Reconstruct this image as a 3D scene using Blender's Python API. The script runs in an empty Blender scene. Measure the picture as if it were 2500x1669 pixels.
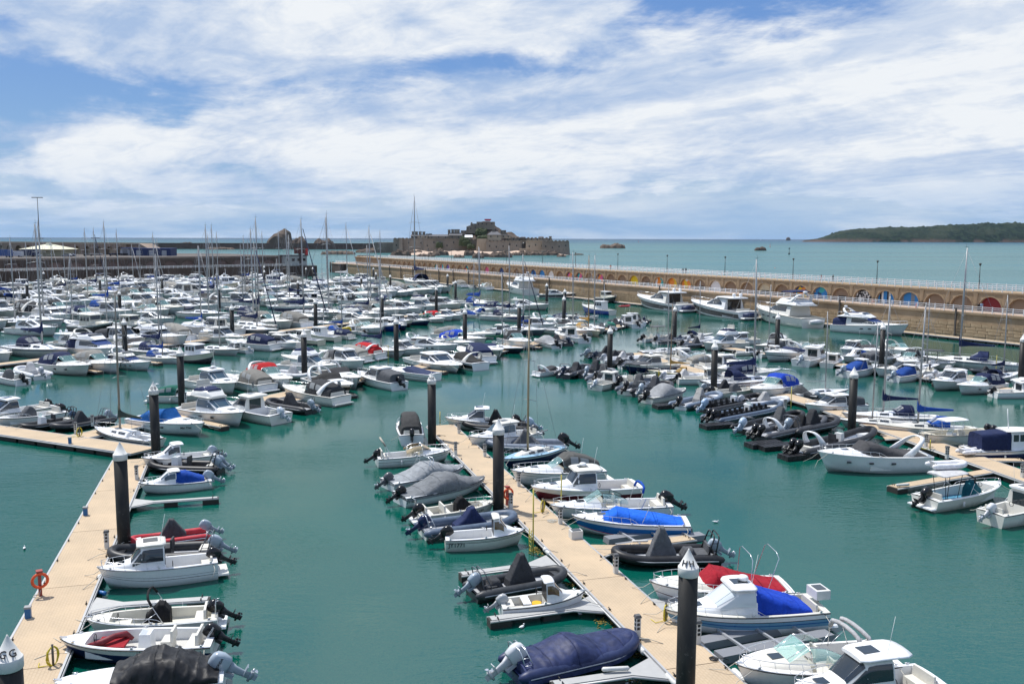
import bpy, bmesh, math, random
from math import sin, cos, pi, radians, sqrt, atan2
from mathutils import Vector, Matrix
random.seed(11)
R = radians
SC = bpy.context.scene
COL = SC.collection
# ---------------------------------------------------------------- camera
F, CX, CY, CAMH = 2220.0, 1250.0, 834.5, 19.0
PITCH, ROLL = math.atan(253.0 / 2220.0), 0.0026
cam_d = bpy.data.cameras.new('camera'); cam = bpy.data.objects.new('camera', cam_d); COL.objects.link(cam)
cam_d.sensor_width = 36; cam_d.lens = 36 * F / 2500; cam_d.clip_start = 0.5; cam_d.clip_end = 200000
cam.matrix_world = Matrix.Translation((0, 0, CAMH)) @ Matrix.Rotation(pi / 2 - PITCH, 4, 'X') @ Matrix.Rotation(ROLL, 4, 'Z')
SC.camera = cam
CM = cam.matrix_world.to_3x3()

def G(px, py, z=0.0):
    """point of the place at height z seen at pixel (px, py) of the photograph (2500 wide)"""
    d = CM @ Vector((px - CX, -(py - CY), -F))
    t = (z - CAMH) / d.z
    return Vector((d.x * t, d.y * t, z))

# ---------------------------------------------------------------- light and sky
SUN_DIR = Vector((-.36, .287, .887)).normalized()
sun_d = bpy.data.lights.new('sun', 'SUN'); sun_d.energy = 5.0; sun_d.angle = R(.53); sun_d.color = (1, .965, .91)
sun = bpy.data.objects.new('sun', sun_d); COL.objects.link(sun)
sun.rotation_euler = SUN_DIR.to_track_quat('Z', 'Y').to_euler()
SC.view_settings.view_transform = 'Standard'; SC.view_settings.look = 'None'
SC.view_settings.exposure = 0.0; SC.view_settings.gamma = 1; SC.view_settings.use_curve_mapping = False
SC.cycles.use_denoising = True
SC.cycles.max_bounces = 6; SC.cycles.diffuse_bounces = 3; SC.cycles.glossy_bounces = 3
SC.cycles.transmission_bounces = 4; SC.cycles.transparent_max_bounces = 6; SC.cycles.volume_bounces = 0
SC.cycles.sample_clamp_indirect = 6; SC.cycles.caustics_reflective = False; SC.cycles.caustics_refractive = False

class N:
    """small node-graph helper"""
    def __init__(s, tree): s.t = tree; s.L = tree.links
    def n(s, typ, _in=None, **kw):
        nd = s.t.nodes.new('ShaderNode' + typ)
        for k, v in kw.items(): setattr(nd, k, v)
        for k, v in (_in or {}).items():
            if isinstance(v, bpy.types.NodeSocket): s.L.new(v, nd.inputs[k])
            else: nd.inputs[k].default_value = v
        return nd
    def m(s, op, a, b=None, c=None, clamp=False):
        nd = s.t.nodes.new('ShaderNodeMath'); nd.operation = op; nd.use_clamp = clamp
        for i, v in enumerate((a, b, c)):
            if v is None: continue
            if isinstance(v, bpy.types.NodeSocket): s.L.new(v, nd.inputs[i])
            else: nd.inputs[i].default_value = v
        return nd.outputs[0]
    def mix(s, f, a, b, blend='MIX'):
        nd = s.t.nodes.new('ShaderNodeMix'); nd.data_type = 'RGBA'; nd.blend_type = blend
        for i, v in ((0, f), (6, a), (7, b)):
            if isinstance(v, bpy.types.NodeSocket): s.L.new(v, nd.inputs[i])
            elif i: nd.inputs[i].default_value = (*v, 1) if len(v) == 3 else v
            else: nd.inputs[i].default_value = v
        return nd.outputs[2]
    def noise(s, vec, scale, detail=3, rough=.5, dist=0, out=0):
        i = {'Scale': scale, 'Detail': detail, 'Roughness': rough, 'Distortion': dist}
        if vec is not None: i['Vector'] = vec
        return s.n('TexNoise', i).outputs[out]
    def ramp(s, v, a, b, lo=0., hi=1.):
        nd = s.n('MapRange', {'Value': v, 'From Min': a, 'From Max': b, 'To Min': lo, 'To Max': hi}); nd.interpolation_type = 'SMOOTHSTEP'
        return nd.outputs[0]

world = bpy.data.worlds.new('World'); SC.world = world; world.use_nodes = True
def build_world():
    wt = world.node_tree; wt.nodes.clear(); W = N(wt)
    sky = W.n('TexSky', sky_type='NISHITA', sun_disc=False, sun_elevation=math.asin(SUN_DIR.z), sun_rotation=atan2(SUN_DIR.x, SUN_DIR.y),
              altitude=20, air_density=1.0, dust_density=.6, ozone_density=2.2)
    tc = W.n('TexCoord').outputs['Generated']
    xyz = W.n('SeparateXYZ', {0: tc})
    X, Y, Z = xyz.outputs
    zc = W.m('MAXIMUM', Z, 0.0)
    az = W.m('ARCTAN2', X, Y)                       # 0 straight ahead of the camera, + to the right
    # cloud layer flattened towards the horizon
    inv = W.m('DIVIDE', 1.0, W.m('ADD', zc, .15))
    px = W.m('MULTIPLY', X, inv); py = W.m('MULTIPLY', Y, inv)
    # streaks run a little across the view
    u = W.m('ADD', W.m('MULTIPLY', px, .85), W.m('MULTIPLY', py, .10))
    v = W.m('ADD', W.m('MULTIPLY', px, .26), W.m('MULTIPLY', py, .62))
    cv = W.n('CombineXYZ', {0: u, 1: v, 2: 3.1}).outputs[0]
    cv2 = W.n('CombineXYZ', {0: W.m('MULTIPLY', u, .72), 1: v, 2: 8.7}).outputs[0]
    big = W.noise(cv, .95, 6, .57, .5)
    fine = W.noise(cv2, 3.7, 9, .64, .7)
    low = W.noise(W.n('CombineXYZ', {0: W.m('MULTIPLY', az, 5.), 1: W.m('MULTIPLY', zc, 30.), 2: 1.3}).outputs[0], 1.0, 7, .58, .3)
    ang = W.noise(W.n('CombineXYZ', {0: W.m('MULTIPLY', az, 5.5), 1: W.m('MULTIPLY', Z, 15.), 2: 5.2}).outputs[0], 1.0, 9, .62, .35)
    d = W.m('ADD', W.m('ADD', W.m('MULTIPLY', big, .40), W.m('MULTIPLY', fine, .25)), W.m('MULTIPLY', ang, .35))
    d = W.m('ADD', d, W.ramp(Z, .28, .75, .0, -.05))  # cloud thinned overhead, beyond the view, to cut sky fill and darken shadows
    # open blue gaps and thick banks, as the photographed sky has them (azimuth, height, widths, weight)
    for a0, z0, wa, wz, k in ((.20, .240, .13, .030, -.18), (-.03, .186, .10, .016, -.15), (-.14, .160, .12, .018, -.13), (-.46, .140, .17, .034, -.135), (-.50, .20, .06, .012, -.10), (.05, .172, .05, .01, -.08), (.02, .205, .20, .012, .02),
                              (-.30, .215, .28, .045, .16), (.20, .13, .28, .045, .20), (.48, .17, .15, .09, .26), (-.30, .10, .30, .03, .10),
                              (.02, .235, .12, .02, .14), (.16, .020, .30, .026, -.22), (.02, .052, .12, .010, .14), (.42, .050, .12, .018, .16), (-.2, .05, .25, .02, .08)):
        e = W.m('ADD', W.m('POWER', W.m('DIVIDE', W.m('ABSOLUTE', W.m('SUBTRACT', az, a0)), wa), 2.), W.m('POWER', W.m('DIVIDE', W.m('ABSOLUTE', W.m('SUBTRACT', Z, z0)), wz), 2.))
        g = W.m('EXPONENT', W.m('MULTIPLY', e, -1.))
        d = W.m('ADD', d, W.m('MULTIPLY', g, k))
    d = W.m('ADD', d, W.m('MULTIPLY', W.m('SUBTRACT', low, .5), .22))
    d = W.m('ADD', d, W.m('MULTIPLY', W.m('SUBTRACT', W.noise(cv, 7.5, 8, .66, .8), .5), .10))
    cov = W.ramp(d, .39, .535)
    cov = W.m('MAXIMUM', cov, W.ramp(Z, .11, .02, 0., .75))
    # brightness inside the clouds: thin edges bright, bellies grey-blue
    sh = W.ramp(W.m('ADD', W.m('MULTIPLY', W.noise(cv2, 1.25, 7, .6, .6), .5), W.m('MULTIPLY', ang, .5)), .40, .60)
    br = W.m('MULTIPLY', W.m('EXPONENT', W.m('MULTIPLY', W.m('ADD', W.m('POWER', W.m('DIVIDE', W.m('ABSOLUTE', W.m('SUBTRACT', az, .42)), .26), 2.), W.m('POWER', W.m('DIVIDE', W.m('ABSOLUTE', W.m('SUBTRACT', Z, .16)), .10), 2.)), -1.)), .5)
    sh = W.m('ADD', sh, br, clamp=True)
    crisp = W.noise(cv2, 9., 8, .68, .8)
    sh = W.m('ADD', sh, W.m('MULTIPLY', W.m('SUBTRACT', crisp, .5), 1.1), clamp=True)
    cc = W.mix(sh, (4.0, 5.35, 7.7), (8.7, 9.05, 9.45))
    cch = W.mix(W.ramp(low, .40, .64), (2.9, 4.8, 7.6), (6.8, 7.7, 9.0))
    cc = W.mix(W.ramp(Z, -.02, .10), cch, cc)
    hz = W.mix(W.ramp(Z, -.01, .22), (2.2, 4.4, 7.3), (1.3, 3.0, 7.0))
    blue = W.mix(.72, sky.outputs[0], hz)
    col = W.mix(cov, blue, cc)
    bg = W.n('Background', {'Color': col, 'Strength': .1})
    W.L.new(bg.outputs[0], W.n('OutputWorld').inputs[0])
build_world()

# ---------------------------------------------------------------- materials
MATS = {}
def mat(name, fn=None, **kw):
    if name in MATS: return MATS[name]
    m = bpy.data.materials.new(name); m.use_nodes = True; t = m.node_tree; t.nodes.clear(); g = N(t)
    b = g.n('BsdfPrincipled'); o = g.n('OutputMaterial'); g.L.new(b.outputs[0], o.inputs[0])
    fn(g, b, **kw); MATS[name] = m; return m

def put(g, b, **kw):
    for k, v in kw.items():
        k = {'base': 'Base Color', 'rough': 'Roughness', 'metal': 'Metallic', 'spec': 'Specular IOR Level', 'normal': 'Normal', 'alpha': 'Alpha', 'coat': 'Coat Weight',
             'emit': 'Emission Color', 'es': 'Emission Strength', 'ior': 'IOR', 'trans': 'Transmission Weight'}[k]
        if isinstance(v, bpy.types.NodeSocket): g.L.new(v, b.inputs[k])
        elif isinstance(v, tuple): b.inputs[k].default_value = (*v, 1)
        else: b.inputs[k].default_value = v

def obj_co(g): return g.n('TexCoord').outputs['Object']
def geo_co(g): return g.n('NewGeometry').outputs['Position']
def bump(g, h, st, dist=.02): return g.n('Bump', {'Height': h, 'Strength': st, 'Distance': dist}).outputs[0]

def _gel(g, b, c, rough=.28, dirt=.12):
    p = obj_co(g); n = g.noise(p, 1.7, 5, .6)
    z = g.n('Mapping', {'Vector': p, 'Scale': (6, 6, .8)}).outputs[0]
    st = g.m('MULTIPLY', g.ramp(n, .35, .75), g.ramp(g.noise(z, 1.5, 3), .4, .8))
    dc = tuple(x * .62 + y * .12 for x, y in zip(c, (.5, .42, .28)))
    rd = g.n('ObjectInfo').outputs['Random']; c_ = g.mix(g.ramp(rd, .45, 1.), c, tuple(x * k for x, k in zip(c, (.90, .87, .78)))) if sum(c) > 1.6 else g.mix(rd, c, tuple(x * 1.25 for x in c))
    put(g, b, base=g.mix(g.m('MULTIPLY', st, dirt * 3, clamp=True), c_, dc), rough=g.ramp(n, .2, .8, rough * .8, rough * 1.5), spec=.5)
def gel(c, rough=.28): return mat('gelcoat_%s' % (str(tuple(round(x, 3) for x in c))), _gel, c=c, rough=rough)
def _fab(g, b, c):
    p = obj_co(g); n = g.noise(p, 2.2, 4, .55, .8); f = g.noise(p, 40, 2)
    rd = g.n('ObjectInfo').outputs['Random']; fd = g.mix(rd, tuple(x * .8 for x in c), tuple(min(1, x * 1.3 + .006) for x in c))
    put(g, b, base=g.mix(g.ramp(n, .3, .75), g.mix(.25, fd, (0, 0, 0)), fd), rough=.85, spec=.25,
        normal=bump(g, g.m('ADD', n, g.m('MULTIPLY', f, .06)), .9, .10))
def fab(c): return mat('canvas_%s' % (str(tuple(round(x, 3) for x in c))), _fab, c=c)
def _tarp(g, b, c):
    p = obj_co(g); n = g.noise(p, 1.6, 5, .6, 1.4); w = g.n('TexVoronoi', {'Vector': p, 'Scale': 2.3}, feature='DISTANCE_TO_EDGE').outputs[0]
    put(g, b, base=g.mix(g.ramp(n, .35, .7), tuple(x * .75 for x in c), tuple(min(1, x * 1.25 + .01) for x in c)), rough=.55, spec=.35,
        normal=bump(g, g.m('ADD', n, g.m('MULTIPLY', g.ramp(w, 0, .5), .10)), .35, .08))
def tarp(c): return mat('tarpaulin_%s' % (str(tuple(round(x, 3) for x in c))), _tarp, c=c)
def _rub(g, b, c):
    n = g.noise(obj_co(g), 3, 4, .6)
    put(g, b, base=g.mix(g.ramp(n, .3, .8), c, tuple(x * 1.35 + .012 for x in c)), rough=.46, spec=.4, normal=bump(g, n, .12, .02))
def rub(c): return mat('rubber_%s' % (str(tuple(round(x, 3) for x in c))), _rub, c=c)
def _plain(g, b, c, rough=.5, metal=0., var=.12):
    n = g.noise(obj_co(g), 2.5, 4, .6)
    put(g, b, base=g.mix(n, tuple(x * (1 - var) for x in c), tuple(min(1, x * (1 + var)) for x in c)), rough=rough, metal=metal)
def plain(name, c, rough=.5, metal=0., var=.12): return mat(name, _plain, c=c, rough=rough, metal=metal, var=var)
steel = plain('stainless_steel', (.72, .73, .75), .28, .9, .04)
alu = plain('aluminium', (.55, .56, .58), .42, .6, .06)
mastalu = plain('mast_aluminium', (.33, .34, .35), .45, .35, .08)
wire = plain('rigging_wire', (.24, .25, .27), .5, .3)
black = plain('black_plastic', (.012, .012, .014), .38)
rope_m = plain('rope', (.50, .48, .42), .9)
def _glass(g, b, c):
    put(g, b, base=c, rough=.06, spec=.75, ior=1.5, coat=.3)
glass_d = mat('dark_glass', _glass, c=(.018, .026, .034)); glass_b = mat('blue_glass', _glass, c=(.035, .075, .11)); glass_br = mat('amber_glass', _glass, c=(.12, .075, .03))
def _clear(g, b, c, a): put(g, b, base=c, rough=.05, alpha=a, spec=.8)
glass_c = mat('clear_tinted_glass', _clear, c=(.22, .40, .40), a=.5); vinyl = mat('clear_vinyl', _clear, c=(.50, .52, .52), a=.55)
# ---------------------------------------------------------------- mesh helper
SPLIT = [False]
class MB:
    def __init__(s): s.v = []; s.f = []; s.m = []; s.sm = []; s.cur = 0
    def add(s, verts, faces, smooth=True, mi=None):
        b = len(s.v); s.v += [tuple(v) for v in verts]
        for f in faces: s.f.append([b + i for i in f]); s.m.append(s.cur if mi is None else mi); s.sm.append(smooth)
        return s
    def box(s, c, d, rz=0, mi=None, top=1.0, topy=None):
        """box centred at c; top scales its upper face"""
        cx, cy, cz = c; a, b, h = d[0] / 2, d[1] / 2, d[2] / 2; ty = top if topy is None else topy
        vs = []
        for z, kx, ky in ((-h, 1, 1), (h, top, ty)):
            for sx, sy in ((-1, -1), (1, -1), (1, 1), (-1, 1)):
                x, y = sx * a * kx, sy * b * ky
                vs.append((cx + x * cos(rz) - y * sin(rz), cy + x * sin(rz) + y * cos(rz), cz + z))
        return s.add(vs, [(3, 2, 1, 0), (4, 5, 6, 7), (0, 1, 5, 4), (1, 2, 6, 5), (2, 3, 7, 6), (3, 0, 4, 7)], False, mi)
    def grid(s, rows, smooth=True, closed=False, capa=False, capb=False, mi=None, mrow=None, mcol=None):
        n = len(rows[0]); b = len(s.v)
        for r in rows: s.v += [tuple(p) for p in r]
        for i in range(len(rows) - 1):
            for j in range(n if closed else n - 1):
                k = (j + 1) % n
                s.f.append([b + i * n + j, b + i * n + k, b + (i + 1) * n + k, b + (i + 1) * n + j])
                m_ = s.cur if mi is None else mi
                if mrow: m_ = mrow[i]
                if mcol: m_ = mcol[j]
                s.m.append(m_); s.sm.append(smooth)
        if capa: s.f.append([b + j for j in range(n)][::-1]); s.m.append(s.cur if mi is None else mi); s.sm.append(False)
        if capb: s.f.append([b + (len(rows) - 1) * n + j for j in range(n)]); s.m.append(s.cur if mi is None else mi); s.sm.append(False)
        return s
    def tube(s, pts, r, n=6, mi=None, caps=True, closed=False):
        pts = [Vector(p) for p in pts]
        rows = []; N_ = len(pts)
        ref = None
        for i, p in enumerate(pts):
            if closed: t = pts[(i + 1) % N_] - pts[i - 1]
            else: t = pts[min(i + 1, N_ - 1)] - pts[max(i - 1, 0)]
            if t.length < 1e-9: t = Vector((0, 0, 1))
            t.normalize()
            if ref is None: ref = Vector((0, 0, 1)) if abs(t.z) < .9 else Vector((1, 0, 0))
            a = t.cross(ref)
            if a.length < 1e-4: a = t.cross(Vector((0, 1, 0)))
            a.normalize(); b = a.cross(t).normalized(); ref = b
            rr = r[i] if isinstance(r, (list, tuple)) else r
            rows.append([p + a * (rr * cos(2 * pi * k / n)) + b * (rr * sin(2 * pi * k / n)) for k in range(n)])
        if closed: rows.append(rows[0])
        return s.grid(rows, True, True, caps and not closed, caps and not closed, mi)
    def cyl(s, c, r, h, n=10, r2=None, mi=None):
        """upright cylinder standing on c"""
        return s.tube([c, (c[0], c[1], c[2] + h)], [r, r if r2 is None else r2], n, mi)
    def ball(s, c, r, n=8, mi=None, sc=(1, 1, 1)):
        rows = []
        for i in range(n // 2 + 1):
            a = pi * i / (n // 2) - pi / 2
            rows.append([(c[0] + sc[0] * r * max(cos(a), .01) * cos(2 * pi * k / n), c[1] + sc[1] * r * max(cos(a), .01) * sin(2 * pi * k / n), c[2] + sc[2] * r * sin(a)) for k in range(n)])
        return s.grid(rows, True, True, False, False, mi)
    def prism(s, poly, z0, z1, mi=None):
        n = len(poly)
        return s.add([(x, y, z0) for x, y in poly] + [(x, y, z1) for x, y in poly],
                     [list(range(n))[::-1], list(range(n, 2 * n))] + [[i, (i + 1) % n, n + (i + 1) % n, n + i] for i in range(n)], False, mi)
    def mesh(s, name, mats):
        me = bpy.data.meshes.new(name); me.from_pydata(s.v, [], s.f)
        for m_ in (mats if isinstance(mats, (list, tuple)) else [mats]): me.materials.append(m_)
        me.polygons.foreach_set('material_index', s.m); me.polygons.foreach_set('use_smooth', s.sm)
        me.validate(); me.update(); return me
    def islands(s):
        par = list(range(len(s.v)))
        def find(a):
            while par[a] != a: par[a] = par[par[a]]; a = par[a]
            return a
        for f in s.f:
            for i in f[1:]: par[find(i)] = find(f[0])
        gs = {}
        for k, f in enumerate(s.f): gs.setdefault(find(f[0]), []).append(k)
        out = []
        for ks in gs.values():
            m_ = MB(); mp = {}
            for k in ks:
                m_.f.append([mp.setdefault(i, len(mp)) for i in s.f[k]]); m_.m.append(s.m[k]); m_.sm.append(s.sm[k])
            m_.v = [s.v[i] for i in mp]; out.append(m_)
        return out
    def build(s, name, mats, parent=None, **tags):
        if parent is not None and SPLIT[0] and name in ('side_window', 'side_screen', 'canopy_window', 'cabin_window', 'mooring_line', 'hull_window'):
            for m_ in s.islands(): m_.name_ = 1; o = bpy.data.objects.new(name, m_.mesh(name, mats)); COL.objects.link(o); o.parent = parent
            return o
        o = bpy.data.objects.new(name, s.mesh(name, mats)); COL.objects.link(o)
        if parent is not None: o.parent = parent
        for k, v in tags.items(): o[k] = v
        return o

def mobj(name, me, parent=None, loc=None, rz=None, sc=None, **tags):
    o = bpy.data.objects.new(name, me); COL.objects.link(o)
    if parent is not None: o.parent = parent
    if loc is not None: o.location = loc
    if rz is not None: o.rotation_euler = (0, 0, rz)
    if sc is not None: o.scale = sc
    for k, v in tags.items(): o[k] = v
    return o
def empty(name, loc, rz=0, label=None, category=None, group=None):
    o = bpy.data.objects.new(name, None); COL.objects.link(o); o.location = loc; o.rotation_euler = (0, 0, rz); o.empty_display_size = .2
    if label: o['label'] = label
    if category: o['category'] = category
    if group: o['group'] = group
    return o
def tag(o, label=None, category=None, group=None, kind=None):
    for k, v in (('label', label), ('category', category), ('group', group), ('kind', kind)):
        if v: o[k] = v
    return o
def kids(o): return list(o.children)
def copy_tree(o, parent=None):
    c = o.copy(); COL.objects.link(c); c.parent = parent
    for ch in kids(o): copy_tree(ch, c)
    return c
def text_mesh(txt, size, m, depth=.004, shear=0.):
    cu = bpy.data.curves.new('lettering', 'FONT'); cu.body = txt; cu.size = size; cu.extrude = depth; cu.align_x = 'CENTER'; cu.align_y = 'CENTER'; cu.shear = shear; cu.offset = size * .012
    cu.resolution_u = 2
    o = bpy.data.objects.new('lettering', cu); COL.objects.link(o)
    dg = bpy.context.evaluated_depsgraph_get(); me = bpy.data.meshes.new_from_object(o.evaluated_get(dg))
    bpy.data.objects.remove(o); bpy.data.curves.remove(cu)
    me.materials.clear(); me.materials.append(m); return me
_tx = {}
def lettering(txt, size, m, parent, loc, rot, name='registration_number', shear=0.):
    k = (txt, size, m.name, shear)
    if k not in _tx: _tx[k] = text_mesh(txt, size, m, shear=shear)
    o = mobj(name, _tx[k], parent); o.location = loc; o.rotation_euler = rot; return o
def lerp(a, b, t): return a + (b - a) * t
def sm(t): t = max(0, min(1, t)); return t * t * (3 - 2 * t)
# ================================================================ SETTING
CR = dict(c1=(0, 1000, 2.344), c2=(850, 950, 3.915), c3=(1050, 1250, 3.356), c4=(1200, 950, 3.915), c5=(1600, 1250, 3.356), c6=(1950, 950, 3.92), c7=(0, 850, 3.915),
          d1=(0, 460, 4.612), d2=(500, 460, 4.612), d3=(940, 500, 4.698), d4=(1400, 460, 3.915), d5=(1900, 500, 3.915), d6=(1300, 850, 3.915), d7=(1900, 820, 3.915), d8=(0, 780, 4.698),
          e1=(450, 780, 4.271), e2=(900, 640, 4.271), e3=(0, 640, 4.698), e4=(450, 640, 4.698), e5=(1350, 640, 4.271), s=(0, 0, 1),
          f1=(0, 640, 9.035), f2=(240, 640, 9.035), f3=(480, 640, 9.035), f4=(720, 640, 9.035), f5=(1640, 760, 7.34), f6=(1700, 940, 7.34), f7=(2180, 880, 7.34), f8=(1640, 900, 7.34))
def S(c, x, y):
    a = CR[c]; return a[0] + x / a[2], a[1] + y / a[2]
def P(c, x, y, z=0.): return G(*S(c, x, y), z)
def yh(px): return 581.5 + .0026 * (px - 1250)
def FX(px, d): return (px - CX) / F * d
def FZ(px, py, d): return CAMH - (py - yh(px)) / F * d

# ---- water
def _water(g, b):
    p = geo_co(g); x, y, z = g.n('SeparateXYZ', {0: p}).outputs
    dist = g.m('SQRT', g.m('ADD', g.m('MULTIPLY', x, x), g.m('MULTIPLY', y, y)))
    big = g.noise(g.n('Mapping', {'Vector': p, 'Scale': (.5, 1, 1)}).outputs[0], .03, 4, .55)
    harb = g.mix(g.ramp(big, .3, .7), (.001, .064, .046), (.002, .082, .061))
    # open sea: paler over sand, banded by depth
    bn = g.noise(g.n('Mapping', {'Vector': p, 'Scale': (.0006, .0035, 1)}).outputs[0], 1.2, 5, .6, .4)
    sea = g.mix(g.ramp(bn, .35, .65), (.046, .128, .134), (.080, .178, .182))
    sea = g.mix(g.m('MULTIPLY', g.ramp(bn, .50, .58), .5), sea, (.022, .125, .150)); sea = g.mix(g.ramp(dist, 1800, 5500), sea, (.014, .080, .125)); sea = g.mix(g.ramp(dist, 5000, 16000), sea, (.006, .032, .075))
    # harbour wall line: right pier and quay front
    o1 = g.m('ADD', g.m('MULTIPLY', g.m('SUBTRACT', x, 92.), .873), g.m('MULTIPLY', g.m('SUBTRACT', y, 163.5), .487))
    o2 = g.m('SUBTRACT', y, 470.)
    msk = g.m('MAXIMUM', g.ramp(o1, 2., 8.), g.ramp(o2, -60., 40.))
    col = g.mix(msk, harb, sea)
    # small wind ripples, flatter in the sheltered lanes
    q = g.n('Mapping', {'Vector': p, 'Rotation': (0, 0, .35), 'Scale': (.55, 1.5, 1)}).outputs[0]
    n1 = g.noise(q, 1.9, 3, .55, .5); n2 = g.noise(q, .45, 3, .5, .3); n3 = g.noise(q, 6.5, 2, .5, .2)
    calm = g.m('MULTIPLY', g.ramp(g.noise(p, .05, 3, .5), .36, .62, .22, 1.), g.ramp(dist, 70, 130, 1., .45))
    h = g.m('ADD', g.m('ADD', g.m('MULTIPLY', n1, .45), g.m('MULTIPLY', n2, .5)), g.m('MULTIPLY', n3, .22))
    st = g.m('MULTIPLY', calm, g.ramp(dist, 20, 700, .42, .12))
    st = g.m('ADD', st, g.m('MULTIPLY', msk, .4))
    nb = g.n('Bump', {'Height': h, 'Strength': st, 'Distance': .22}).outputs[0]
    fr = g.n('Fresnel', {'IOR': 1.333, 'Normal': nb}).outputs[0]
    fr = g.m('MULTIPLY', fr, g.ramp(dist, 55, 190, .18, .62))
    fr = g.m('MINIMUM', fr, g.ramp(msk, 0, 1, .55, .27))          # wave slopes keep a ruffled sea from mirroring the horizon
    df = g.n('BsdfDiffuse', {'Color': col}); gl = g.n('BsdfGlossy', {'Color': (1, 1, 1, 1), 'Roughness': g.ramp(dist, 30, 500, .04, .14), 'Normal': nb})
    mx = g.n('MixShader', {0: fr, 1: df.outputs[0], 2: gl.outputs[0]}); g.L.new(mx.outputs[0], [n_ for n_ in g.t.nodes if n_.type == 'OUTPUT_MATERIAL'][0].inputs[0])
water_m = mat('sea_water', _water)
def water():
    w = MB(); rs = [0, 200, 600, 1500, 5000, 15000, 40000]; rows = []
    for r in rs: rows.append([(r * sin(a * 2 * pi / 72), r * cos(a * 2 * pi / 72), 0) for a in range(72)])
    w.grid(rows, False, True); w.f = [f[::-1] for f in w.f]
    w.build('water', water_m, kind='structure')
water()

# ---- stone and deck materials
def _granite(g, b, c, c2, sc=.6, course=0.):
    p = obj_co(g); n = g.noise(p, sc, 6, .62); f = g.noise(p, 9, 3, .6)
    st = g.noise(g.n('Mapping', {'Vector': p, 'Scale': (1.2, 1.2, .12)}).outputs[0], 1., 4, .6)
    col = g.mix(g.ramp(n, .3, .7), c, c2)
    col = g.mix(g.m('MULTIPLY', g.ramp(st, .5, .75), .55), col, tuple(x * .45 for x in c))
    rnd = g.n('ObjectInfo').outputs['Random']
    col = g.mix(g.m('MULTIPLY', rnd, .35), col, tuple(min(1, x * 1.35) for x in c2))
    put(g, b, base=col, rough=.88, spec=.3, normal=bump(g, g.m('ADD', n, g.m('MULTIPLY', f, .4)), .6, .12))
tan_wall = mat('tan_concrete', _granite, c=(.25, .178, .108), c2=(.37, .275, .18), sc=.35)
block_m = mat('granite_block', _granite, c=(.27, .20, .125), c2=(.40, .31, .20), sc=.8)
pave_m = mat('pink_paving', _granite, c=(.36, .27, .21), c2=(.44, .34, .27), sc=.5)
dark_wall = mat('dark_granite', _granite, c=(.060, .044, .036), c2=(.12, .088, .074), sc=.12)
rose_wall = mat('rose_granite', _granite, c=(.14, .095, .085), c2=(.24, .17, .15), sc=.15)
break_m = mat('breakwater_stone', _granite, c=(.19, .145, .115), c2=(.30, .235, .19), sc=.12)
castle_m = mat('castle_stone', _granite, c=(.13, .115, .095), c2=(.27, .24, .20), sc=.03)
castle_l = mat('pale_castle_stone', _granite, c=(.27, .22, .16), c2=(.40, .33, .25), sc=.03)
rock_m = mat('dark_rock', _granite, c=(.055, .042, .034), c2=(.14, .105, .082), sc=.04)
sand_m = mat('beach_sand', _granite, c=(.40, .29, .22), c2=(.52, .40, .31), sc=.02)
white_p = plain('white_paint', (.78, .79, .80), .45, 0, .05)
def _pile(g, b):
    p = obj_co(g); z = g.n('SeparateXYZ', {0: p}).outputs[2]
    n = g.noise(g.n('Mapping', {'Vector': p, 'Scale': (2, 2, .5)}).outputs[0], 1.6, 5, .65); w = g.noise(p, 6, 3, .7)
    c = g.mix(g.ramp(n, .40, .72), (.006, .006, .006), (.018, .017, .015))
    c = g.mix(g.m('MULTIPLY', g.ramp(w, .58, .72), g.m('MULTIPLY', g.ramp(z, 4.5, .6), .45)), c, (.16, .15, .14))
    put(g, b, base=c, rough=.55, spec=.4, normal=bump(g, n, .2, .03))
pile_m = mat('black_sleeve', _pile)
def _deck(g, b):
    p = obj_co(g); br = g.n('TexBrick', {'Vector': p, 'Scale': 1., 'Mortar Size': .022, 'Brick Width': .30, 'Row Height': .15, 'Color1': (.46, .362, .25, 1), 'Color2': (.47, .372, .26, 1), 'Mortar': (.42, .325, .222, 1)}, offset=.5)
    n = g.noise(p, .5, 5, .6); s_ = g.noise(p, 3.5, 3, .6)
    c = g.mix(g.ramp(n, .3, .75), br.outputs[0], g.mix(.5, br.outputs[0], (.62, .47, .31)))
    c = g.mix(g.m('MULTIPLY', g.ramp(s_, .62, .8), .35), c, (.25, .19, .13))
    put(g, b, base=c, rough=.8, spec=.25, normal=bump(g, br.outputs[1], .5, .01))
deck_m = mat('tan_deck_grating', _deck)
edge_m = plain('pale_deck_edging', (.45, .45, .45), .5, .35, .15)
float_m = plain('dark_float', (.028, .026, .023), .7, 0, .4)
grey_c = mat('grey_concrete', _granite, c=(.075, .065, .06), c2=(.12, .105, .095), sc=.3)
weed_m = plain('seaweed', (.16, .12, .015), .8, 0, .4)

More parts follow.
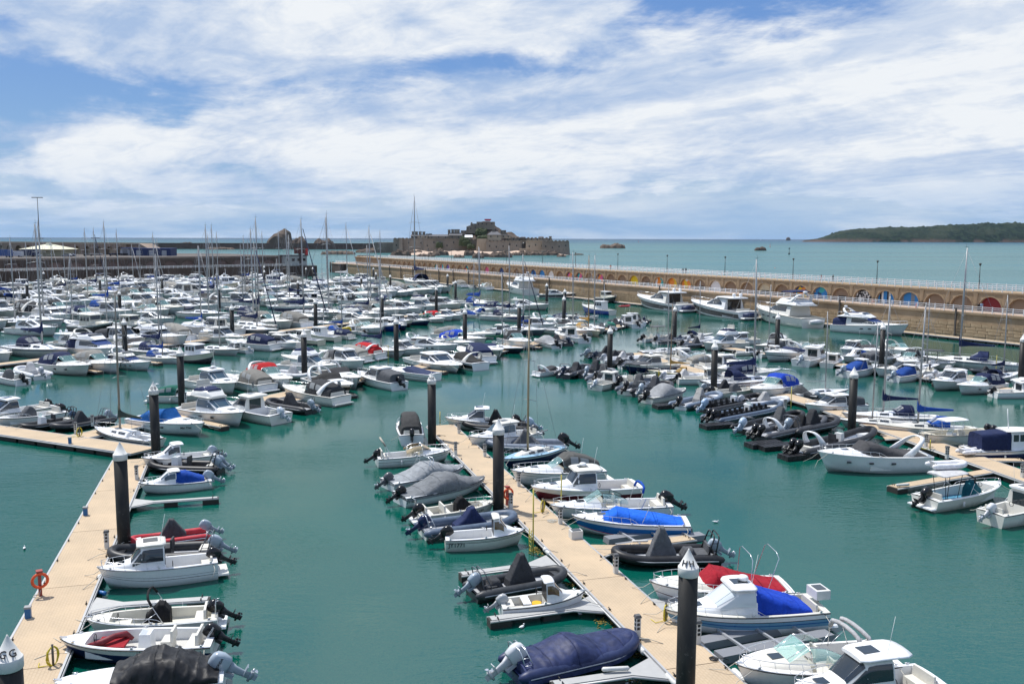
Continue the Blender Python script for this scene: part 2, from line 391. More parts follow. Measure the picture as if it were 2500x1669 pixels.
# ---- pontoons: walkways of tan decking on floats
DZ = .55
def walkway(name, A, B, width, label, seg=9., side_c=0., cat='pontoon', group='tan decked walkway pontoons', floats=True, z=DZ, parts=True):
    A = Vector(A[:2]); B = Vector(B[:2]); d = B - A; L = d.length; ang = atan2(d.y, d.x)
    root = empty(name, (A.x, A.y, 0), ang, label, cat, group)
    n = max(1, round(L / seg)); s = L / n
    key = (round(s, 2), round(width, 2))
    w = MB().box((s / 2, 0, z - .04), (s - .05, width - .16, .08)); dm = w.mesh('deck_panel', deck_m)
    for i in range(n):
        mobj('deck_panel', dm, root, (i * s, 0, 0))
    e = MB()
    for sd in (-1, 1):
        e.box((L / 2, sd * (width / 2 - .03), z - .07), (L, .10, .17))
        e.tube([(0, sd * (width / 2 + .05), z - .12), (L, sd * (width / 2 + .05), z - .12)], .055, 6)
    for i in range(n + 1): e.box((min(max(i * s, .03), L - .03), 0, z - .10), (.05, width - .2, .10))
    e.build('edging', edge_m, root)
    if floats:
        f = MB()
        for i in range(int(L / 2.6)):
            f.box(((i + .5) * 2.6, 0, z - .5), (2.25, width - .35, .66))
        f.box((L / 2, 0, z - .2), (L - .1, width - .3, .12))
        f.build('float', float_m, root)
    return root, L, ang
def finger(P0, ang, L, label, wide=.9, wood=True, col=deck_m):
    """narrow finger pontoon starting at P0, pointing along ang, triangular root, dark end float"""
    root = empty('finger_pontoon', (P0.x, P0.y, 0), ang, label, 'finger pontoon', 'finger pontoons between the berths')
    z = .46; w = MB()
    w.prism([(0, -1.1), (1.5, -wide / 2), (L - .1, -wide / 2), (L - .1, wide / 2), (1.5, wide / 2), (0, 1.1)], z - .05, z)
    w.build('deck_panel', col, root)
    e = MB()
    for s in (-1, 1):
        e.tube([(0, s * 1.12, z - .09), (1.5, s * (wide / 2 + .04), z - .09), (L, s * (wide / 2 + .04), z - .09)], .06, 6)
    e.build('edging', edge_m, root)
    f = MB().box((L - .55, 0, .0), (1.1, wide + .1, .84)); f.box((L * .45, 0, .0), (.9, wide, .6)); f.build('float', float_m, root)
    c = MB()
    for s in (-1, 1): c.tube([(L - .4, s * .25 - .1, z), (L - .4, s * .25 - .1, z + .1), (L - .4, s * .25 + .1, z + .1), (L - .4, s * .25 + .1, z)], .025, 5)
    c.build('cleat', black, root)
    return root

# ---- piles
_pile_meshes = None
def pile(tip, label, h=6.8, letter=None):
    global _pile_meshes
    if _pile_meshes is None:
        a = MB().tube([(0, 0, -3), (0, 0, 5.75)], .385, 24).mesh('shaft', pile_m)
        b = MB(); b.grid([[(r * cos(2 * pi * k / 24), r * sin(2 * pi * k / 24), z) for k in range(24)] for r, z in ((.40, 5.70), (.415, 5.72), (.415, 6.05), (.40, 6.07), (.385, 6.07), (.04, 6.74), (.015, 6.8), (.001, 6.8))], True, True)
        for i in range(len(b.sm)): b.sm[i] = True
        _pile_meshes = (a, b.mesh('cone_cap', plain('pile_cap_white', (.60, .60, .58), .6, 0, .25)))
    g = G(*tip, h); root = empty('mooring_pile', (g.x, g.y, h - 6.8), 0, label, 'pile', 'black mooring piles with white cone caps')
    mobj('shaft', _pile_meshes[0], root); mobj('cone_cap', _pile_meshes[1], root)
    if letter:
        cd = math.atan2(-g.y, -g.x)
        for da in (-.55, .42):
            a = cd + da; nrm = Vector((cos(a) * .87, sin(a) * .87, .49)).normalized()
            up = (Vector((0, 0, 1)) - nrm * nrm.z).normalized(); rt = up.cross(nrm)
            M = Matrix((rt, up, nrm)).transposed()
            lettering(letter, .33, black, root, Vector((cos(a) * .285, sin(a) * .285, 6.26)) + nrm * .012, M.to_euler(), name='letter')
    return root

# ---- pier on the right
WO = Vector((92., 163.5)); WD = Vector((-.487, .873)); WN = Vector((.873, .487))   # origin, along (away), outward (to the sea)
def WP(s, o, z=0): return Vector((WO.x + WD.x * s + WN.x * o, WO.y + WD.y * s + WN.y * o, z))
WANG = atan2(WD.y, WD.x)
LOW, UP = 5.2, 8.95
S0, S1 = -60., 375.
K0 = 217.2
def s_of_k(k): return ((K0 + 5.24 * k) - 163.5 - .487 * 6) / .873
def pier():
    root = empty('harbour_pier', (WO.x, WO.y, 0), WANG, 'long tan stone pier with arches along its upper wall and a paved lower walk', 'pier')
    # local frame: x along the pier away from camera, y = -outward
    L = S1 - S0
    b = MB(); b.box(((S0 + S1) / 2, -3.2, 2.45), (L, 5.2, 4.9)); b.build('lower_wall_core', mat('joint_mortar', _granite, c=(.10, .075, .05), c2=(.15, .11, .075), sc=.5), root)
    # smooth upper band of the lower wall, slightly battered, with coping
    b = MB(); b.grid([[(x, y, z) for (y, z) in ((-.35, 3.0), (-.25, 3.05), (-.28, 4.72), (-.02, 4.78), (-.02, LOW), (-.6, LOW))] for x in (S0, S1)], False); b.build('coping', tan_wall, root)
    b = MB().box(((S0 + S1) / 2, -3.4, LOW - .1), (L, 5.6, .2)); b.build('paving', pave_m, root)
    b = MB().box(((S0 + S1) / 2, -10.5, 3.5), (L, 7.8, 10.2)); b.box(((S0 + S1) / 2, -10., UP - .16), (L, 8.3, .32)); b.build('upper_body', tan_wall, root)
    # courses of blocks, laid in bond
    vars_ = []
    for k in range(4):
        wdt = (2.3, 2.0, 2.5, 1.8)[k]
        m_ = MB().box((wdt / 2, 0, .29), (wdt - .07, .5, .545), top=.985, topy=.9); vars_.append((wdt, m_.mesh('granite_block', block_m)))
    rnd = random.Random(4); far = MB(); cnt = 0
    for row in range(5):
        x = S0 + 30 + rnd.random() * 2
        while x < S1:
            k = rnd.randrange(4); wdt, me = vars_[k]
            if x < 75 and x > -15 and cnt < 290:
                mobj('granite_block', me, root, (x, -.42 + rnd.random() * .05 + .05 * (4 - row) * .4, .08 + row * .60)); cnt += 1
            else: far.box((x + wdt / 2, -.40 + rnd.random() * .05 + .05 * (4 - row) * .4, .37 + row * .60), (wdt - .07, .5, .545))
            x += wdt
    far.build('granite_courses', block_m, root, kind='stuff')
    # arch bays
    W2, AR, SP = 3.0, 2.35, LOW + .55
    hgt = 2.2
    bm = MB(); n = 14; arc = [(AR * cos(pi - pi * i / n), SP + (hgt) * sin(pi * i / n)) for i in range(n + 1)]
    out = [(-W2, LOW)] ; top = UP - .32
    # front face: side strips + spandrel
    bm.add([(-W2, 0, LOW), (-AR, 0, LOW), (-AR, 0, SP), (-W2, 0, SP)], [(0, 1, 2, 3)], False)
    bm.add([(AR, 0, LOW), (W2, 0, LOW), (W2, 0, SP), (AR, 0, SP)], [(0, 1, 2, 3)], False)
    rows = [[(x, 0, z) for x, z in arc], [(-W2 + 2 * W2 * i / n, 0, top if 0 < i < n else top) for i in range(n + 1)]]
    bm.grid(rows, False)
    bm.add([(-W2, 0, SP), (-AR, 0, SP), (-W2, 0, top)], [(0, 1, 2)], False); bm.add([(W2, 0, SP), (AR, 0, SP), (W2, 0, top)], [(1, 0, 2)], False)
    # intrados
    prof = [(-AR, LOW)] + arc + [(AR, LOW)]
    bm.grid([[(x, 0, z) for x, z in prof], [(x, -.55, z) for x, z in prof]], False)
    # archivolt moulding proud of the face
    bm.grid([[(r * x / AR, .10 if q else .0, SP + (z - SP) * r / AR) for x, z in arc] for r, q in ((AR, 0), (AR, 1), (AR + .22, 1), (AR + .22, 0))], False)
    for sx in (-1, 1): bm.box((sx * (W2 - .02), .10, (LOW + SP) / 2 + .1), (.9, .22, SP - LOW + .5)); bm.box((sx * (W2 - .02), .14, SP + .35), (1.15, .30, .2))
    bm.add([(W2 - .15, .02, SP + .5), (W2 + .15, .02, SP + .5), (W2 + .5, .25, top), (W2 - .5, .25, top), (W2 - .5, .0, top), (W2 + .5, .0, top)], [(0, 1, 2, 3), (0, 3, 4), (1, 5, 2)], False)
    bay = bm.mesh('arch_bay', tan_wall)
    pn = MB(); pp = [(x, z) for x, z in prof]; pn.add([(x, 0, z) for x, z in pp], [list(range(len(pp)))], False)
    def _mural(g, b, cols, sc, sty):
        p = obj_co(g)
        if sty == 'v':
            v = g.n('TexVoronoi', {'Vector': g.mix(.35, p, g.noise(p, .8, 3, .5, 0, 1)), 'Scale': sc}); f = g.n('SeparateColor', {0: v.outputs['Color']}).outputs[0]
        elif sty == 's': f = g.m('FRACT', g.m('MULTIPLY', g.n('SeparateXYZ', {0: p}).outputs[0], sc))
        else: f = g.noise(p, sc, 3, .5, 2.)
        cr = g.n('ValToRGB', {0: f}); el = cr.color_ramp; el.interpolation = 'CONSTANT'
        el.elements[0].color = (*cols[0], 1); el.elements[1].position = 1 / len(cols); el.elements[1].color = (*cols[1], 1)
        for i in range(2, len(cols)): e = el.elements.new(i / len(cols)); e.color = (*cols[i], 1)
        put(g, b, base=cr.outputs[0], rough=.7)
    B, DB, O, Y, Wh, T, Pk, Pu, Gr, K, Rd, Cr = (.03, .22, .55), (.02, .06, .18), (.75, .25, .04), (.75, .50, .03), (.72, .72, .70), (.04, .38, .40), (.65, .12, .25), (.20, .06, .35), (.12, .35, .08), (.02, .02, .025), (.30, .02, .025), (.60, .52, .36)
    mur = {0: ((DB, O, DB, T, Y), 1.1, 'v'), -1: ((B, T, DB, O, B), 1.0, 'v'), -3: ((B, K, Wh, B), .7, 'n'), -4: ((B, B, Wh, K), .55, 's'), -5: ((B, B, (.2, .22, .25)), .38, 's'), 7: ((O, Wh, Y, O), .9, 'v'), 8: ((O, Wh, O, Y), .8, 'v'),
           9: ((Wh, Y, O, T), .8, 'v'), 14: ((DB, Pk, T, Gr, O), 1.1, 'v'), 16: ((DB, Pk, O, T), 1.1, 'v'), 17: ((DB, O, Gr, Pk), 1.1, 'v'), 19: ((B, Wh, B), .7, 'n'), 20: ((B, B, T), .5, 'n'), 21: ((B, Wh, DB, B), .8, 'v'),
           25: ((Pu, DB, Pu), .8, 'n'), 27: ((Pu, Pk, DB), .8, 'n'), 30: ((Pk, T, Y, DB), 1., 'v'), 33: ((B, Pu, Wh), .8, 'v'), 34: ((Pk, T, Wh), .8, 'v'), 35: ((T, Wh, B), .8, 'v')}
    flat = {11: (.72, .53, .01), 5: (.74, .75, .77), -8: (.21, .012, .018), 2: Cr}
    panel_plain = mat('arch_back_plaster', _granite, c=(.22, .155, .105), c2=(.29, .21, .15), sc=.4)
    pme = {}
    for k in range(-11, 44):
        sx = s_of_k(k)
        mobj('arch_bay', bay, root, (sx, -6.0, 0))
        if k in mur: m_ = mat('mural_paint_%d' % (k + 20), _mural, cols=mur[k][0], sc=mur[k][1], sty=mur[k][2]); nm = 'mural_panel'
        elif k in flat: m_ = plain('door_paint_%d' % (k + 20), flat[k], .6); nm = 'painted_panel'
        else: m_ = panel_plain; nm = 'arch_panel'
        if m_.name not in pme:
            me = MB(); me.v, me.f, me.m, me.sm = pn.v, pn.f, pn.m, pn.sm; pme[m_.name] = me.mesh(nm, m_)
        mobj(nm, pme[m_.name], root, (sx, -6.53, 0))
    # dark benches and a table set in three niches
    bb = MB()
    for k, w_ in ((-2, 1.6), (2, 1.9), (1, .9), (6, 1.4), (10, 1.2), (23, 1.3)):
        sx = s_of_k(k); bb.box((sx, -6.2, LOW + .45), (w_ * 1.4, .5, .1)); bb.box((sx, -6.42, LOW + .75), (w_ * 1.4, .08, .5))
        for q in (-1, 1): bb.box((sx + q * w_ * .6, -6.2, LOW + .2), (.08, .5, .4))
    bb.build('bench', black, root)
    # guide posts down the lower wall
    gp = MB()
    gpm = MB().box((0, 0, 2.9), (.28, .3, 6.2)).mesh('guide_post', plain('weathered_post', (.10, .09, .08), .7))
    for sx in (13, 41, 72, 104, 131, 163, 196, 224, 238, 252, 266, 280, 294, 308, 322): mobj('guide_post', gpm, root, (sx, .16, 0))
    return root
pier_o = pier()
# white post-and-rail fences, one thing each
def rail_fence(pts, z, label, step=2., h=1.15, rails=(.40, .76, 1.12), maxp=290, r=.065):
    A = Vector(pts[0]); B = Vector(pts[1]); d = B - A; L = d.length; ang = atan2(d.y, d.x)
    root = empty('railing', (A.x, A.y, z), ang, label, 'railing', 'white railings along the quays')
    n = int(L / step); me = MB().box((0, 0, h / 2), (.15, .15, h)).ball((0, 0, h + .05), .11, 6).mesh('post', white_p)
    for i in range(min(n + 1, maxp)): mobj('post', me, root, (i * step, 0, 0))
    for rz in rails: MB().tube([(0, 0, rz), (L, 0, rz)], r, 5).build('rail', white_p, root)
    return root
rail_fence((WP(S0 + 30, .45).xy, WP(345, .45).xy), LOW, 'white railing along the edge of the lower pier walk')
rail_fence((WP(S0 + 30, 6.2).xy, WP(345, 6.2).xy), UP, 'white railing above the arches facing the boats')
rail_fence((WP(S0 + 30, 13.8).xy, WP(345, 13.8).xy), UP, 'white railing on the seaward side of the pier top')
def lamp(g, label):
    root = empty('lamp_post', g, 0, label, 'lamp post', 'dark lamp posts along the pier top')
    dm = plain('dark_green_paint', (.022, .03, .03), .5)
    MB().tube([(0, 0, 0), (0, 0, .9), (0, 0, 4.7)], [.11, .10, .06], 8).build('post', dm, root)
    MB().grid([[(r_ * cos(2 * pi * k / 10), r_ * sin(2 * pi * k / 10), z) for k in range(10)] for r_, z in ((.05, 4.7), (.10, 4.75), (.26, 5.1), (.30, 5.14), (.12, 5.26), (.01, 5.3))], False, True).build('lantern', dm, root)
for i, (px, where) in enumerate(((2389, 'nearest the red arch door'), (2139, 'above the two blue striped murals'), (1934, 'above the dark blue and orange mural'), (1768, 'above the white arch door'), (1627, 'above the yellow arch door'),
                                 (1507, 'fifth from the pier end nearest the camera'), (1404, 'above the multicoloured arches before the castle'), (1324, 'over the blue arches by the motor yachts'), (1236, 'directly in front of the castle gate'), (1165, 'in front of the castle beach'), (1102, 'in front of the castle bastion'), (1046, 'farthest along the pier under the castle wall'))):
    r = (px - CX) / F; o = 13.2
    x0, y0 = WP(0, o).xy; y = (x0 + .558 * y0) / (r + .558); lamp(Vector((r * y, y, UP)), 'dark lamp post on the pier top ' + where if i != 5 else 'dark lamp post on the pier top between the yellow arch and the multicoloured ones')
# pier head at the harbour mouth
def pier_head():
    root = empty('pier_head', tuple(WP(372, 3)), WANG, 'rounded stone head of the pier with merlons beside the harbour mouth', 'pier head')
    b = MB(); b.prism([(0, 6), (18, 5), (25, -2), (25, -10), (18, -16), (0, -16)], -1, LOW - .3); b.build('base', dark_wall, root)
    b = MB(); b.prism([(0, 6.2), (18.2, 5.2), (25.2, -2), (25.2, -10), (18.2, -16.2), (0, -16.2)], LOW - .3, LOW + .1); b.build('paving', pave_m, root)
    me = MB().box((0, 0, LOW + 2.1), (3.0, 2.2, 4.), top=.8).mesh('merlon', break_m)
    for i in range(5): mobj('merlon', me, root, (i * 5 - 1, -11.5, 0))
    b = MB()
    for q in ((24, 2.2), (24, -4), (20, 5)): b.tube([(q[0], q[1], -1), (q[0], q[1], LOW + .6)], .45, 8)
    b.build('fender_pile', plain('weathered_post', (.1, .09, .08)), root)
pier_head()
rail_fence((WP(346, .6).xy, WP(392, 1.).xy), LOW + .1, 'short white railing around the pier head at the harbour mouth')

# ---- quay on the left
QA, QB = Vector((-206., 366.)), Vector((-98., 458.))
QD = (QB - QA).normalized(); QN = Vector((-QD.y, QD.x)); QANG = atan2(QD.y, QD.x); QL = (QB - QA).length
def QP(s, o, z=0): return Vector((QA.x + QD.x * s + QN.x * o, QA.y + QD.y * s + QN.y * o, z))
def quay():
    root = empty('stone_quay', (QA.x, QA.y, 0), QANG, 'dark stone quay wall with a low walk and blind arches behind the berths', 'quay wall')
    x0 = -70
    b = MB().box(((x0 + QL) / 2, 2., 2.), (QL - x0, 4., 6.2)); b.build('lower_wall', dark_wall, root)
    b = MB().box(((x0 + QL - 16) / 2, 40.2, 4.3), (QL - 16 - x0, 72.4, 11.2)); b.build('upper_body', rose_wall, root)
    b = MB().box(((x0 + QL - 16) / 2, 40., 10.05), (QL - 16.2 - x0, 71.6, .3)); b.build('yard_surface', grey_c, root)
    b = MB().prism([(x0 - 60, 76), (QL - 18, 76), (QL - 40, 105), (x0 + 20, 215), (x0 - 60, 260)], 2, 10.18); b.build('yard_apron', grey_c, root)
    b = MB().box(((x0 + QL - 16) / 2, 3.9, 9.7), (QL - 16 - x0, .5, .5)); b.build('coping', break_m, root)
    W2, AR, n = 4.0, 3.1, 12; SP, LO, top = 6.2, 5.1, 9.45
    arc = [(AR * cos(pi - pi * i / n), SP + 2.2 * sin(pi * i / n)) for i in range(n + 1)]; prof = [(-AR, LO)] + arc + [(AR, LO)]
    bm = MB(); bm.grid([[(x, 0, z) for x, z in arc], [(-W2 + 2 * W2 * i / n, 0, top) for i in range(n + 1)]], False)
    bm.add([(-W2, 0, LO), (-AR, 0, LO), (-AR, 0, SP), (-W2, 0, top)], [(0, 1, 2, 3)], False); bm.add([(W2, 0, LO), (AR, 0, LO), (AR, 0, SP), (W2, 0, top)], [(1, 0, 3, 2)], False)
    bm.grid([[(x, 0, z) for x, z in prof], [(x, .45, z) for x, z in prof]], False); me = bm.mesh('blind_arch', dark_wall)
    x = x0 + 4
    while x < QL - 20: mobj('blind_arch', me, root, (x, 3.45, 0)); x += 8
    return root
quay()
rail_fence((QP(-60, .3).xy, QP(QL - 1, .3).xy), 5.1, 'white railing along the low walk of the dark quay wall')
def far_walls():
    # arched breakwater behind the yard
    A = Vector((FX(-120, 560), 560.)); B = Vector((FX(335, 446), 446.)); d = B - A; L = d.length; ang = atan2(d.y, d.x)
    root = empty('arched_breakwater', (A.x, A.y, 0), ang, 'tall brown breakwater with open arches behind the parked vehicles', 'breakwater')
    MB().box((L / 2, 5.5, 8), (L, 7, 16)).build('body', break_m, root)
    b = MB(); b.prism([(L, 2), (L + 26, 2), (L + 26, 9), (L, 9)], 0, 9); b.add([(L, 2, 16), (L, 9, 16), (L + 22, 9, 9), (L + 22, 2, 9), (L, 2, 9), (L, 9, 9)], [(0, 3, 2, 1), (0, 4, 3), (1, 2, 5)], False); b.build('sloping_end', break_m, root)
    MB().box((L / 2, 1.6, 15.9), (L, .9, .9)).build('coping', castle_l, root)
    W2, AR, n = 5.0, 3.5, 12; SP, LO, top = 12.0, 10.2, 15.4
    arc = [(AR * cos(pi - pi * i / n), SP + 2.4 * sin(pi * i / n)) for i in range(n + 1)]; prof = [(-AR, LO)] + arc + [(AR, LO)]
    bm = MB(); bm.grid([[(x, 0, z) for x, z in arc], [(-W2 + 2 * W2 * i / n, 0, top) for i in range(n + 1)]], False)
    bm.add([(-W2, 0, LO), (-AR, 0, LO), (-AR, 0, SP), (-W2, 0, top)], [(0, 1, 2, 3)], False); bm.add([(W2, 0, LO), (AR, 0, LO), (AR, 0, SP), (W2, 0, top)], [(1, 0, 3, 2)], False)
    bm.grid([[(x, 0, z) for x, z in prof], [(x, 1.9, z) for x, z in prof]], False); me = bm.mesh('arch_bay', break_m)
    pm = MB().add([(x, 1.95, z) for x, z in prof], [list(range(len(prof)))], False).mesh('arch_panel', castle_l)
    x = 5
    while x < L - 4: mobj('arch_bay', me, root, (x, .0, 0)); mobj('arch_panel', pm, root, (x, 0, 0)); x += 10
    # long low breakwater out to the castle
    A = Vector((FX(345, 1500), 1500.)); B = Vector((FX(975, 1500), 1500.))
    o = MB().box(((A.x + B.x) / 2, 1500, 4.5), (B.x - A.x, 12, 11), top=1, topy=.7).build('long_breakwater', dark_wall); tag(o, 'long low dark breakwater running from the arched wall to the castle island', 'breakwater')
far_walls()

# ---- rocks
from mathutils import noise as mn
def rock_mesh(w, d, h, seed, nx=26, ny=12, rough=.5, prof=None):
    rows = []
    for i in range(nx + 1):
        r = []
        for j in range(ny + 1):
            u, v = i / nx * 2 - 1, j / ny * 2 - 1
            e = max(0, 1 - abs(u) ** 2.6 - abs(v) ** 2.6)
            k = prof(u) if prof else 1
            nz = mn.fractal(Vector((u * w / h * .55 + seed, v * d / h * .55, seed * .3)), 1., 2.1, 5)
            z = h * k * (e ** .35) * (1 + rough * nz) - .02 * h
            if e <= 0: z = -.1 * h - .5
            r.append((u * w / 2 * (1 + .05 * nz), v * d / 2 * (1 + .08 * nz), z))
        rows.append(r)
    m_ = MB().grid(rows, False); m_.f = [f[::-1] for f in m_.f]; return m_
def rock(px0, px1, ytop, ybase, seed, label, name='rock_outcrop', m=rock_m, cat='rock', rough=.5, prof=None, nx=26, depth=None, group=None):
    d = CAMH * F / (ybase - yh((px0 + px1) / 2)); x0, x1 = FX(px0, d), FX(px1, d); h = FZ((px0 + px1) / 2, ytop, d)
    dep = depth or (x1 - x0) * .6
    me = rock_mesh(x1 - x0, dep, h, seed, nx, 12, rough, prof)
    o = me.build(name, m); o.location = ((x0 + x1) / 2, d + dep / 2, 0); tag(o, label, cat, group)
    return o
rock(643, 712, 560, 606, 3, 'tall dark hermitage rock rising above the long breakwater', depth=60, rough=.22, prof=lambda u: .8 + .22 * sin(u * 2.2 + .8) if u < .6 else .55, nx=40)
rock(690, 752, 584, 605, 8, 'low jagged rocks at the foot of the tall rock', rough=.6)
rock(764, 815, 586, 603.5, 5, 'small brown rocks beside the long breakwater', rough=.6)
rock(500, 572, 604, 609, 12, 'flat dark reef in the channel before the tall rock', rough=.5, depth=20)
rock(430, 476, 594, 606.5, 15, 'brown craggy islet in front of the long breakwater', rough=.6)
rock(780, 865, 613, 621, 21, 'dark reef awash in front of the castle approach', rough=.5, depth=22)
rock(865, 1000, 607, 617, 22, 'dark reef at the foot of the castle island', rough=.5, depth=30)
rock(1466, 1528, 595.5, 606, 31, 'double humped brown rock in the open sea', rough=.35, prof=lambda u: .75 + .3 * abs(sin(u * 2.4 + .5)), depth=40)
rock(1841, 1870, 603.5, 611.5, 33, 'small brown rock in the open sea before the headland', rough=.4)
rock(1915, 1926, 579, 587, 35, 'tiny rock islet with a hut off the headland point', rough=.2)
rock(1400, 1425, 619, 621.8, 36, 'thin reef of rock trailing off the castle shore', rough=.4, depth=8)

# ---- castle island
def castle():
    def q(x, y): return S('d3', x, y)
    # island ground: beach and rocks
    d0 = 1020
    isl = MB(); rows = []
    for i in range(61):
        r = []
        for j in range(15):
            u, v = i / 60 * 2 - 1, j / 14 * 2 - 1
            e = max(0, 1 - abs(u) ** 3 - abs(v) ** 3)
            nz = mn.fractal(Vector((u * 6, v * 4, 2.)), 1., 2., 4)
            r.append((u * 113, v * 78, -1.2 + 4.2 * min(1, e * 1.6) * (1 + .6 * nz) if e > 0 else -2))
        rows.append(r)
    isl.grid(rows, True); isl.f = [f[::-1] for f in isl.f]
    o = isl.build('castle_island_ground', sand_m, kind='structure'); o.location = (FX(1178, 1090), 1090, 0)
    rnd = random.Random(5)
    for i in range(15):
        px = 975 + i * 28 + rnd.uniform(-8, 8); wpx = rnd.uniform(22, 62); yb = 621 + rnd.uniform(-1, 5) + (3 if 1090 < px < 1230 else 0)
        rock(px - wpx / 2, px + wpx / 2, yb - rnd.uniform(4, 12), yb + 1, 50 + i, 'dark rocks on the castle foreshore', rough=.7, depth=14, nx=20, group='dark rocks on the castle foreshore')
    root = empty('island_castle', (FX(1180, 1110), 1110, 0), 0, 'old stone island castle with a stepped keep and long battered walls on its rocky base', 'castle')
    ox, oy = root.location.x, root.location.y
    def blk(name, x0, x1, yt, yb, dist, depth, m=castle_m, batter=.03, parent=root, top=None):
        X0, X1 = FX(q(x0, 0)[0], dist), FX(q(x1, 0)[0], dist); pxm = q((x0 + x1) / 2, 0)[0]
        zt, zb = FZ(pxm, q(0, yt)[1], dist), max(-1, FZ(pxm, q(0, yb)[1], dist))
        if yb > 465: zb = -1
        h = zt - zb; w = X1 - X0; b = MB().box(((X0 + X1) / 2 - ox, dist + depth / 2 - oy, (zt + zb) / 2), (w + h * batter * 2, depth, h), top=w / (w + h * batter * 2), topy=.96)
        o = b.build(name, m, parent)
        if w > 18 and name in ('curtain_wall', 'keep_wall', 'tower'):
            c = MB()
            nn = int(w / 4.2)
            for i in range(nn): c.box((X0 - ox + (i + .5) * w / nn, dist - oy + .8, zt + .45), (w / nn * .6, 1.6, 1.1))
            c.build('battlement', m, o)
        if name in ('curtain_wall', 'keep_wall', 'tower', 'house_wall'):
            c = MB(); nn = max(2, int(w / 7)); rr = random.Random(x0)
            for i in range(nn):
                zz = zb + h * rr.uniform(.55, .8); c.box((X0 - ox + (i + .5) * w / nn, dist - oy - .1 + depth * .01, zz), (1.1, .6, 1.8))
            c.build('window', glass_d, o)
        return o, (X0 - ox, X1 - ox, dist - oy, zt, zb)
    blk('curtain_wall', 100, 450, 388, 505, 1120, 60); blk('curtain_wall', 450, 900, 392, 500, 1105, 60, castle_m); blk('buttress', 165, 200, 380, 505, 1115, 12)
    blk('curtain_wall', 880, 1060, 400, 470, 1100, 50, castle_m); blk('buttress', 1055, 1160, 388, 515, 1075, 40, castle_l, .08); blk('curtain_wall', 1160, 1300, 395, 420, 1090, 60, castle_l)
    blk('curtain_wall', 1160, 1620, 418, 520, 1070, 60, castle_m, .03); blk('curtain_wall', 1615, 1830, 416, 560, 1062, 60, castle_l, .05); blk('curtain_wall', 1800, 2105, 416, 568, 1055, 70, castle_m, .07)
    blk('curtain_wall', 1370, 1910, 382, 420, 1110, 30, castle_m); blk('buttress', -120, 105, 430, 530, 1160, 40, castle_m)
    o = MB(); X0, X1 = FX(q(1560, 0)[0], 1070) - ox, FX(q(1620, 0)[0], 1070) - ox; o.box(((X0 + X1) / 2, 1068.5 - oy, 8), ((X1 - X0) * .8, 2, 8)); o.ball(((X0 + X1) / 2, 1068.8 - oy, 12), (X1 - X0) * .4, 10); o.build('gate_arch', black, root)
    blk('ramp', 1540, 1660, 500, 560, 1045, 10, castle_l); blk('jetty', 1700, 1840, 520, 560, 1035, 7, castle_l)
    # keep on its rock
    kr = rock_mesh(105, 80, 34, 4.4, 34, 16, .35, lambda u: 1.05 - .55 * abs(u + .05) ** 1.2); o = kr.build('crag', rock_m, root); o.location = (FX(q(1190, 0)[0], 1150) - ox, 1165 - oy, 0)
    gr = rock_mesh(70, 40, 13, 7.4, 30, 12, .4, lambda u: 1.0 - .3 * abs(u)); o = gr.build('grassy_slope', plain('rough_grass', (.075, .095, .030), .9, 0, .5), root); o.location = (FX(q(1090, 0)[0], 1120) - ox, 1125 - oy, 0)
    blk('keep_wall', 958, 1060, 240, 330, 1140, 34, castle_m); blk('keep_wall', 980, 1050, 218, 260, 1146, 26, castle_m); blk('keep_wall', 1050, 1135, 197, 270, 1142, 30, castle_m); blk('tower', 1132, 1254, 197, 285, 1138, 30, castle_m)
    blk('tower', 935, 962, 248, 330, 1144, 20, castle_m); blk('turret', 985, 1000, 203, 225, 1148, 8, castle_m); blk('keep_wall', 1320, 1385, 292, 345, 1138, 22, castle_m); blk('keep_wall', 870, 935, 295, 345, 1146, 20, castle_m)
    blk('banner', 1140, 1216, 166, 181, 1134, 2, plain('red_banner', (.45, .02, .06), .7)); blk('turret', 1150, 1205, 181, 198, 1140, 8, plain('white_render', (.5, .5, .5)))
    for i, (x0, x1) in enumerate(((1262, 1300), (1240, 1262), (1275, 1320))): pass
    # houses with roofs and chimneys
    slate = plain('slate_roof', (.085, .085, .095), .7, 0, .25)
    def house(x0, x1, yt, yb, yr, dist, depth, m, hip=False, chim=(), rm=slate):
        w, (X0, X1, Y0, zt, zb) = blk('house_wall', x0, x1, yt, yb, dist, depth, m, 0)
        zr = FZ(q((x0 + x1) / 2, 0)[0], q(0, yr)[1], dist); i = (X1 - X0) * .28 if hip else 0
        r = MB(); r.add([(X0 - .6, Y0 - .6, zt), (X1 + .6, Y0 - .6, zt), (X1 + .6, Y0 + depth + .6, zt), (X0 - .6, Y0 + depth + .6, zt), (X0 + i, Y0 + depth / 2, zr), (X1 - i, Y0 + depth / 2, zr)], [(0, 1, 5, 4), (2, 3, 4, 5), (3, 0, 4), (1, 2, 5)], False)
        r.build('roof', rm, root)
        for cx, cyt in chim:
            X = FX(q(cx, 0)[0], dist) - ox; zc = FZ(q(cx, 0)[0], q(0, cyt)[1], dist)
            MB().box((X, Y0 + depth / 2, (zc + zt) / 2), (3.2, 2.4, zc - zt)).box((X, Y0 + depth / 2, zc - .3), (3.8, 3., .5)).build('chimney', castle_m, root)
    house(500, 735, 362, 392, 340, 1125, 12, castle_m, chim=((520, 330),)); house(735, 880, 352, 395, 322, 1120, 16, castle_m, chim=((733, 285), (772, 282), (806, 282), (838, 282)))
    house(300, 380, 358, 392, 338, 1128, 12, castle_m, chim=((322, 306), (360, 306))); house(380, 492, 356, 392, 342, 1124, 12, castle_l, chim=((402, 306), (444, 308), (484, 332))); house(915, 1000, 372, 395, 345, 1115, 10, castle_l, rm=white_p)
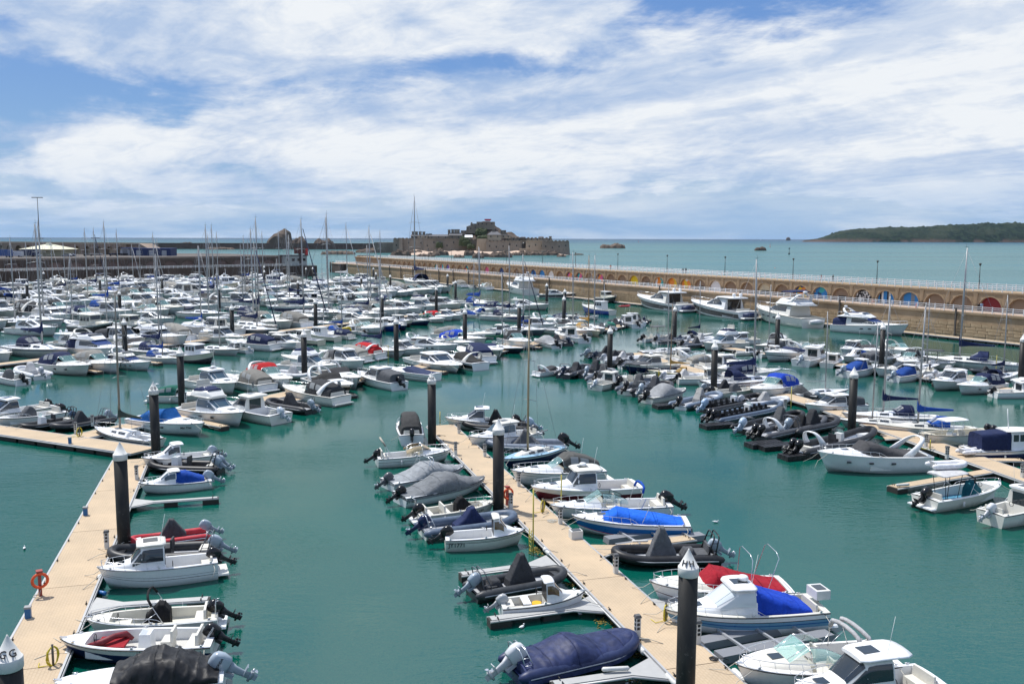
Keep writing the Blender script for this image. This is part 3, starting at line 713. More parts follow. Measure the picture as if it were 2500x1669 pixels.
    house(1172, 1330, 345, 405, 305, 1085, 28, castle_l, hip=True, chim=((1240, 288),)); house(1330, 1437, 350, 385, 346, 1095, 10, castle_l); house(1555, 1605, 374, 390, 366, 1100, 10, castle_m); house(1758, 1812, 378, 400, 362, 1090, 10, castle_m, chim=((1892, 360),))
    # shrubs
    for (x, y, w_, h_, dist) in ((915, 405, 15, 15, 1098), (938, 425, 13, 11, 1096), (1095, 290, 14, 14, 1136), (1118, 300, 12, 11, 1135), (625, 446, 9, 11, 1102), (985, 465, 10, 8, 1090), (1120, 368, 16, 7, 1110), (1150, 372, 14, 6, 1109)):
        sh = rock_mesh(w_, w_ * .5, h_ * .55, x * .01, 18, 10, .6); X, Z = FX(q(x, 0)[0], dist) - ox, FZ(q(x, 0)[0], q(0, y)[1], dist)
        o = sh.build('shrub_mass', plain('dark_leaves', (.040, .055, .022), .9, 0, .7), root); o.location = (X, dist - oy, Z - h_ * .35); o['kind'] = 'stuff'
castle()

# ---- wooded headland
def _head(g, b):
    p = geo_co(g); x, y, z = g.n('SeparateXYZ', {0: p}).outputs
    n = g.noise(p, .035, 5, .65); n2 = g.noise(p, .006, 3, .5)
    c = g.mix(g.ramp(n, .35, .68), (.006, .014, .012), (.026, .044, .026)); c = g.mix(g.ramp(n2, .45, .7), c, (.035, .046, .030))
    cl = g.m('MULTIPLY', g.ramp(g.m('ADD', z, g.m('MULTIPLY', n, 40)), 46, 24), g.ramp(n2, .42, .5))
    put(g, b, base=g.mix(cl, c, (.10, .068, .055)), rough=.95, spec=.1, normal=bump(g, n, 1., 8.))
def headland():
    D = 6200.; prof = ((1940, 0), (1952, 4), (1985, 8), (2005, 14), (2040, 26), (2070, 31), (2120, 33), (2180, 36), (2250, 37), (2310, 42), (2350, 43), (2400, 46), (2460, 47), (2520, 46), (2620, 48), (2760, 40), (2900, 20), (2960, 0))
    rows = []; nx, ny = 420, 22
    for i in range(nx + 1):
        px = 1938 + (2960 - 1938) * i / nx
        for (a, ha), (b_, hb) in zip(prof, prof[1:]):
            if a <= px <= b_: hh = lerp(ha, hb, (px - a) / (b_ - a)); break
        else: hh = 0
        H = (hh - 0) * D / F * .98; r = []
        for j in range(ny + 1):
            v = j / ny; y = D - 120 + v * 900; X = FX(px, D) + v * 260
            base = H * min(1, (v * 3.4) ** .55) if v < .65 else H * (1 - (v - .65) / .35)
            nz = mn.fractal(Vector((X * .012, y * .012, 3)), 1., 2., 4); cl = abs(mn.noise(Vector((X * .045, y * .045, 1)))) * 16 * min(1, H / 60)
            r.append((X, y, max(-3, base * (1 + .10 * nz) + cl * (1 if v > .12 else .3) - 2)))
        rows.append(r)
    m_ = MB().grid(rows, True); m_.f = [f[::-1] for f in m_.f]
    m_.build('headland', mat('headland_woods', _head), kind='structure')
headland()

# ---- things on the left quay
def yard():
    canvas = plain('cream_canvas', (.62, .60, .45), .7)
    c = Vector((FX(125, 425), 425., 10.2)); root = empty('pavilion', c, .0, 'cream pyramid roofed pavilion standing in the quay yard', 'pavilion')
    b = MB(); b.box((0, 0, 1.6), (17, 12, 3.2)); b.build('wall', plain('cream_wall', (.36, .34, .24), .8), root)
    b = MB(); b.add([(-10, -8, 3.2), (10, -8, 3.2), (10, 8, 3.2), (-10, 8, 3.2), (-1.6, -1.2, 5.4), (1.6, -1.2, 5.4), (1.6, 1.2, 5.4), (-1.6, 1.2, 5.4)], [(0, 1, 5, 4), (1, 2, 6, 5), (2, 3, 7, 6), (3, 0, 4, 7), (4, 5, 6, 7)], False); b.build('roof', canvas, root)
    MB().box((0, 0, 5.8), (2.4, 1.9, .9), top=.6).build('roof_vent', canvas, root)
    # boat-store sheds
    for (px0, px1, d, h, colr, lab) in ((326, 420, 436, 3.4, (.010, .026, .10), 'long dark blue shed at the end of the quay yard'), (300, 318, 440, 3.6, (.25, .25, .27), 'grey kiosk beside the long blue shed')):
        X0, X1 = FX(px0, d), FX(px1, d); r = empty('shed', ((X0 + X1) / 2, d, 10.2), 0, lab, 'shed'); w = X1 - X0
        MB().box((0, 4, h / 2), (w, 8, h)).build('wall', plain('shed_paint_%d' % px0, colr, .6), r); MB().box((0, 4, h + .12), (w + .6, 8.6, .24)).build('roof', plain('roof_sheet', (.03, .06, .2), .5), r)
        dm = MB().box((0, -.06, 1.3), (2.2, .12, 2.6)).mesh('door', plain('shed_door', (.3, .32, .36), .5))
        for k in range(3): mobj('door', dm, r, (-w / 3 + k * w / 3, 0, 0))
    # vehicles
    def vehicle(px, d, kind, colr, lab, rz=0.):
        body = plain('vehicle_paint_%s' % str(colr), colr, .3); r = empty(kind, (FX(px, d), d, 10.2), rz, lab, 'van' if kind == 'van' else ('truck' if kind == 'lorry' else 'car'))
        L, W_, H_ = dict(van=(6.4, 2.1, 2.6), lorry=(9., 2.5, 3.4), parked_car=(4.3, 1.8, 1.45))[kind]
        b = MB()
        if kind == 'parked_car':
            pr = [(-L / 2, .35), (-L / 2, .8), (-L / 2 + .9, .9), (-L / 2 + 1.6, H_), (L / 2 - 1.2, H_), (L / 2 - .3, .95), (L / 2, .8), (L / 2, .35)]
        elif kind == 'van': pr = [(-L / 2, .4), (-L / 2, 1.1), (-L / 2 + .9, 1.4), (-L / 2 + 1.7, H_), (L / 2, H_), (L / 2, .4)]
        else: pr = [(-L / 2, .5), (-L / 2, 3.0), (-L / 2 + 2.0, 3.1), (-L / 2 + 2.1, H_), (L / 2, H_), (L / 2, .6)]
        n = len(pr); b.grid([[(x, -W_ / 2, z) for x, z in pr], [(x, W_ / 2, z) for x, z in pr]], False, True); b.add([(x, -W_ / 2, z) for x, z in pr], [list(range(n))], False); b.add([(x, W_ / 2, z) for x, z in pr], [list(range(n))[::-1]], False)
        b.build('body', body, r)
        w = MB(); zx = {'van': (-L / 2 + 1.1, 2.0, 1.5, 2.1), 'lorry': (-L / 2 + .3, 1.3, 2.0, 2.8), 'parked_car': (-L / 2 + 1.3, 2.3, .95, 1.35)}[kind]
        for sy in (-1, 1): w.box((zx[0] + zx[1] / 2, sy * (W_ / 2 + .01), (zx[2] + zx[3]) / 2), (zx[1], .03, zx[3] - zx[2]))
        w.build('window', glass_d, r)
        wm = MB().tube([(0, -.12, 0), (0, .12, 0)], .36, 12).mesh('wheel', black)
        for sx in (-1, 1):
            for sy in (-1, 1): mobj('wheel', wm, r, (sx * L * .32, sy * (W_ / 2 - .1), .36))
    vehicle(42, 402, 'van', (.62, .63, .65), 'white camper van parked in the quay yard left of the pavilion'); vehicle(8, 396, 'lorry', (.03, .08, .25), 'blue lorry at the left end of the quay yard'); vehicle(74, 408, 'lorry', (.02, .03, .08), 'dark blue lorry between the camper van and pavilion')
    for i, (px, colr, lab) in enumerate(((92, (.6, .6, .62), 'white car beside the pavilion wall'), (168, (.3, .31, .33), 'silver car right of the pavilion'), (176, (.05, .06, .1), 'navy car right of the silver one'))): vehicle(px, 408 + i * 3, 'parked_car', colr, lab)
    # boats laid up ashore under covers
    rr = random.Random(2)
    lab = ('grey boat on a trailer by the brown arches', 'white dinghy on a trailer by the brown arches', 'dark covered dinghy beside the blue shed', 'black covered dinghy beside the blue shed')
    for i, px in enumerate((222, 238, 285, 300)):
        r = empty('trailer_boat', (FX(px, 425), 425, 10.2), .3, lab[i], 'boat', 'small boats laid up in the quay yard')
        c = MB(); c.grid([[(x, y * w, 1. + z) for y, z in ((-1, .3), (-.6, -.2), (0, -.4), (.6, -.2), (1, .3))] for x, w in ((-2.6, .8), (0, 1.), (1.6, .75), (2.9, .05))], True); c.build('hull', plain('laid_up_%d' % i, ((.3, .3, .32), (.7, .7, .7), (.02, .04, .12), (.02, .02, .03))[i]), r)
        MB().tube([(-2, -.9, .35), (-2, .9, .35)], .3, 8).box((0, 0, .5), (5, .3, .12)).build('trailer', black, r)
    # control building and lights at the mouth
    d = 452; X = FX(722, d); root = empty('harbour_control_building', (X, d, 0), QANG, 'pale control building beside the harbour mouth', 'building')
    MB().box((0, 2, 7.6), (12, 6, 5)).build('wall', plain('pale_render', (.42, .42, .40), .8), root); MB().box((0, 2, 10.3), (13, 7, .5)).build('roof', plain('dark_roof', (.06, .06, .07)), root)
    wn = MB().box((0, -1.03, 0), (1.5, .1, 1.3)).mesh('window', glass_d)
    for k in range(4): mobj('window', wn, root, (-4.5 + k * 3, 0, 8.2))
    root = empty('signal_tower', (FX(733, d), d + 1, 0), QANG, 'dark signal gantry with red panels over the harbour mouth', 'signal tower')
    MB().box((0, 0, 8), (1.2, 1.2, 7)).build('post', plain('dark_post', (.05, .04, .04)), root); MB().box((0, 0, 12.6), (6, 1.2, 3)).build('panel', plain('brown_panel', (.10, .03, .025)), root); MB().box((3.4, 0, 11.8), (1.3, 1.3, 3.6)).build('red_light_panel', plain('red_panel', (.55, .03, .03)), root)
    o = MB().box((0, 0, 1.6), (6, 3.2, 3.2)).box((0, 0, 3.3), (6.4, 3.6, .25)).build('green_cabin', plain('bright_green_paint', (.02, .42, .10), .5)); o.location = (FX(689, 452), 452, 5.2); o.rotation_euler.z = QANG; tag(o, 'bright green cabin on the low walk by the control building', 'cabin')
    # tall floodlight mast and two lamp poles
    for (px, yt, d, lab) in ((103, 484, 430, 'very tall floodlight mast behind the pavilion'), (103.5, 582, 470, 'short lamp pole against the breakwater top'), (239, 581, 455, 'twin lamp pole above the breakwater arches')):
        x = FX(px, d); zt = FZ(px, yt, d); r = empty('floodlight_mast', (x, d, 10.2), 0, lab, 'light mast'); h = zt - 10.2
        MB().tube([(0, 0, 0), (0, 0, h)], [.28, .13], 8).build('post', plain('mast_grey', (.10, .11, .12)), r); MB().box((0, 0, h), (5 if h > 20 else 4, .8, .35)).build('lamp_head', plain('mast_grey', (.1, .11, .12)), r)
yard()
# ================================================================ BOAT BUILDERS (x forward, y to port, z up, origin on the waterline amidships)
WH = (.80, .81, .82); CREAM = (.70, .66, .54); NAVY = (.012, .022, .075); ROYAL = (.010, .075, .42); BLK = (.009, .009, .011); CHAR = (.022, .023, .026)
GREY = (.095, .10, .11); LGREY = (.36, .37, .39); MAROON = (.085, .010, .018); RED = (.42, .018, .030); TEALC = (.01, .13, .17); GREEN = (.008, .12, .085); TAN = (.50, .40, .26); SILV = (.34, .40, .46)
BLUEGREY = (.075, .105, .155); SKY = (.20, .42, .62); DKG = (.010, .012, .014)
wht = lambda: gel(WH)
seatm = plain('seat_vinyl', (.62, .60, .54), .5); floor_m = plain('cockpit_sole', (.50, .49, .46), .6, 0, .15); teak = plain('teak_deck', (.34, .22, .12), .6, 0, .2); antif = plain('antifouling', (.018, .022, .03), .7)

class Hull:
    def __init__(s, L, B, hs, hb, fine=2.3, sternw=.90, rake=.11, blunt=.72, pw=1.9):
        s.L, s.B, s.hs, s.hb, s.fine, s.sw, s.rake, s.blunt, s.pw = L, B, hs, hb, fine, sternw, rake, blunt, pw
    def X(s, t): return -s.L / 2 + s.L * t
    def b(s, t):
        t0 = .42
        if t < t0: k = s.sw + (1 - s.sw) * sin(t / t0 * pi / 2)
        else: k = max(.012, 1 - ((t - t0) / (1 - t0)) ** s.fine) ** s.blunt
        return s.B / 2 * k
    def z(s, t): return s.hs + (s.hb - s.hs) * t ** s.pw
    def outer(s, root, bands, name='hull', n=17, sail=False):
        """bands: list of (fraction of topside height, material)"""
        mats = [antif if sail else bands[0][1]]; fr = [0.]; mi = []
        for f, m_ in bands:
            if m_ not in mats: mats.append(m_)
            fr.append(f); mi.append(mats.index(m_))
        if len(fr) == 2: fr = [0, .5, 1.]; mi = [mi[0], mi[0]]
        rows = []
        for i in range(n):
            t = i / (n - 1); t = 1 - (1 - t) ** 1.25 if True else t
            b = s.b(t); z = s.z(t); half = []
            if sail: bc, zc, kz = b * (.80 - .55 * t ** 3), -.03 + .06 * t ** 4, (-.4 + .42 * t ** 3 + .36 * (1 - t) ** 6)
            else: bc, zc, kz = b * (.86 - .50 * t ** 4), .02 + .42 * s.hb * t ** 4, -.32 + .36 * t ** 6
            sh = lambda zz: s.L * s.rake * t ** 4 * (1 - max(0, zz + .32) / (z + .32)) + (s.L * .035 * (1 - t) ** 8 * (zz / z) if sail else 0)
            half = [(s.X(t) - sh(kz), 0, kz), (s.X(t) - sh(zc), bc, zc)]
            for f in fr[1:]:
                zz = lerp(zc, z, f); half.append((s.X(t) - sh(zz), bc + (b - bc) * f ** (1 + .5 * t), zz))
            rows.append([(x, -y, zz) for x, y, zz in half[::-1]] + half[1:])
        mc = (mi[::-1] + [0, 0] + mi)
        m_ = MB().grid(rows, True, False, False, False, mcol=mc)
        r = rows[0]; m_.add(r, [list(range(len(r)))[::-1]], False, mi[-1])
        return m_.build(name, mats, root)
    def deck(s, root, m, cockpit=None, g=.16, camber=.05, sole=.12, sole_m=None, n=18, name='deck'):
        ts = [i / (n - 1) for i in range(n)]; ts = [1 - (1 - t) ** 1.25 for t in ts]
        c0, c1 = cockpit or (9, 9)
        st = [(t, c0 < t < c1) for t in ts if not (abs(t - c0) < .012 or abs(t - c1) < .012)]
        if cockpit:
            for c, (p, q) in ((c0, (False, True)), (c1, (True, False))): st += [(c + (-1e-4), p), (c + 1e-4, q)]
        st.sort(); rows = []
        for t, op in st:
            t_ = max(0, min(1, t)); b, z, x = s.b(t_), s.z(t_), s.X(t_); gg = min(g, b * .45)
            if op: h = [(b, z), (b - .03, z + .045), (b - gg, z + .045), (b - gg - .02, sole), (0, sole)]
            else: h = [(b, z), (b - min(.03, b * .2), z + .045), (b - gg, z + .05), (b * .5, z + .05 + camber * .7 * (b * 2 / s.B)), (0, z + .05 + camber * (b * 2 / s.B))]
            rows.append([(x, y, zz) for y, zz in h] + [(x, -y, zz) for y, zz in h[-2::-1]])
        mb = MB(); mb.grid(rows, False)
        ncol = 8
        for fi in range(len(mb.f)):
            i, j = divmod(fi, ncol)
            if st[i][1] and st[i + 1][1] and j in (3, 4): mb.m[fi] = 1
        mb.f = [f[::-1] for f in mb.f]
        return mb.build(name, [m, sole_m or floor_m], root)
    def rub(s, root, m, r=.028, dz=.0, name='rub_rail', n=16):
        mb = MB()
        pts = [(s.X(i / n), s.b(i / n) + r * .4, s.z(i / n) + dz) for i in range(n + 1)]
        mb.tube(pts + [(x, -y, z) for x, y, z in pts[::-1]], r, 5); return mb.build(name, m, root)
    def rail(s, root, t0=.5, t1=.985, h=.42, inset=.10, n=6, r=.016, name='bow_rail', m=None):
        mb = MB(); k = 10
        pts = [(s.X(lerp(t0, t1, i / k)) - (0), max(.03, s.b(lerp(t0, t1, i / k)) - inset), s.z(lerp(t0, t1, i / k)) + h * min(1, .15 + i / 1.6)) for i in range(k + 1)]
        mb.tube(pts + [(x, -y, z) for x, y, z in pts[::-1]], r, 5)
        for i in range(1, n + 1):
            t = lerp(t0, t1, i / n)
            for sg in (-1, 1):
                y = max(.03, s.b(t) - inset); mb.tube([(s.X(t) - .06, sg * max(.03, s.b(t) - inset * .5), s.z(t) + .02), (s.X(t), sg * y, s.z(t) + h * min(1, .15 + i / n * 6))], r * .85, 4)
        return mb.build(name, m or steel, root)

# ---- arched forms: cabins, covers, canopies
class Arch:
    def __init__(s, st, e=.35, tum=.08, skew=None): s.st, s.e, s.tum = st, e, tum
    def p(s, u, a):
        i = max(0, min(len(s.st) - 2, int(u))); f = u - i; A, B = s.st[i], s.st[i + 1]
        x, hw, z0, h = (lerp(A[k], B[k], f) for k in range(4))
        c, sn = cos(pi * a), max(0., sin(pi * a)); e = s.e
        v = sn ** e
        return Vector((x, hw * math.copysign(abs(c) ** e, c) * (1 - s.tum * v), z0 + h * v))
    def va(s, v): return math.asin(max(0, min(1, v)) ** (1 / s.e)) / pi
    def body(s, mb, n=12, caps=(True, True), wob=0., seed=0, sub=1, mi=None, fine=False):
        al = [s.va(v) for v in ((0, .2, .35, .5, .65, .8) if fine else (0, .5, .8))] + [lerp(s.va(.93), .5, k / (7 if fine else 3)) for k in range(8 if fine else 4)]; al = al + [1 - a for a in al[-2::-1]]
        rows = []; nu = (len(s.st) - 1) * sub
        for i in range(nu + 1):
            r = []
            for a in al:
                p = s.p(i / sub, a)
                if wob:
                    c_ = s.p(i / sub, .5); q_ = (p - Vector((p.x, 0, c_.z * .3))); q_ = q_.normalized() if q_.length > .01 else Vector((0, 0, 1))
                    rg = 1 - abs(mn.noise(Vector((p.x * 1.9 + p.z * 1.1 + seed, abs(a - .5) * 3.2, seed)))) * 2.4
                    p = p + q_ * wob * (mn.fractal(Vector((p.x * 1.3 + seed, p.y * 1.6, p.z)), 1., 2., 3) + .45 * max(0, rg) - .1) * (.25 if a in (0, 1) else 1)
                r.append(p)
            rows.append(r)
        mb.grid(rows, True, False, False, False, mi); k = len(al)
        if caps[0]: mb.add(rows[0], [list(range(k))], False, mi)
        if caps[1]: mb.add(rows[-1], [list(range(k))[::-1]], False, mi)
        return mb
    def patch(s, mb, u0, u1, a0, a1, nu=4, na=3, off=.014, shape=None, mi=None):
        rows = []; rows2 = []
        for i in range(nu + 1):
            u = lerp(u0, u1, i / nu); r = []
            for j in range(na + 1):
                b0, b1 = (a0, a1) if shape is None else shape(i / nu, a0, a1)
                a = lerp(b0, b1, j / na); p = s.p(u, a)
                d1 = s.p(min(u + .02, len(s.st) - 1), a) - s.p(max(u - .02, 0), a); d2 = s.p(u, min(1, a + .01)) - s.p(u, max(0, a - .01))
                nn = d1.cross(d2)
                if nn.length > 1e-9: nn.normalize()
                c = s.p(u, .5); cen = Vector((p.x, 0, s.st[0][2]))
                if nn.dot(p - cen) < 0: nn = -nn
                r.append(p + nn * off)
            rows.append(r)
        return mb.grid(rows, True, mi=mi)
    def side(s, mb, u0, u1, v0, v1, shape=None, off=.014, nu=4, mi=None):
        a0, a1 = s.va(v0), s.va(v1)
        sh = None
        if shape: sh = lambda f, x, y: (x, s.va(lerp(v0, v1, shape(f))))
        s.patch(mb, u0, u1, a0, a1, nu, 2, off, sh, mi)
        sh2 = (lambda f, x, y: (1 - a0, 1 - s.va(lerp(v0, v1, shape(f))))) if shape else None
        s.patch(mb, u0, u1, 1 - a0, 1 - a1, nu, 2, off, sh2, mi)
        return mb
almond = lambda f: max(.03, sin(pi * min(1, f * .62 + .38)) ** .7) if f > .01 else .75
almond2 = lambda f: max(.02, sin(pi * (f * .9 + .05)) ** .6)

def slab(mb, x0, x1, hw0, hw1, z, th, camber=.06, mi=None, n=8, slope=0.):
    """rounded roof slab"""
    rows = []
    for i in range(n + 1):
        f = i / n; x = lerp(x0, x1, f); hw = lerp(hw0, hw1, f) * (1 - (abs(2 * f - 1)) ** 7 * .22); zz = z + slope * f + camber * .6 * (1 - (2 * f - 1) ** 2)
        top = [(x, y * hw, zz + th + camber * (1 - y * y)) for y in (-.92, -.55, 0, .55, .92)]
        bot = [(x, y * hw, zz) for y in (.9, 0, -.9)]
        rows.append([(x, -hw, zz + th * .5)] + top + [(x, hw, zz + th * .5)] + bot)
    return mb.grid(rows, True, True, True, True, mi)

_ob = {}
def outboard(root, x, y, z, sc, col, tilt=62, name='outboard_motor', band=None):
    key = col
    if key not in _ob:
        def ring(zz, xc, hx, hy, n=12): return [(xc + hx * math.copysign(abs(cos(2 * pi * k / n)) ** .6, cos(2 * pi * k / n)), hy * math.copysign(abs(sin(2 * pi * k / n)) ** .6, sin(2 * pi * k / n)), zz) for k in range(n)]
        cm = plain('cowling_%s' % str(col), col, .22, 0, .05)
        c = MB().grid([ring(*q) for q in ((.02, -.30, .26, .15), (.06, -.30, .32, .19), (.38, -.32, .36, .22), (.62, -.30, .33, .21), (.74, -.26, .24, .16), (.78, -.24, .08, .06))], True, True, True, True)
        b = MB(); b.grid([ring(*q) for q in ((.04, -.30, .22, .12), (-.25, -.28, .14, .09), (-.62, -.28, .12, .055), (-.95, -.30, .13, .04))], True, True, True, True)
        b.box((-.40, 0, -.60), (.40, .30, .03)); b.tube([(-.08, 0, -.86), (-.5, 0, -.86)], [.05, .085], 8); b.box((-.02, 0, -.10), (.14, .26, .42)); b.prism([(-.20, -.02), (-.45, -.02), (-.40, .02), (-.20, .02)], -1.10, -.95)
        pr = MB()
        for k in range(3):
            a = k * 2 * pi / 3; pr.add([(-.50, .04 * cos(a), -.86 + .04 * sin(a)), (-.56, .19 * cos(a - .35), -.86 + .19 * sin(a - .35)), (-.53, .21 * cos(a + .1), -.86 + .21 * sin(a + .1)), (-.48, .19 * cos(a + .45), -.86 + .19 * sin(a + .45))], [(0, 1, 2, 3), (3, 2, 1, 0)])
        pr.tube([(-.47, 0, -.86), (-.60, 0, -.86)], [.06, .03], 8)
        legc = col if sum(col) < .9 and sum(col) > .08 else ((.018, .018, .02) if sum(col) < .1 else tuple(x * .8 for x in col))
        _ob[key] = (b.mesh('outboard_motor', plain('outboard_leg_%s' % str(legc), legc, .35)), c.mesh('cowling', cm), pr.mesh('propeller', steel if col != BLK else black))
    m = _ob[key]; o = mobj(name, m[0], root, (x, y, z), sc=(sc, sc, sc)); o.rotation_euler = (0, R(tilt), 0)
    cw = mobj('cowling', m[1], o); mobj('propeller', m[2], o)
    if band:
        for s_ in (-1, 1): lettering(band, .13, white_p if sum(col) < .3 else black, o, (-.30, s_ * .226, .40), (pi / 2, 0, 0 if s_ < 0 else pi), 'cowling_lettering')
    return o
def fender(root, x, y, z, m=None, r=.11, h=.5):
    mb = MB(); mb.tube([(x, y, z), (x, y, z + .06), (x, y, z + h - .06), (x, y, z + h)], [.03, r, r, .03], 8); mb.tube([(x, y, z + h), (x, y * .98, z + h + .35)], .012, 4); return mb.build('fender', m or plain('fender_white', (.62, .62, .6), .45), root)
def antenna(root, x, y, z, h=1.8, lean=-.3, name='antenna'): return MB().tube([(x, y, z), (x + lean, y, z + h)], [.014, .008], 4).build(name, white_p, root)
def radome(root, x, y, z, r=.24): return MB().grid([[(x + q * cos(2 * pi * k / 12), y + q * sin(2 * pi * k / 12), z + zz) for k in range(12)] for q, zz in ((r * .5, 0), (r * .5, .06), (r, .08), (r, .2), (r * .8, .27), (.01, .3))], True, True).build('radar_dome', white_p, root)
def hull_text(root, H, txt, t, size, m=None, side=-1, f=.62, name='registration_number', shear=0, dz=0):
    def q(t_, f_):
        b, z = H.b(t_), H.z(t_); bc, zc = b * (.86 - .50 * t_ ** 4), .02 + .42 * H.hb * t_ ** 4; zz = lerp(zc, z, f_)
        return Vector((H.X(t_) - H.L * H.rake * t_ ** 4 * (1 - max(0, zz + .32) / (z + .32)), side * (bc + (b - bc) * f_ ** (1 + .5 * t_)), zz))
    p = q(t, f); u = (q(t + .03, f) - q(t - .03, f)).normalized() * (1 if side < 0 else -1); v = (q(t, f + .1) - q(t, f - .1)).normalized(); n = u.cross(v).normalized(); v = n.cross(u)
    M = Matrix((u, v, n)).transposed(); return lettering(txt, size, m or black, root, p + n * (.03 + size * .10), M.to_euler(), name, shear)
def tube_text(root, x, y, z, txt, size, m, side=-1, yaw=0.):
    return lettering(txt, size, m, root, (x, y, z), (pi / 2 - .45, 0, yaw if side < 0 else pi + yaw), 'registration_number')

def console(root, x, z, w=.8, h=1.0, m=None, wind=True, d=.6):
    mb = MB().box((x, 0, z + h / 2), (d, w, h), top=.8, topy=.9); mb.build('console', m or wht(), root)
    if wind: MB().grid([[(x + d * .35 - f * .18, y * w * .45, z + h + f * .35) for y in (-1, -.4, .4, 1)] for f in (0, 1)], True).build('windscreen', glass_c, root)
def seat(root, x, y, z, w=.9, d=.5, h=.42, back=True, m=None, name='seat', bx=-1):
    mb = MB().box((x, y, z + h / 2), (d, w, h), top=.96)
    if back: mb.box((x + bx * d * .5, y, z + h + .22), (.12, w, .5), top=.9)
    return mb.build(name, m or seatm, root)
def cover_arch(root, st, m, e=.8, tum=.0, wob=.03, name='cover', sub=3, seed=0, caps=(True, True)):
    near = SPLIT[0]; a = Arch(st, e, tum); mb = a.body(MB(), caps=caps, wob=wob * (1.25 if near else 1), sub=sub * (3 if near else 1), seed=seed, fine=near); o = mb.build(name, m, root)
    if near and name in ('cover', 'canopy', 'cockpit_cover', 'cockpit_canopy', 'console_cover'):
        sm_ = MB(); n = len(st) - 1
        for u in ([n * k / 5 for k in range(1, 5)] if n > 6 else [k for k in range(1, n)]):
            sm_.tube([a.p(u, .06 + .88 * k / 12) + Vector((0, 0, .02 + wob * .5)) for k in range(13)], .012, 4)
        sm_.build('seam', m, o)
    return o
def a_frame(root, x, hw, z0, h, m=None, r=.035, lean=-.25, name='tower_frame', cross=2):
    mb = MB()
    for dx in (0, .45):
        mb.tube([(x + dx, -hw, z0), (x + dx * .6 + lean, -hw * .85, z0 + h * .92), (x + dx * .6 + lean, -hw * .6, z0 + h), (x + dx * .6 + lean, hw * .6, z0 + h), (x + dx * .6 + lean, hw * .85, z0 + h * .92), (x + dx, hw, z0)], r, 6)
    for s_ in (-1, 1):
        for k in range(cross): f = (k + 1) / (cross + 1); mb.tube([(x + lean * f, s_ * hw * (1 - .15 * f), z0 + h * f), (x + .45 - .18 * f + lean * f, s_ * hw * (1 - .15 * f), z0 + h * f)], r * .7, 5)
    return mb.build(name, m or black, root)
def roll_arch(root, x, hw, z0, h, m, w=.45, th=.07, lean=-.7, name='radar_arch', n=14, foot=.5):
    """broad moulded arch across the boat, swept aft"""
    rows = []
    for i in range(n + 1):
        a = pi * i / n; c, s_ = cos(a), sin(a) ** .62
        y, z = hw * math.copysign(abs(c) ** .62, c) * (1 - .12 * s_), z0 + h * s_; xx = x + lean * (s_); ww = w * (1 - .35 * s_)
        oy, oz = (y / hw), s_
        ny, nz = th * (abs(c) ** .5) * math.copysign(1, c), th * s_
        rows.append([(xx - ww / 2, y, z), (xx + ww / 2 + foot * (1 - s_), y, z), (xx + ww / 2 + foot * (1 - s_), y - ny, z - nz), (xx - ww / 2, y - ny, z - nz)])
    return MB().grid(rows, True, True, True, True).build(name, m, root)
def bimini_bar(root, x, hw, z0, h, lean, m, r=.085, name='folded_bimini'):
    a = [(x + lean * s_, hw * c, z0 + h * s_) for c, s_ in ((1, .3), (.98, .7), (.85, .93), (.5, 1.), (0, 1.03), (-.5, 1.), (-.85, .93), (-.98, .7), (-1, .3))]
    MB().tube(a[1:-1], r, 7).build(name, m, root); MB().tube([(x, hw, z0)] + a + [(x, -hw, z0)], .018, 5).tube([(x + lean * .45, hw, z0 + h * .45), (x + lean + .5, hw, z0)], .014, 4).tube([(x + lean * .45, -hw, z0 + h * .45), (x + lean + .5, -hw, z0)], .014, 4).build('bimini_frame', steel, root)

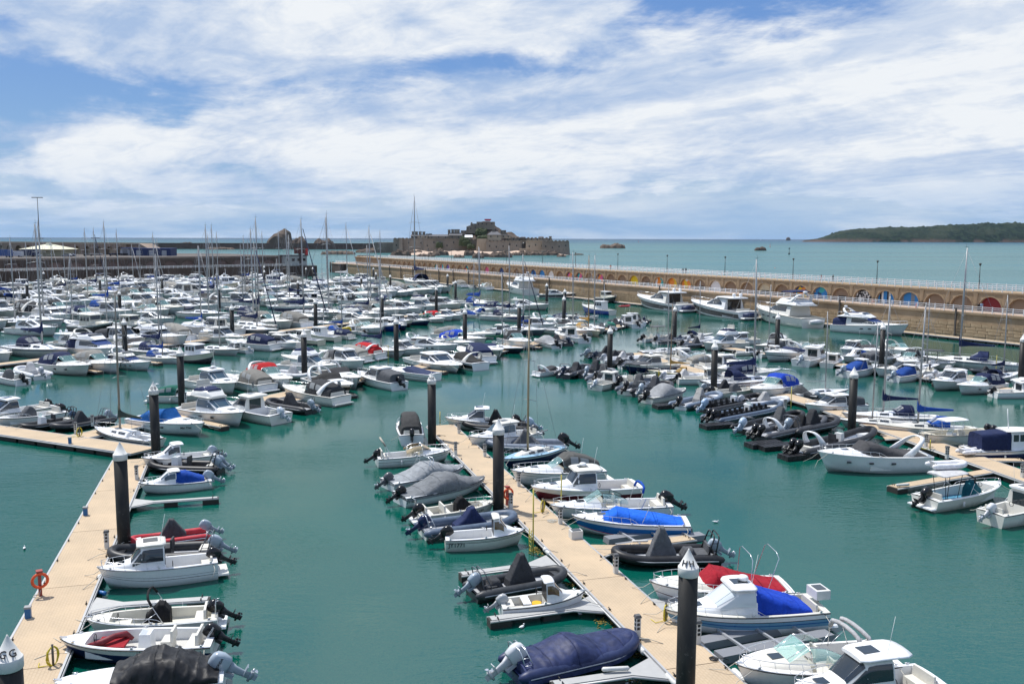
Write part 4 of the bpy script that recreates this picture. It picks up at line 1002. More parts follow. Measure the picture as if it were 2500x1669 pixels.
# ---------------------------------------------------------------- kinds
def b_rib(root, L, o):
    B = o.get('B', min(L * .40, 2.9)); r = o.get('r', .045 * L if L < 7 else .30); tc = rub(o.get('tube', CHAR)); z = .34 + r * .5
    H = Hull(L * .97, B - r * 1.2, .40, .62, rake=.14); hc = o.get('hull', o.get('tube', CHAR) if sum(o.get('tube', CHAR)) < .3 else WH); H.outer(root, [(1, gel(hc))]); H.deck(root, gel(hc), (.02, .86), g=.05, sole=.30, sole_m=rub(o.get('floor', LGREY)))
    k = 12; pts, rr = [], []; hb = B / 2 - r
    pts.append((-L / 2 - .10, hb, z)); rr.append(.02); pts.append((-L / 2 + .0, hb, z)); rr.append(r * .55); pts.append((-L / 2 + .35, hb, z)); rr.append(r)
    for i in range(5): pts.append((lerp(-L / 2 + .9, L * .14, i / 4), hb, z)); rr.append(r)
    for i in range(1, k):
        a = i / k * pi / 2; pts.append((L * .14 + (L * .36 - r) * sin(a), hb * max(.0, cos(a)) ** .8, z + .22 * sin(a) ** 2 * (L / 6))); rr.append(r * (1 - .08 * sin(a)))
    full = pts + [(pts[-1][0] + .04, 0, pts[-1][2] + .01)] + [(x, -y, zz) for x, y, zz in pts[::-1]]; rf = rr + [rr[-1]] + rr[::-1]
    MB().tube(full, rf, 12).build('inflatable_tube', tc, root)
    MB().tube([(x, y + (r * .99 if y > 0 else -r * .99) * (abs(y) / hb if hb else 1), zz) for x, y, zz in [p for p in full[2:-2]] if abs(y) > hb * .12], .03, 4).build('rubbing_strake', rub(o.get('strake', LGREY if sum(o.get('tube', CHAR)) < .3 else BLK)), root)
    if o.get('tubes_cover'):  # grab line
        pass
    c = o.get('cover', 'console')
    if o.get('lines'):
        mb = MB()
        for s_ in (-1, 1): mb.tube([(L * .44, s_ * .3, z + r), (L / 2 + .3, s_ * .5, .7), (L / 2 + .8, s_ * 1.0, .56)], .018, 4)
        mb.build('mooring_line', rope_m, root)
    if c == 'console':
        x = o.get('cx', .02) * L; hh = o.get('ch', 1.35); cm = fab(o.get('cc', GREY)); w_ = hb * .62; ln = o.get('cl', .9)
        cover_arch(root, [(x - ln * 1.1, w_ * .8, .32, .25), (x - ln * .5, w_ * .85, .32, hh * .55), (x - .15, w_ * .75, .32, hh * .95), (x + .15, w_ * .62, .32, hh), (x + .45, w_ * .72, .32, hh * .62), (x + ln, w_ * .75, .32, .12)] if not o.get('steep') else
                   [(x - ln * .95, w_ * .75, .32, .42), (x - .50, w_ * .74, .32, hh * .62), (x - .16, w_ * .66, .32, hh * .98), (x + .10, w_ * .64, .32, hh), (x + .46, w_ * .70, .32, hh * .55), (x + .80, w_ * .72, .32, .12)], cm, .34, .14, .02, 'console_cover', 2)
        if o.get('seatcover'):
            cover_arch(root, [(x - 2.0, w_ * .8, .32, .35), (x - 1.85, w_ * .8, .32, .62), (x - 1.4, w_ * .75, .32, .60), (x - 1.2, w_ * .8, .32, .2)], cm, .45, .15, .03, 'seat_cover', 2)
    elif c == 'full':
        cm = (tarp if o.get('shiny') else fab)(o.get('cc', NAVY)); hh = o.get('ch', 1.25); pk = o.get('pk', .1)
        st = []
        for i in range(15):
            t = i / 14; xx = lerp(-L / 2 + .25, L / 2 - .02, t); bw = B / 2 + .02 if t < .62 else (B / 2 + .02) * max(.06, 1 - ((t - .62) / .38) ** 2.2) ** .62
            pkz = math.exp(-((t - .48 - pk) / .13) ** 2) * hh * .42 + math.exp(-((t - .15) / .2) ** 2) * .15
            st.append((xx, bw, .22 + .2 * t ** 3, (.55 + .10 * t + pkz) * (1 if t < .97 else .7)))
        cover_arch(root, st, cm, .72, .04, .05, 'cover', 2, seed=L)
    elif c == 'seats':
        mbs = MB().box((0, 0, .55), (.7, .34, .5), top=.8).box((-.34, 0, .95), (.1, .34, .4), top=.8).mesh('seat', black); n = o.get('ns', 6)
        for i in range(n):
            for s_ in (-1, 1): mobj('seat', mbs, root, (lerp(-L * .30, L * .26, i / max(1, n - 1)), s_ * hb * .36, 0))
        console(root, L * .02, .32, .7, 1.0, wht())
    elif c == 'open':
        console(root, o.get('cx', .05) * L, .32, .75, .95, gel(o.get('hull', WH))); seat(root, o.get('cx', .05) * L - .9, 0, .32, .8, .45, .55, m=rub(CHAR)); seat(root, -L * .36, 0, .32, hb * 1.2, .5, .4, False, m=seatm)
    if o.get('aft'): seat(root, -L * .33, 0, .32, hb * 1.25, .75, .35, True, m=fab(o.get('cc', GREY)), name='aft_bench')
    if o.get('arch') == 'white': roll_arch(root, -L * .26, hb * .85, .55, 1.45, gel(WH), .5)
    elif o.get('arch') == 'tube': a_frame(root, -L * .40, hb * .75, .5, 1.1, plain('frame_grey', (.10, .11, .13), .4), .03)
    elif o.get('arch') == 'black': a_frame(root, -L * .43, hb * .8, .5, 1.3, black, .04)
    elif o.get('arch') == 'steel': a_frame(root, -L * .43, hb * .75, .5, 1.0, steel, .025)
    n, ec = o.get('eng', (1, BLK)); sc = o.get('es', .95 * (L / 6) ** .4)
    for i in range(n): outboard(root, -L / 2 + .12, (i - (n - 1) / 2) * .62, .62, sc, ec, o.get('tilt', 58))
    for s_ in (-1, 1): MB().tube([(x, y * .86, zz + r * .75) for x, y, zz in (full[4:10] if s_ > 0 else full[-10:-4])], .014, 4).build('grab_line', rope_m if o.get('rope') else black, root)
    if o.get('reg'): tube_text(root, o.get('rx', .1) * L, -hb - r * .78, z + r * .62, o['reg'], o.get('rs', .26), white_p if sum(o.get('tube', CHAR)) < .5 else black)
    return H

def std_hull(root, L, o, B=None, hs=None, hb=None, cockpit=None, **kw):
    H = Hull(L, B or o.get('B', L * .36), hs or o.get('hs', .75), hb or o.get('hb', 1.1), **kw)
    top = gel(o.get('hull', WH)); bands = o.get('bands')
    bl = [(f, gel(c)) for f, c in bands] if bands else [(1, top)]
    H.outer(root, bl, sail=o.get('sail', False)); H.deck(root, gel(o.get('deck', o.get('dk', WH))), cockpit, g=o.get('g', .18), sole=o.get('sole', .28), sole_m=o.get('sole_m'))
    H.rub(root, {'black': black, 'white': white_p, 'navy': gel(NAVY), 'teak': teak, 'grey': plain('grey_rub', (.22, .22, .23), .5)}[o.get('rub', 'black')], o.get('rr', .028))
    if o.get('reg'): hull_text(root, H, o['reg'], o.get('rt', .80), o.get('rs', .26), side=o.get('rside', -1), f=o.get('rf', .62))
    if SPLIT[0]:
        cl = MB().box((0, 0, .03), (.10, .06, .06)).tube([(-.11, 0, .07), (.11, 0, .07)], .016, 5).mesh('deck_cleat', steel)
        for t in (.06, .5, .90):
            for s_ in (-1, 1): mobj('deck_cleat', cl, root, (H.X(t), s_ * (H.b(t) - .07), H.z(t) + .05))
        MB().box((H.X(.985), 0, H.z(.98) + .06), (.30, .12, .07)).tube([(H.X(.99) + .1, -.05, H.z(.98) + .09), (H.X(.99) + .1, .05, H.z(.98) + .09)], .035, 8).build('anchor_roller', steel, root)
        if cockpit:
            xs = H.X(cockpit[1]) - .35; MB().tube([(xs, .28 + .16 * cos(a * pi / 7), o.get('sole', .28) + .80 + .16 * sin(a * pi / 7)) for a in range(14)], .018, 5, closed=True).build('steering_wheel', black, root)
            if not o.get('fend') and H.L > 5: fender(root, H.X(.30), -(H.b(.30) + .08), H.z(.3) * .25, None, .09, .42)
    if o.get('name'): hull_text(root, H, o['name'][0], o['name'][1], o['name'][2], side=o['name'][3] if len(o['name']) > 3 else -1, f=o['name'][4] if len(o['name']) > 4 else .5, name='boat_name', shear=.3)
    if o.get('lines'):
        mb = MB()
        for s_ in (-1, 1): mb.tube([(H.X(.93), s_ * H.b(.93), H.z(.93)), (H.X(1.0) + .25, s_ * .55, H.z(.93) * .62), (H.X(1.0) + .75, s_ * 1.1, .56)], .018, 4)
        mb.tube([(H.X(.04), H.b(0) * .95, H.hs), (H.X(.03), H.b(0) + .35, H.hs * .75), (H.X(.06), H.b(0) + .75, .5)], .018, 4)
        mb.build('mooring_line', rope_m, root)
    n, ec = o.get('eng', (0, BLK))
    for i in range(n): outboard(root, -L / 2 - .02, (i - (n - 1) / 2) * .66, H.hs * .84, o.get('es', .95), ec, o.get('tilt', 58), band=o.get('brand'))
    if o.get('platform', 0): MB().box((-L / 2 - o['platform'] / 2, 0, .26), (o['platform'], H.B * .82, .09), top=.95).build('swim_platform', gel(WH) if not o.get('pteak') else teak, root)
    for (t, s_) in o.get('fend', ()): fender(root, H.X(t), s_ * (H.b(t) + .1), H.z(t) * .18, plain('fender_%s' % str(o.get('fc', (.62, .62, .6))), o.get('fc', (.62, .62, .6)), .45), .13 * max(1, L / 9), .6 * max(1, L / 10))
    return H

def b_open(root, L, o):
    """open day boat or dory"""
    H = std_hull(root, L, o, cockpit=(.05, o.get('c1', .82)), B=o.get('B', L * .36), hs=o.get('hs', .62), hb=o.get('hb', .92))
    x = o.get('cx', .02) * L; so = o.get('sole', .28)
    k = o.get('console', 'cover')
    if k == 'cover':
        cm = fab(o.get('cc', BLK)); w = .42; hh = o.get('ch', 1.25)
        cover_arch(root, [(x - .55, w, so, hh * .70), (x - .30, w * 1.05, so, hh * .95), (x - .05, w * 1.0, so, hh), (x + .55, w * .95, so, hh * .55), (x + .75, w * .9, so, .15)], cm, .35, .12, .02, 'console_cover', 2)
    elif k == 'open': console(root, x, so, .75, .85); seat(root, x - .95, 0, so, .85, .5, .5)
    if not o.get('noseat'):
        seat(root, -L * .36, 0, so, H.B * .6, .5, .38, True); seat(root, L * .24, 0, so, H.B * .42, .8, .3, False)
    if o.get('bench'): seat(root, -L * .14, 0, so, H.B * .7, .45, .4, True)
    if o.get('cushion'):
        cm = fab(RED); MB().box((L * .17, 0, so + .40), (1.3, H.B * .5, .10)).build('cushion', cm, root)
        MB().tube([(L * .06, -.45, so + .35), (L * .10, -.40, so + .62), (L * .16, 0, so + .70), (L * .22, .40, so + .62), (L * .31, .42, so + .5)], [.10, .15, .13, .15, .08], 8).build('rolled_cover', tarp((.20, .02, .03)), root)
    if o.get('rail', True): H.rail(root, o.get('rt0', .55), .97, .30, .08, 5, .015)
    if o.get('pole'): bimini_bar(root, -L * .10, H.B * .44, H.hs, 1.35, .75, fab(BLK), .06, 'folded_canopy')
    if o.get('ladder'):
        mb = MB()
        for s_ in (-.16, .16): mb.tube([(-L / 2 + .10, s_ + .55, H.hs), (-L / 2 + .05, s_ + .55, H.hs + .85), (-L / 2 - .12, s_ + .55, H.hs + .88)], .02, 5)
        for q in range(3): mb.tube([(-L / 2 + .08, .39, H.hs + .2 + q * .22), (-L / 2 + .08, .71, H.hs + .2 + q * .22)], .018, 5)
        mb.build('ladder', steel, root)
    if o.get('ttop'):
        x = x + o.get('tx', 0) * L; slab(MB(), x - 1.3, x + 1.3, .95, .85, so + 2.05, .07).build('hard_top', wht() if o['ttop'] == 'w' else fab(o['ttop']), root); mb = MB()
        for s_ in (-1, 1):
            for dx in (-.7, .55): mb.tube([(x + dx * .8, s_ * .45, so), (x + dx, s_ * .72, so + 2.05)], .025, 5)
        mb.build('top_frame', steel if o['ttop'] == 'w' else black, root)
    return H

def b_cuddy(root, L, o):
    """small cabin boat with a forward shelter, cockpit aft"""
    c1 = o.get('c1', .54)
    H = std_hull(root, L, o, cockpit=(.05, c1), B=o.get('B', L * .37), hs=o.get('hs', .72), hb=o.get('hb', 1.05))
    so = o.get('sole', .28); hw = H.B * .36; x1 = H.X(c1); zt = H.z(.6); hh = o.get('ch', 1.0); ca = o.get('cc1', .86)
    m = gel(o.get('cab', WH)); xf = H.X(o.get('wf', .72))
    e = .32
    roof_aft = x1 - o.get('over', .35)
    A = Arch([(x1, hw, zt, hh), (lerp(x1, xf, .45), hw * .98, zt, hh), (xf, hw * .9, zt + .02, hh * .38), (H.X(ca), hw * .35, H.z(ca), .08)], e, .12); A.body(MB(), caps=(not o.get('openback'), True), sub=2).build('cabin', m, root)
    g = MB(); gm = o.get('glass', glass_d)
    A.side(g, .12, 1.55, .42, .86); g.build('side_window', gm, root)
    for a0, a1 in ((.27, .485), (.515, .73)): A.patch(MB(), 1.10, 1.92, a0, a1, 3, 3).build('windscreen', gm, root)
    if o.get('roof', True):
        r = MB(); slab(r, roof_aft - .2, lerp(x1, xf, .5), hw * 1.0, hw * .88, zt + hh - .02, .07, .05); r.build('roof', m, root)
    if o.get('openback'):
        b = MB(); b.add([A.p(0, a) for a in (.0, A.va(.5), A.va(.8), A.va(.95), .5, 1 - A.va(.95), 1 - A.va(.8), 1 - A.va(.5), 1)], [[8, 7, 6, 5, 4, 3, 2, 1, 0]], False); b.build('bulkhead', black, root)
    if o.get('hatch'): MB().box((H.X(.80), 0, H.z(.80) + .17), (.45, .45, .03)).build('hatch', glass_d, root)
    if o.get('canopy'):
        cm = fab(o['canopy']); cover_arch(root, [(H.X(.10), hw * 1.05, H.hs, .30), (H.X(.16), hw * 1.12, H.hs, .42), (H.X(.35), hw * 1.1, H.hs, .85), (x1 + .05, hw * 1.02, zt, hh * .96)], cm, .5, .15, .02, 'cockpit_cover', 2)
    if not o.get('noseat'): seat(root, -L * .40, 0, so, H.B * .62, .45, .38, False)
    if o.get('rail', True): H.rail(root, .60, .97, .35, .08, 5, .015)
    if o.get('fly'): pass
    if o.get('bucket'): MB().cyl((H.X(.42), -.2, so), .20, .38, 12, .25).build('bucket', plain('yellow_bucket', (.75, .42, .01), .5), root); MB().box((H.X(.30), .1, so + .42), (.4, H.B * .7, .06)).build('thwart', wht(), root)
    return H

def b_hardtop(root, L, o):
    """cabin cruiser with raked screen and moulded hardtop"""
    c1 = o.get('c1', .36)
    H = std_hull(root, L, o, cockpit=(.04, c1), B=o.get('B', L * .345), hs=o.get('hs', .85), hb=o.get('hb', 1.28))
    so = o.get('sole', .35); hw = H.B * .385; m = gel(o.get('cab', WH)); xa = H.X(c1 + .01); zt = H.z(.5) - .02; hh = o.get('ch', 1.18)
    xt = H.X(o.get('tf', .56)); xs = H.X(o.get('sf', .70)); xn = H.X(.90)
    e = .38
    A = Arch([(xa, hw, zt, hh), (xt, hw * .97, zt, hh * 1.02), (xs, hw * .84, H.z(.70), .34), (xn, hw * .34, H.z(.9), .10)], e, .13); A.body(MB(), sub=2).build('cabin', m, root)
    gm = o.get('glass', glass_d); g = MB(); A.side(g, .06, 1.78, .34, .86, lambda f: 1 if f < .45 else lerp(1, .55, (f - .45) / .55), nu=6); g.build('side_window', gm, root)
    for a0, a1 in ((.22, .40), (.415, .585), (.60, .78)): A.patch(MB(), 1.06, 1.90, a0, a1, 3, 2).build('windscreen', o.get('wglass', gm), root)
    r = MB(); slab(r, xa - o.get('over', .55), xt + .25, hw * 1.02, hw * .93, zt + hh - .02, .10, .07); rf = r.build('roof', m, root)
    if o.get('skylight', True): MB().box(((xa + xt) / 2 + .1, 0, zt + hh + .185), (.75, .62, .03)).build('skylight', glass_d, rf)
    # back bulkhead with a door of glass
    MB().box((xa - .03, 0, zt + hh * .38), (.03, hw * 1.1, hh * .85)).build('door', glass_d, root)
    if o.get('hatch', True): MB().box((H.X(.80), 0, lerp(H.z(.7) + .34, H.z(.9) + .10, .52) + .02), (.5, .5, .04)).build('hatch', glass_d, root)
    if o.get('stripe'): pass
    for t in o.get('ports', ()):
        for s_ in (-1, 1): MB().box((H.X(t), s_ * (H.b(t) * .985), H.z(t) * .66), (.42, .05, .14)).build('hull_window', glass_d, root)
    H.rail(root, .42, .975, .40, .10, 6, .016); seat(root, H.X(.09), 0, so, H.B * .6, .5, .42, True)
    if o.get('radar'): radome(root, xt - .6, 0, zt + hh + .17, .26)
    if o.get('ant', True): antenna(root, xa + .2, hw * .6, zt + hh + .1, 1.6)
    if o.get('canopy'): cover_arch(root, [(H.X(.10), hw * 1.0, H.hs - .1, .22), (H.X(.18), hw * 1.03, H.hs - .1, .45), (lerp(H.X(.18), xa, .6), hw * 1.02, zt - .1, hh * .72), (xa + .05, hw * .98, zt, hh * .99)] if o.get('slope') else [(H.X(.05), hw * 1.0, H.hs, .9), (H.X(.12), hw * 1.05, H.hs, 1.05), (xa - .3, hw, zt, hh)], fab(o['canopy']), .4, .1, .02, 'cockpit_canopy', 2)
    if o.get('fly'):
        zz = zt + hh + .08; F_ = Arch([(xa - .9, hw * .95, zz, .10), (xa - .7, hw * .98, zz, .45), (xt - .4, hw * .86, zz, .55), (xt + .25, hw * .65, zz, .10)], .3, .12); F_.body(MB(), caps=(True, True), sub=2).build('flybridge', m, root)
        MB().box((xa + .1, 0, zz + .60), (1.3, hw * 1.2, .06)).build('flybridge_floor', floor_m, root)
        seat(root, xa - .2, 0, zz + .55, hw * 1.2, .4, .25, True); 
        if o.get('flycover'): cover_arch(root, [(xa - .5, hw * .8, zz + .4, .25), (xa + .4, hw * .75, zz + .45, .32), (xt - .3, hw * .6, zz + .5, .10)], fab(o['flycover']), .5, .1, .03, 'flybridge_cover', 2)
        MB().tube([(xa - .6, y * hw * .9, zz + .5 + (.35 if abs(y) <= 1 else 0)) for y in (-1, 1)], .018, 5).tube([(xt - .5, -hw * .7, zz + .55), (xt - .7, -hw * .7, zz + .85), (xt - .7, hw * .7, zz + .85), (xt - .5, hw * .7, zz + .55)], .016, 5).build('flybridge_rail', steel, root)
    return H

def b_cruiser(root, L, o):
    """open sports cruiser with a wraparound screen"""
    c1 = o.get('c1', .50)
    H = std_hull(root, L, o, cockpit=(.04, c1), B=o.get('B', L * .35), hs=o.get('hs', .95), hb=o.get('hb', 1.30))
    so = o.get('sole', .45); hw = H.B * .40; zt = H.z(.6); m = gel(o.get('dk', WH))
    A = Arch([(H.X(c1 - .02), hw, H.z(c1) - .02, .38), (H.X(.66), hw * .92, H.z(.66) - .02, .36), (H.X(.80), hw * .66, H.z(.8) - .02, .26), (H.X(.93), hw * .22, H.z(.93), .06)], .5, .15); A.body(MB(), sub=2).build('foredeck', m, root)
    hx = H.X(.76)
    if o.get('hatch', True): p = A.p(1.65, .5); MB().box((p.x, 0, p.z + .0), (.55, .5, .05)).build('hatch', glass_d, root)
    zs = H.z(c1) + .30; xw0 = H.X(c1 - .14); xw1 = H.X(c1 + .10); sh = o.get('sh', .62)
    W = Arch([(H.X(c1 - .26), hw * 1.04, H.z(c1) - .02, .42), (xw0, hw * 1.02, H.z(c1), .38 + sh * .8), (H.X(c1 - .03), hw * .93, H.z(c1) + .02, .34 + sh), (xw1, hw * .80, H.z(c1), .34)], .42, .12)
    gm = o.get('glass', glass_c); v0 = .42
    if not o.get('full'):
        g = MB(); W.side(g, .15, 1.95, .40, .96, off=0, nu=4); g.build('side_screen', gm, root)
        for a0, a1 in ((W.va(.88), .40), (.41, .59), (.60, 1 - W.va(.88))): W.patch(MB(), 2.0, 2.95, a0, a1, 3, 2, 0).build('windscreen', gm, root)
        fr = MB()
        top = [W.p(u, W.va(.96)) for u in (.15, .6, 1., 1.5, 1.97)]
        fr.tube([p for p in top] + [W.p(2.0, a) for a in (.2, .35, .5, .65, .8)] + [Vector((p.x, -p.y, p.z)) for p in top[::-1]], .022, 5)
        for a in (.405, .595): fr.tube([W.p(2.0, a), W.p(2.95, a)], .018, 4)
        for u in (1.0, 1.97): 
            for sgn in (0, 1): fr.tube([W.p(u, W.va(.40) if not sgn else 1 - W.va(.40)), W.p(u, W.va(.96) if not sgn else 1 - W.va(.96))], .018, 4)
        fr.build('screen_frame', steel if o.get('frame') != 'black' else black, root)
    k = o.get('canopy')
    if k is not None:
        cm = fab(k); ht = o.get('cht', 1.35); st = [(H.X(.07), hw * 1.0, H.hs, .20 if o.get('slope') else .75), (H.X(.16), hw * 1.05, H.hs, ht * .80), (H.X(.30), hw * 1.05, H.hs, ht * 1.02), (H.X(c1 - .10), hw * .98, H.z(c1), ht * .98), (H.X(c1 - .03), hw * .92, H.z(c1), .38 + sh)]
        C = Arch(st, .42, .14); C.body(MB(), caps=(True, False), wob=.012, sub=2).build('canopy', cm, root)
        vm = MB(); C.side(vm, 1.25, 1.9, .45, .86, off=.015); C.side(vm, 2.1, 2.9, .45, .88, off=.015); vm.build('canopy_window', vinyl if o.get('vin', True) else glass_d, root)
    if o.get('tonneau') is not None:
        cm = fab(o['tonneau']); th = o.get('tht', .55); pk = o.get('tpk', .9)
        cover_arch(root, [(H.X(.05), hw * 1.02, H.hs, .08), (H.X(.12), hw * 1.06, H.hs, .16), (H.X(.28), hw * 1.06, H.hs + .02, .25 * pk + .12), (H.X(c1 - .10), hw * 1.03, H.z(c1) - .05, th * .92 + .1), (H.X(c1 + .0), hw * .96, H.z(c1) - .02, th + .18), (H.X(c1 + .07), hw * .86, H.z(c1), .40), (H.X(c1 + .13), hw * .74, H.z(c1 + .1), .28)], cm, .45, .14, .02, 'cover', 2)
    elif not o.get('empty'):
        seat(root, H.X(.10), 0, so, H.B * .62, .55, .45, True); seat(root, H.X(c1 - .13), -hw * .45, so, .55, .5, .6, True, m=seatm, name='helm_seat'); seat(root, H.X(c1 - .13), hw * .5, so, .6, .9, .45, True, m=seatm, name='helm_seat')
        MB().box((H.X(c1 - .04), 0, so + .45), (.3, hw * 1.7, .9)).build('dashboard', gel(CREAM), root)
    if o.get('arch'): roll_arch(root, H.X(.22), hw * 1.05, H.hs, o.get('ah', 1.35), gel(o.get('archc', WH)), .5, lean=o.get('alean', -.9))
    if o.get('bars'):
        for (t, hh, ln) in o['bars']: bimini_bar(root, H.X(t), hw * 1.0, H.hs, hh, ln, fab(o.get('barc', LGREY)), o.get('barr', .085))
    if o.get('hoops'):
        mb = MB()
        for (t, hh, ln) in o['hoops']: mb.tube([(H.X(t), hw, H.hs), (H.X(t) + ln, hw * .96, H.hs + hh * .9), (H.X(t) + ln, hw * .6, H.hs + hh), (H.X(t) + ln, -hw * .6, H.hs + hh), (H.X(t) + ln, -hw * .96, H.hs + hh * .9), (H.X(t), -hw, H.hs)], .022, 5)
        mb.build('canopy_hoop', steel, root)
    for t in o.get('ports', ()):
        for s_ in (-1, 1): MB().tube([(H.X(t) - .16, s_ * H.b(t) * .98, H.z(t) * .64), (H.X(t) + .16, s_ * H.b(t + .03) * .985, H.z(t) * .64)], .085, 8).build('porthole', glass_d, root)
    H.rail(root, .44, .975, .42, .10, 7, .016)
    if o.get('ant'): antenna(root, H.X(.2), -hw * .9, H.hs + .1, 2.2)
    if o.get('radar'): radome(root, H.X(.2) - .8, 0, H.hs + 1.4)
    return H

def b_fly(root, L, o):
    """flybridge motor yacht"""
    H = std_hull(root, L, o, cockpit=(.05, .24), B=o.get('B', L * .31), hs=o.get('hs', 1.15), hb=o.get('hb', 1.95), blunt=.66, pw=1.5)
    hw = H.B * .40; m = gel(o.get('cab', WH)); z0 = H.z(.35) - .03; hh = o.get('ch', 1.35); gm = o.get('glass', glass_d)
    A = Arch([(H.X(.22), hw, z0, hh), (H.X(.50), hw * .98, z0, hh * 1.0), (H.X(.64), hw * .86, H.z(.6), hh * .28), (H.X(.88), hw * .34, H.z(.88), .10)], .34, .12); A.body(MB(), sub=2).build('saloon', m, root)
    g = MB(); A.side(g, .25, 1.75, .36, .84, (almond2 if o.get('alm') else (lambda f: 1)), nu=8); g.build('side_window', gm, root)
    for a0, a1 in ((.22, .40), (.415, .585), (.60, .78)): A.patch(MB(), 1.05, 1.88, a0, a1, 3, 2).build('windscreen', o.get('wglass', gm), root)
    zz = z0 + hh - .02
    slab(MB(), H.X(.08), H.X(.50), hw * 1.08, hw * .98, zz, .10, .03).build('upper_deck', m, root)
    Fb = Arch([(H.X(.14), hw * .98, zz + .08, .20), (H.X(.20), hw * 1.02, zz + .08, .55), (H.X(.42), hw * .92, zz + .08, .72), (H.X(.54), hw * .66, zz + .02, .10)], .28, .12); Fb.body(MB(), sub=2).build('flybridge', m, root)
    MB().box((H.X(.30), 0, zz + .72), (L * .17, hw * 1.45, .05)).build('flybridge_floor', fab(o['flycover']) if o.get('flycover') else seatm, root)
    W = MB(); Fb.patch(W, 2.02, 2.35, .22, .78, 2, 5, .05); W.build('flybridge_screen', glass_d, root)
    if o.get('arch', True): roll_arch(root, H.X(.22), hw * .95, zz + .3, 1.15, m, .4, lean=-.9); radome(root, H.X(.22) - .9, 0, zz + 1.5, .28)
    if o.get('bimini') is not None: cover_arch(root, [(H.X(.20), hw * .9, zz + 1.6, .12), (H.X(.30), hw * .92, zz + 1.62, .25), (H.X(.40), hw * .85, zz + 1.6, .10)], fab(o['bimini']), .6, 0, .02, 'bimini', 2)
    if o.get('aftcan') is not None: cover_arch(root, [(H.X(.03), hw * 1.0, H.hs, 1.1), (H.X(.08), hw * 1.02, H.hs, hh * 1.0), (H.X(.215), hw, H.hs, hh * 1.1)], fab(o['aftcan']), .35, .1, .02, 'aft_canopy', 2)
    if o.get('screencov') is not None: A.patch(MB(), 1.02, 1.92, .16, .84, 4, 8, .04).build('screen_cover', fab(o['screencov']), root)
    for t in o.get('ports', (.45, .56, .67)):
        for s_ in (-1, 1): MB().box((H.X(t), s_ * H.b(t) * .975, H.z(t) * .64), (.5, .08, .17)).build('hull_window', glass_d, root)
    H.rail(root, .40, .98, .55, .12, 9, .018); mb = MB()
    for s_ in (-1, 1): mb.tube([(H.X(.10), s_ * hw * 1.02, zz + .1), (H.X(.10), s_ * hw * 1.02, zz + .75), (H.X(.2), s_ * hw, zz + .85)], .02, 5)
    mb.tube([(H.X(.10), -hw, zz + .75), (H.X(.10), hw, zz + .75)], .02, 5); mb.build('aft_rail', steel, root)
    if o.get('tender') is not None: MB().tube([(H.X(0) - .7, -1.0, .75), (H.X(0) - .8, 0, .8), (H.X(0) - .7, 1.0, .75)], [.22, .34, .22], 10).build('stowed_dinghy', rub(o['tender']), root)
    return H

def b_express(root, L, o):
    """sleek hardtop motor yacht, often dark hulled"""
    H = std_hull(root, L, o, cockpit=(.06, .26), B=o.get('B', L * .29), hs=o.get('hs', 1.05), hb=o.get('hb', 1.9), blunt=.62, pw=1.35)
    hw = H.B * .40; m = gel(o.get('cab', WH)); z0 = H.z(.35) - .03; hh = o.get('ch', 1.55); gm = glass_d
    A = Arch([(H.X(.25), hw * .98, z0, hh * .98), (H.X(.36), hw, z0, hh * 1.06), (H.X(.46), hw * .97, z0, hh), (H.X(.64), hw * .80, H.z(.62), .42), (H.X(.9), hw * .30, H.z(.9), .10)], .45, .16); A.body(MB(), sub=2).build('saloon', m, root)
    g = MB(); A.side(g, .5, 2.75, .34, .86, almond2, nu=10); g.build('side_window', gm, root)
    for a0, a1 in ((.25, .49), (.51, .75)): A.patch(MB(), 2.05, 2.85, a0, a1, 4, 3).build('windscreen', o.get('wglass', gm), root)
    slab(MB(), H.X(.14), H.X(.44), hw * .98, hw * .95, z0 + hh * .97, .10, .05).build('hardtop', m, root)
    MB().box((H.X(.25) - .03, 0, z0 + hh * .42), (.05, hw * 1.3, hh * .9)).build('aft_door', glass_d, root)
    for s_ in (-.55, .55): MB().ball((H.X(.20), s_, z0 + hh + .42), .26, 8).cyl((H.X(.20), s_, z0 + hh + .1), .08, .2, 6).build('satellite_dome', white_p, root)
    MB().box((-L / 2 - .55, 0, .32), (1.3, H.B * .8, .12), top=.94).build('swim_platform', gel(WH), root)
    if o.get('tender') is not None: MB().tube([(H.X(0) - .3, -1.1, .65), (H.X(0) - .5, 0, .7), (H.X(0) - .3, 1.1, .65)], [.22, .36, .22], 10).build('stowed_dinghy', rub(o['tender']), root)
    for t in o.get('ports', ()):
        for s_ in (-1, 1): MB().box((H.X(t), s_ * H.b(t) * .975, H.z(t) * .60), (.6, .08, .2)).build('hull_window', glass_d, root)
    seat(root, H.X(.12), 0, .5, H.B * .55, .7, .45, True); H.rail(root, .48, .98, .5, .12, 8, .018); return H

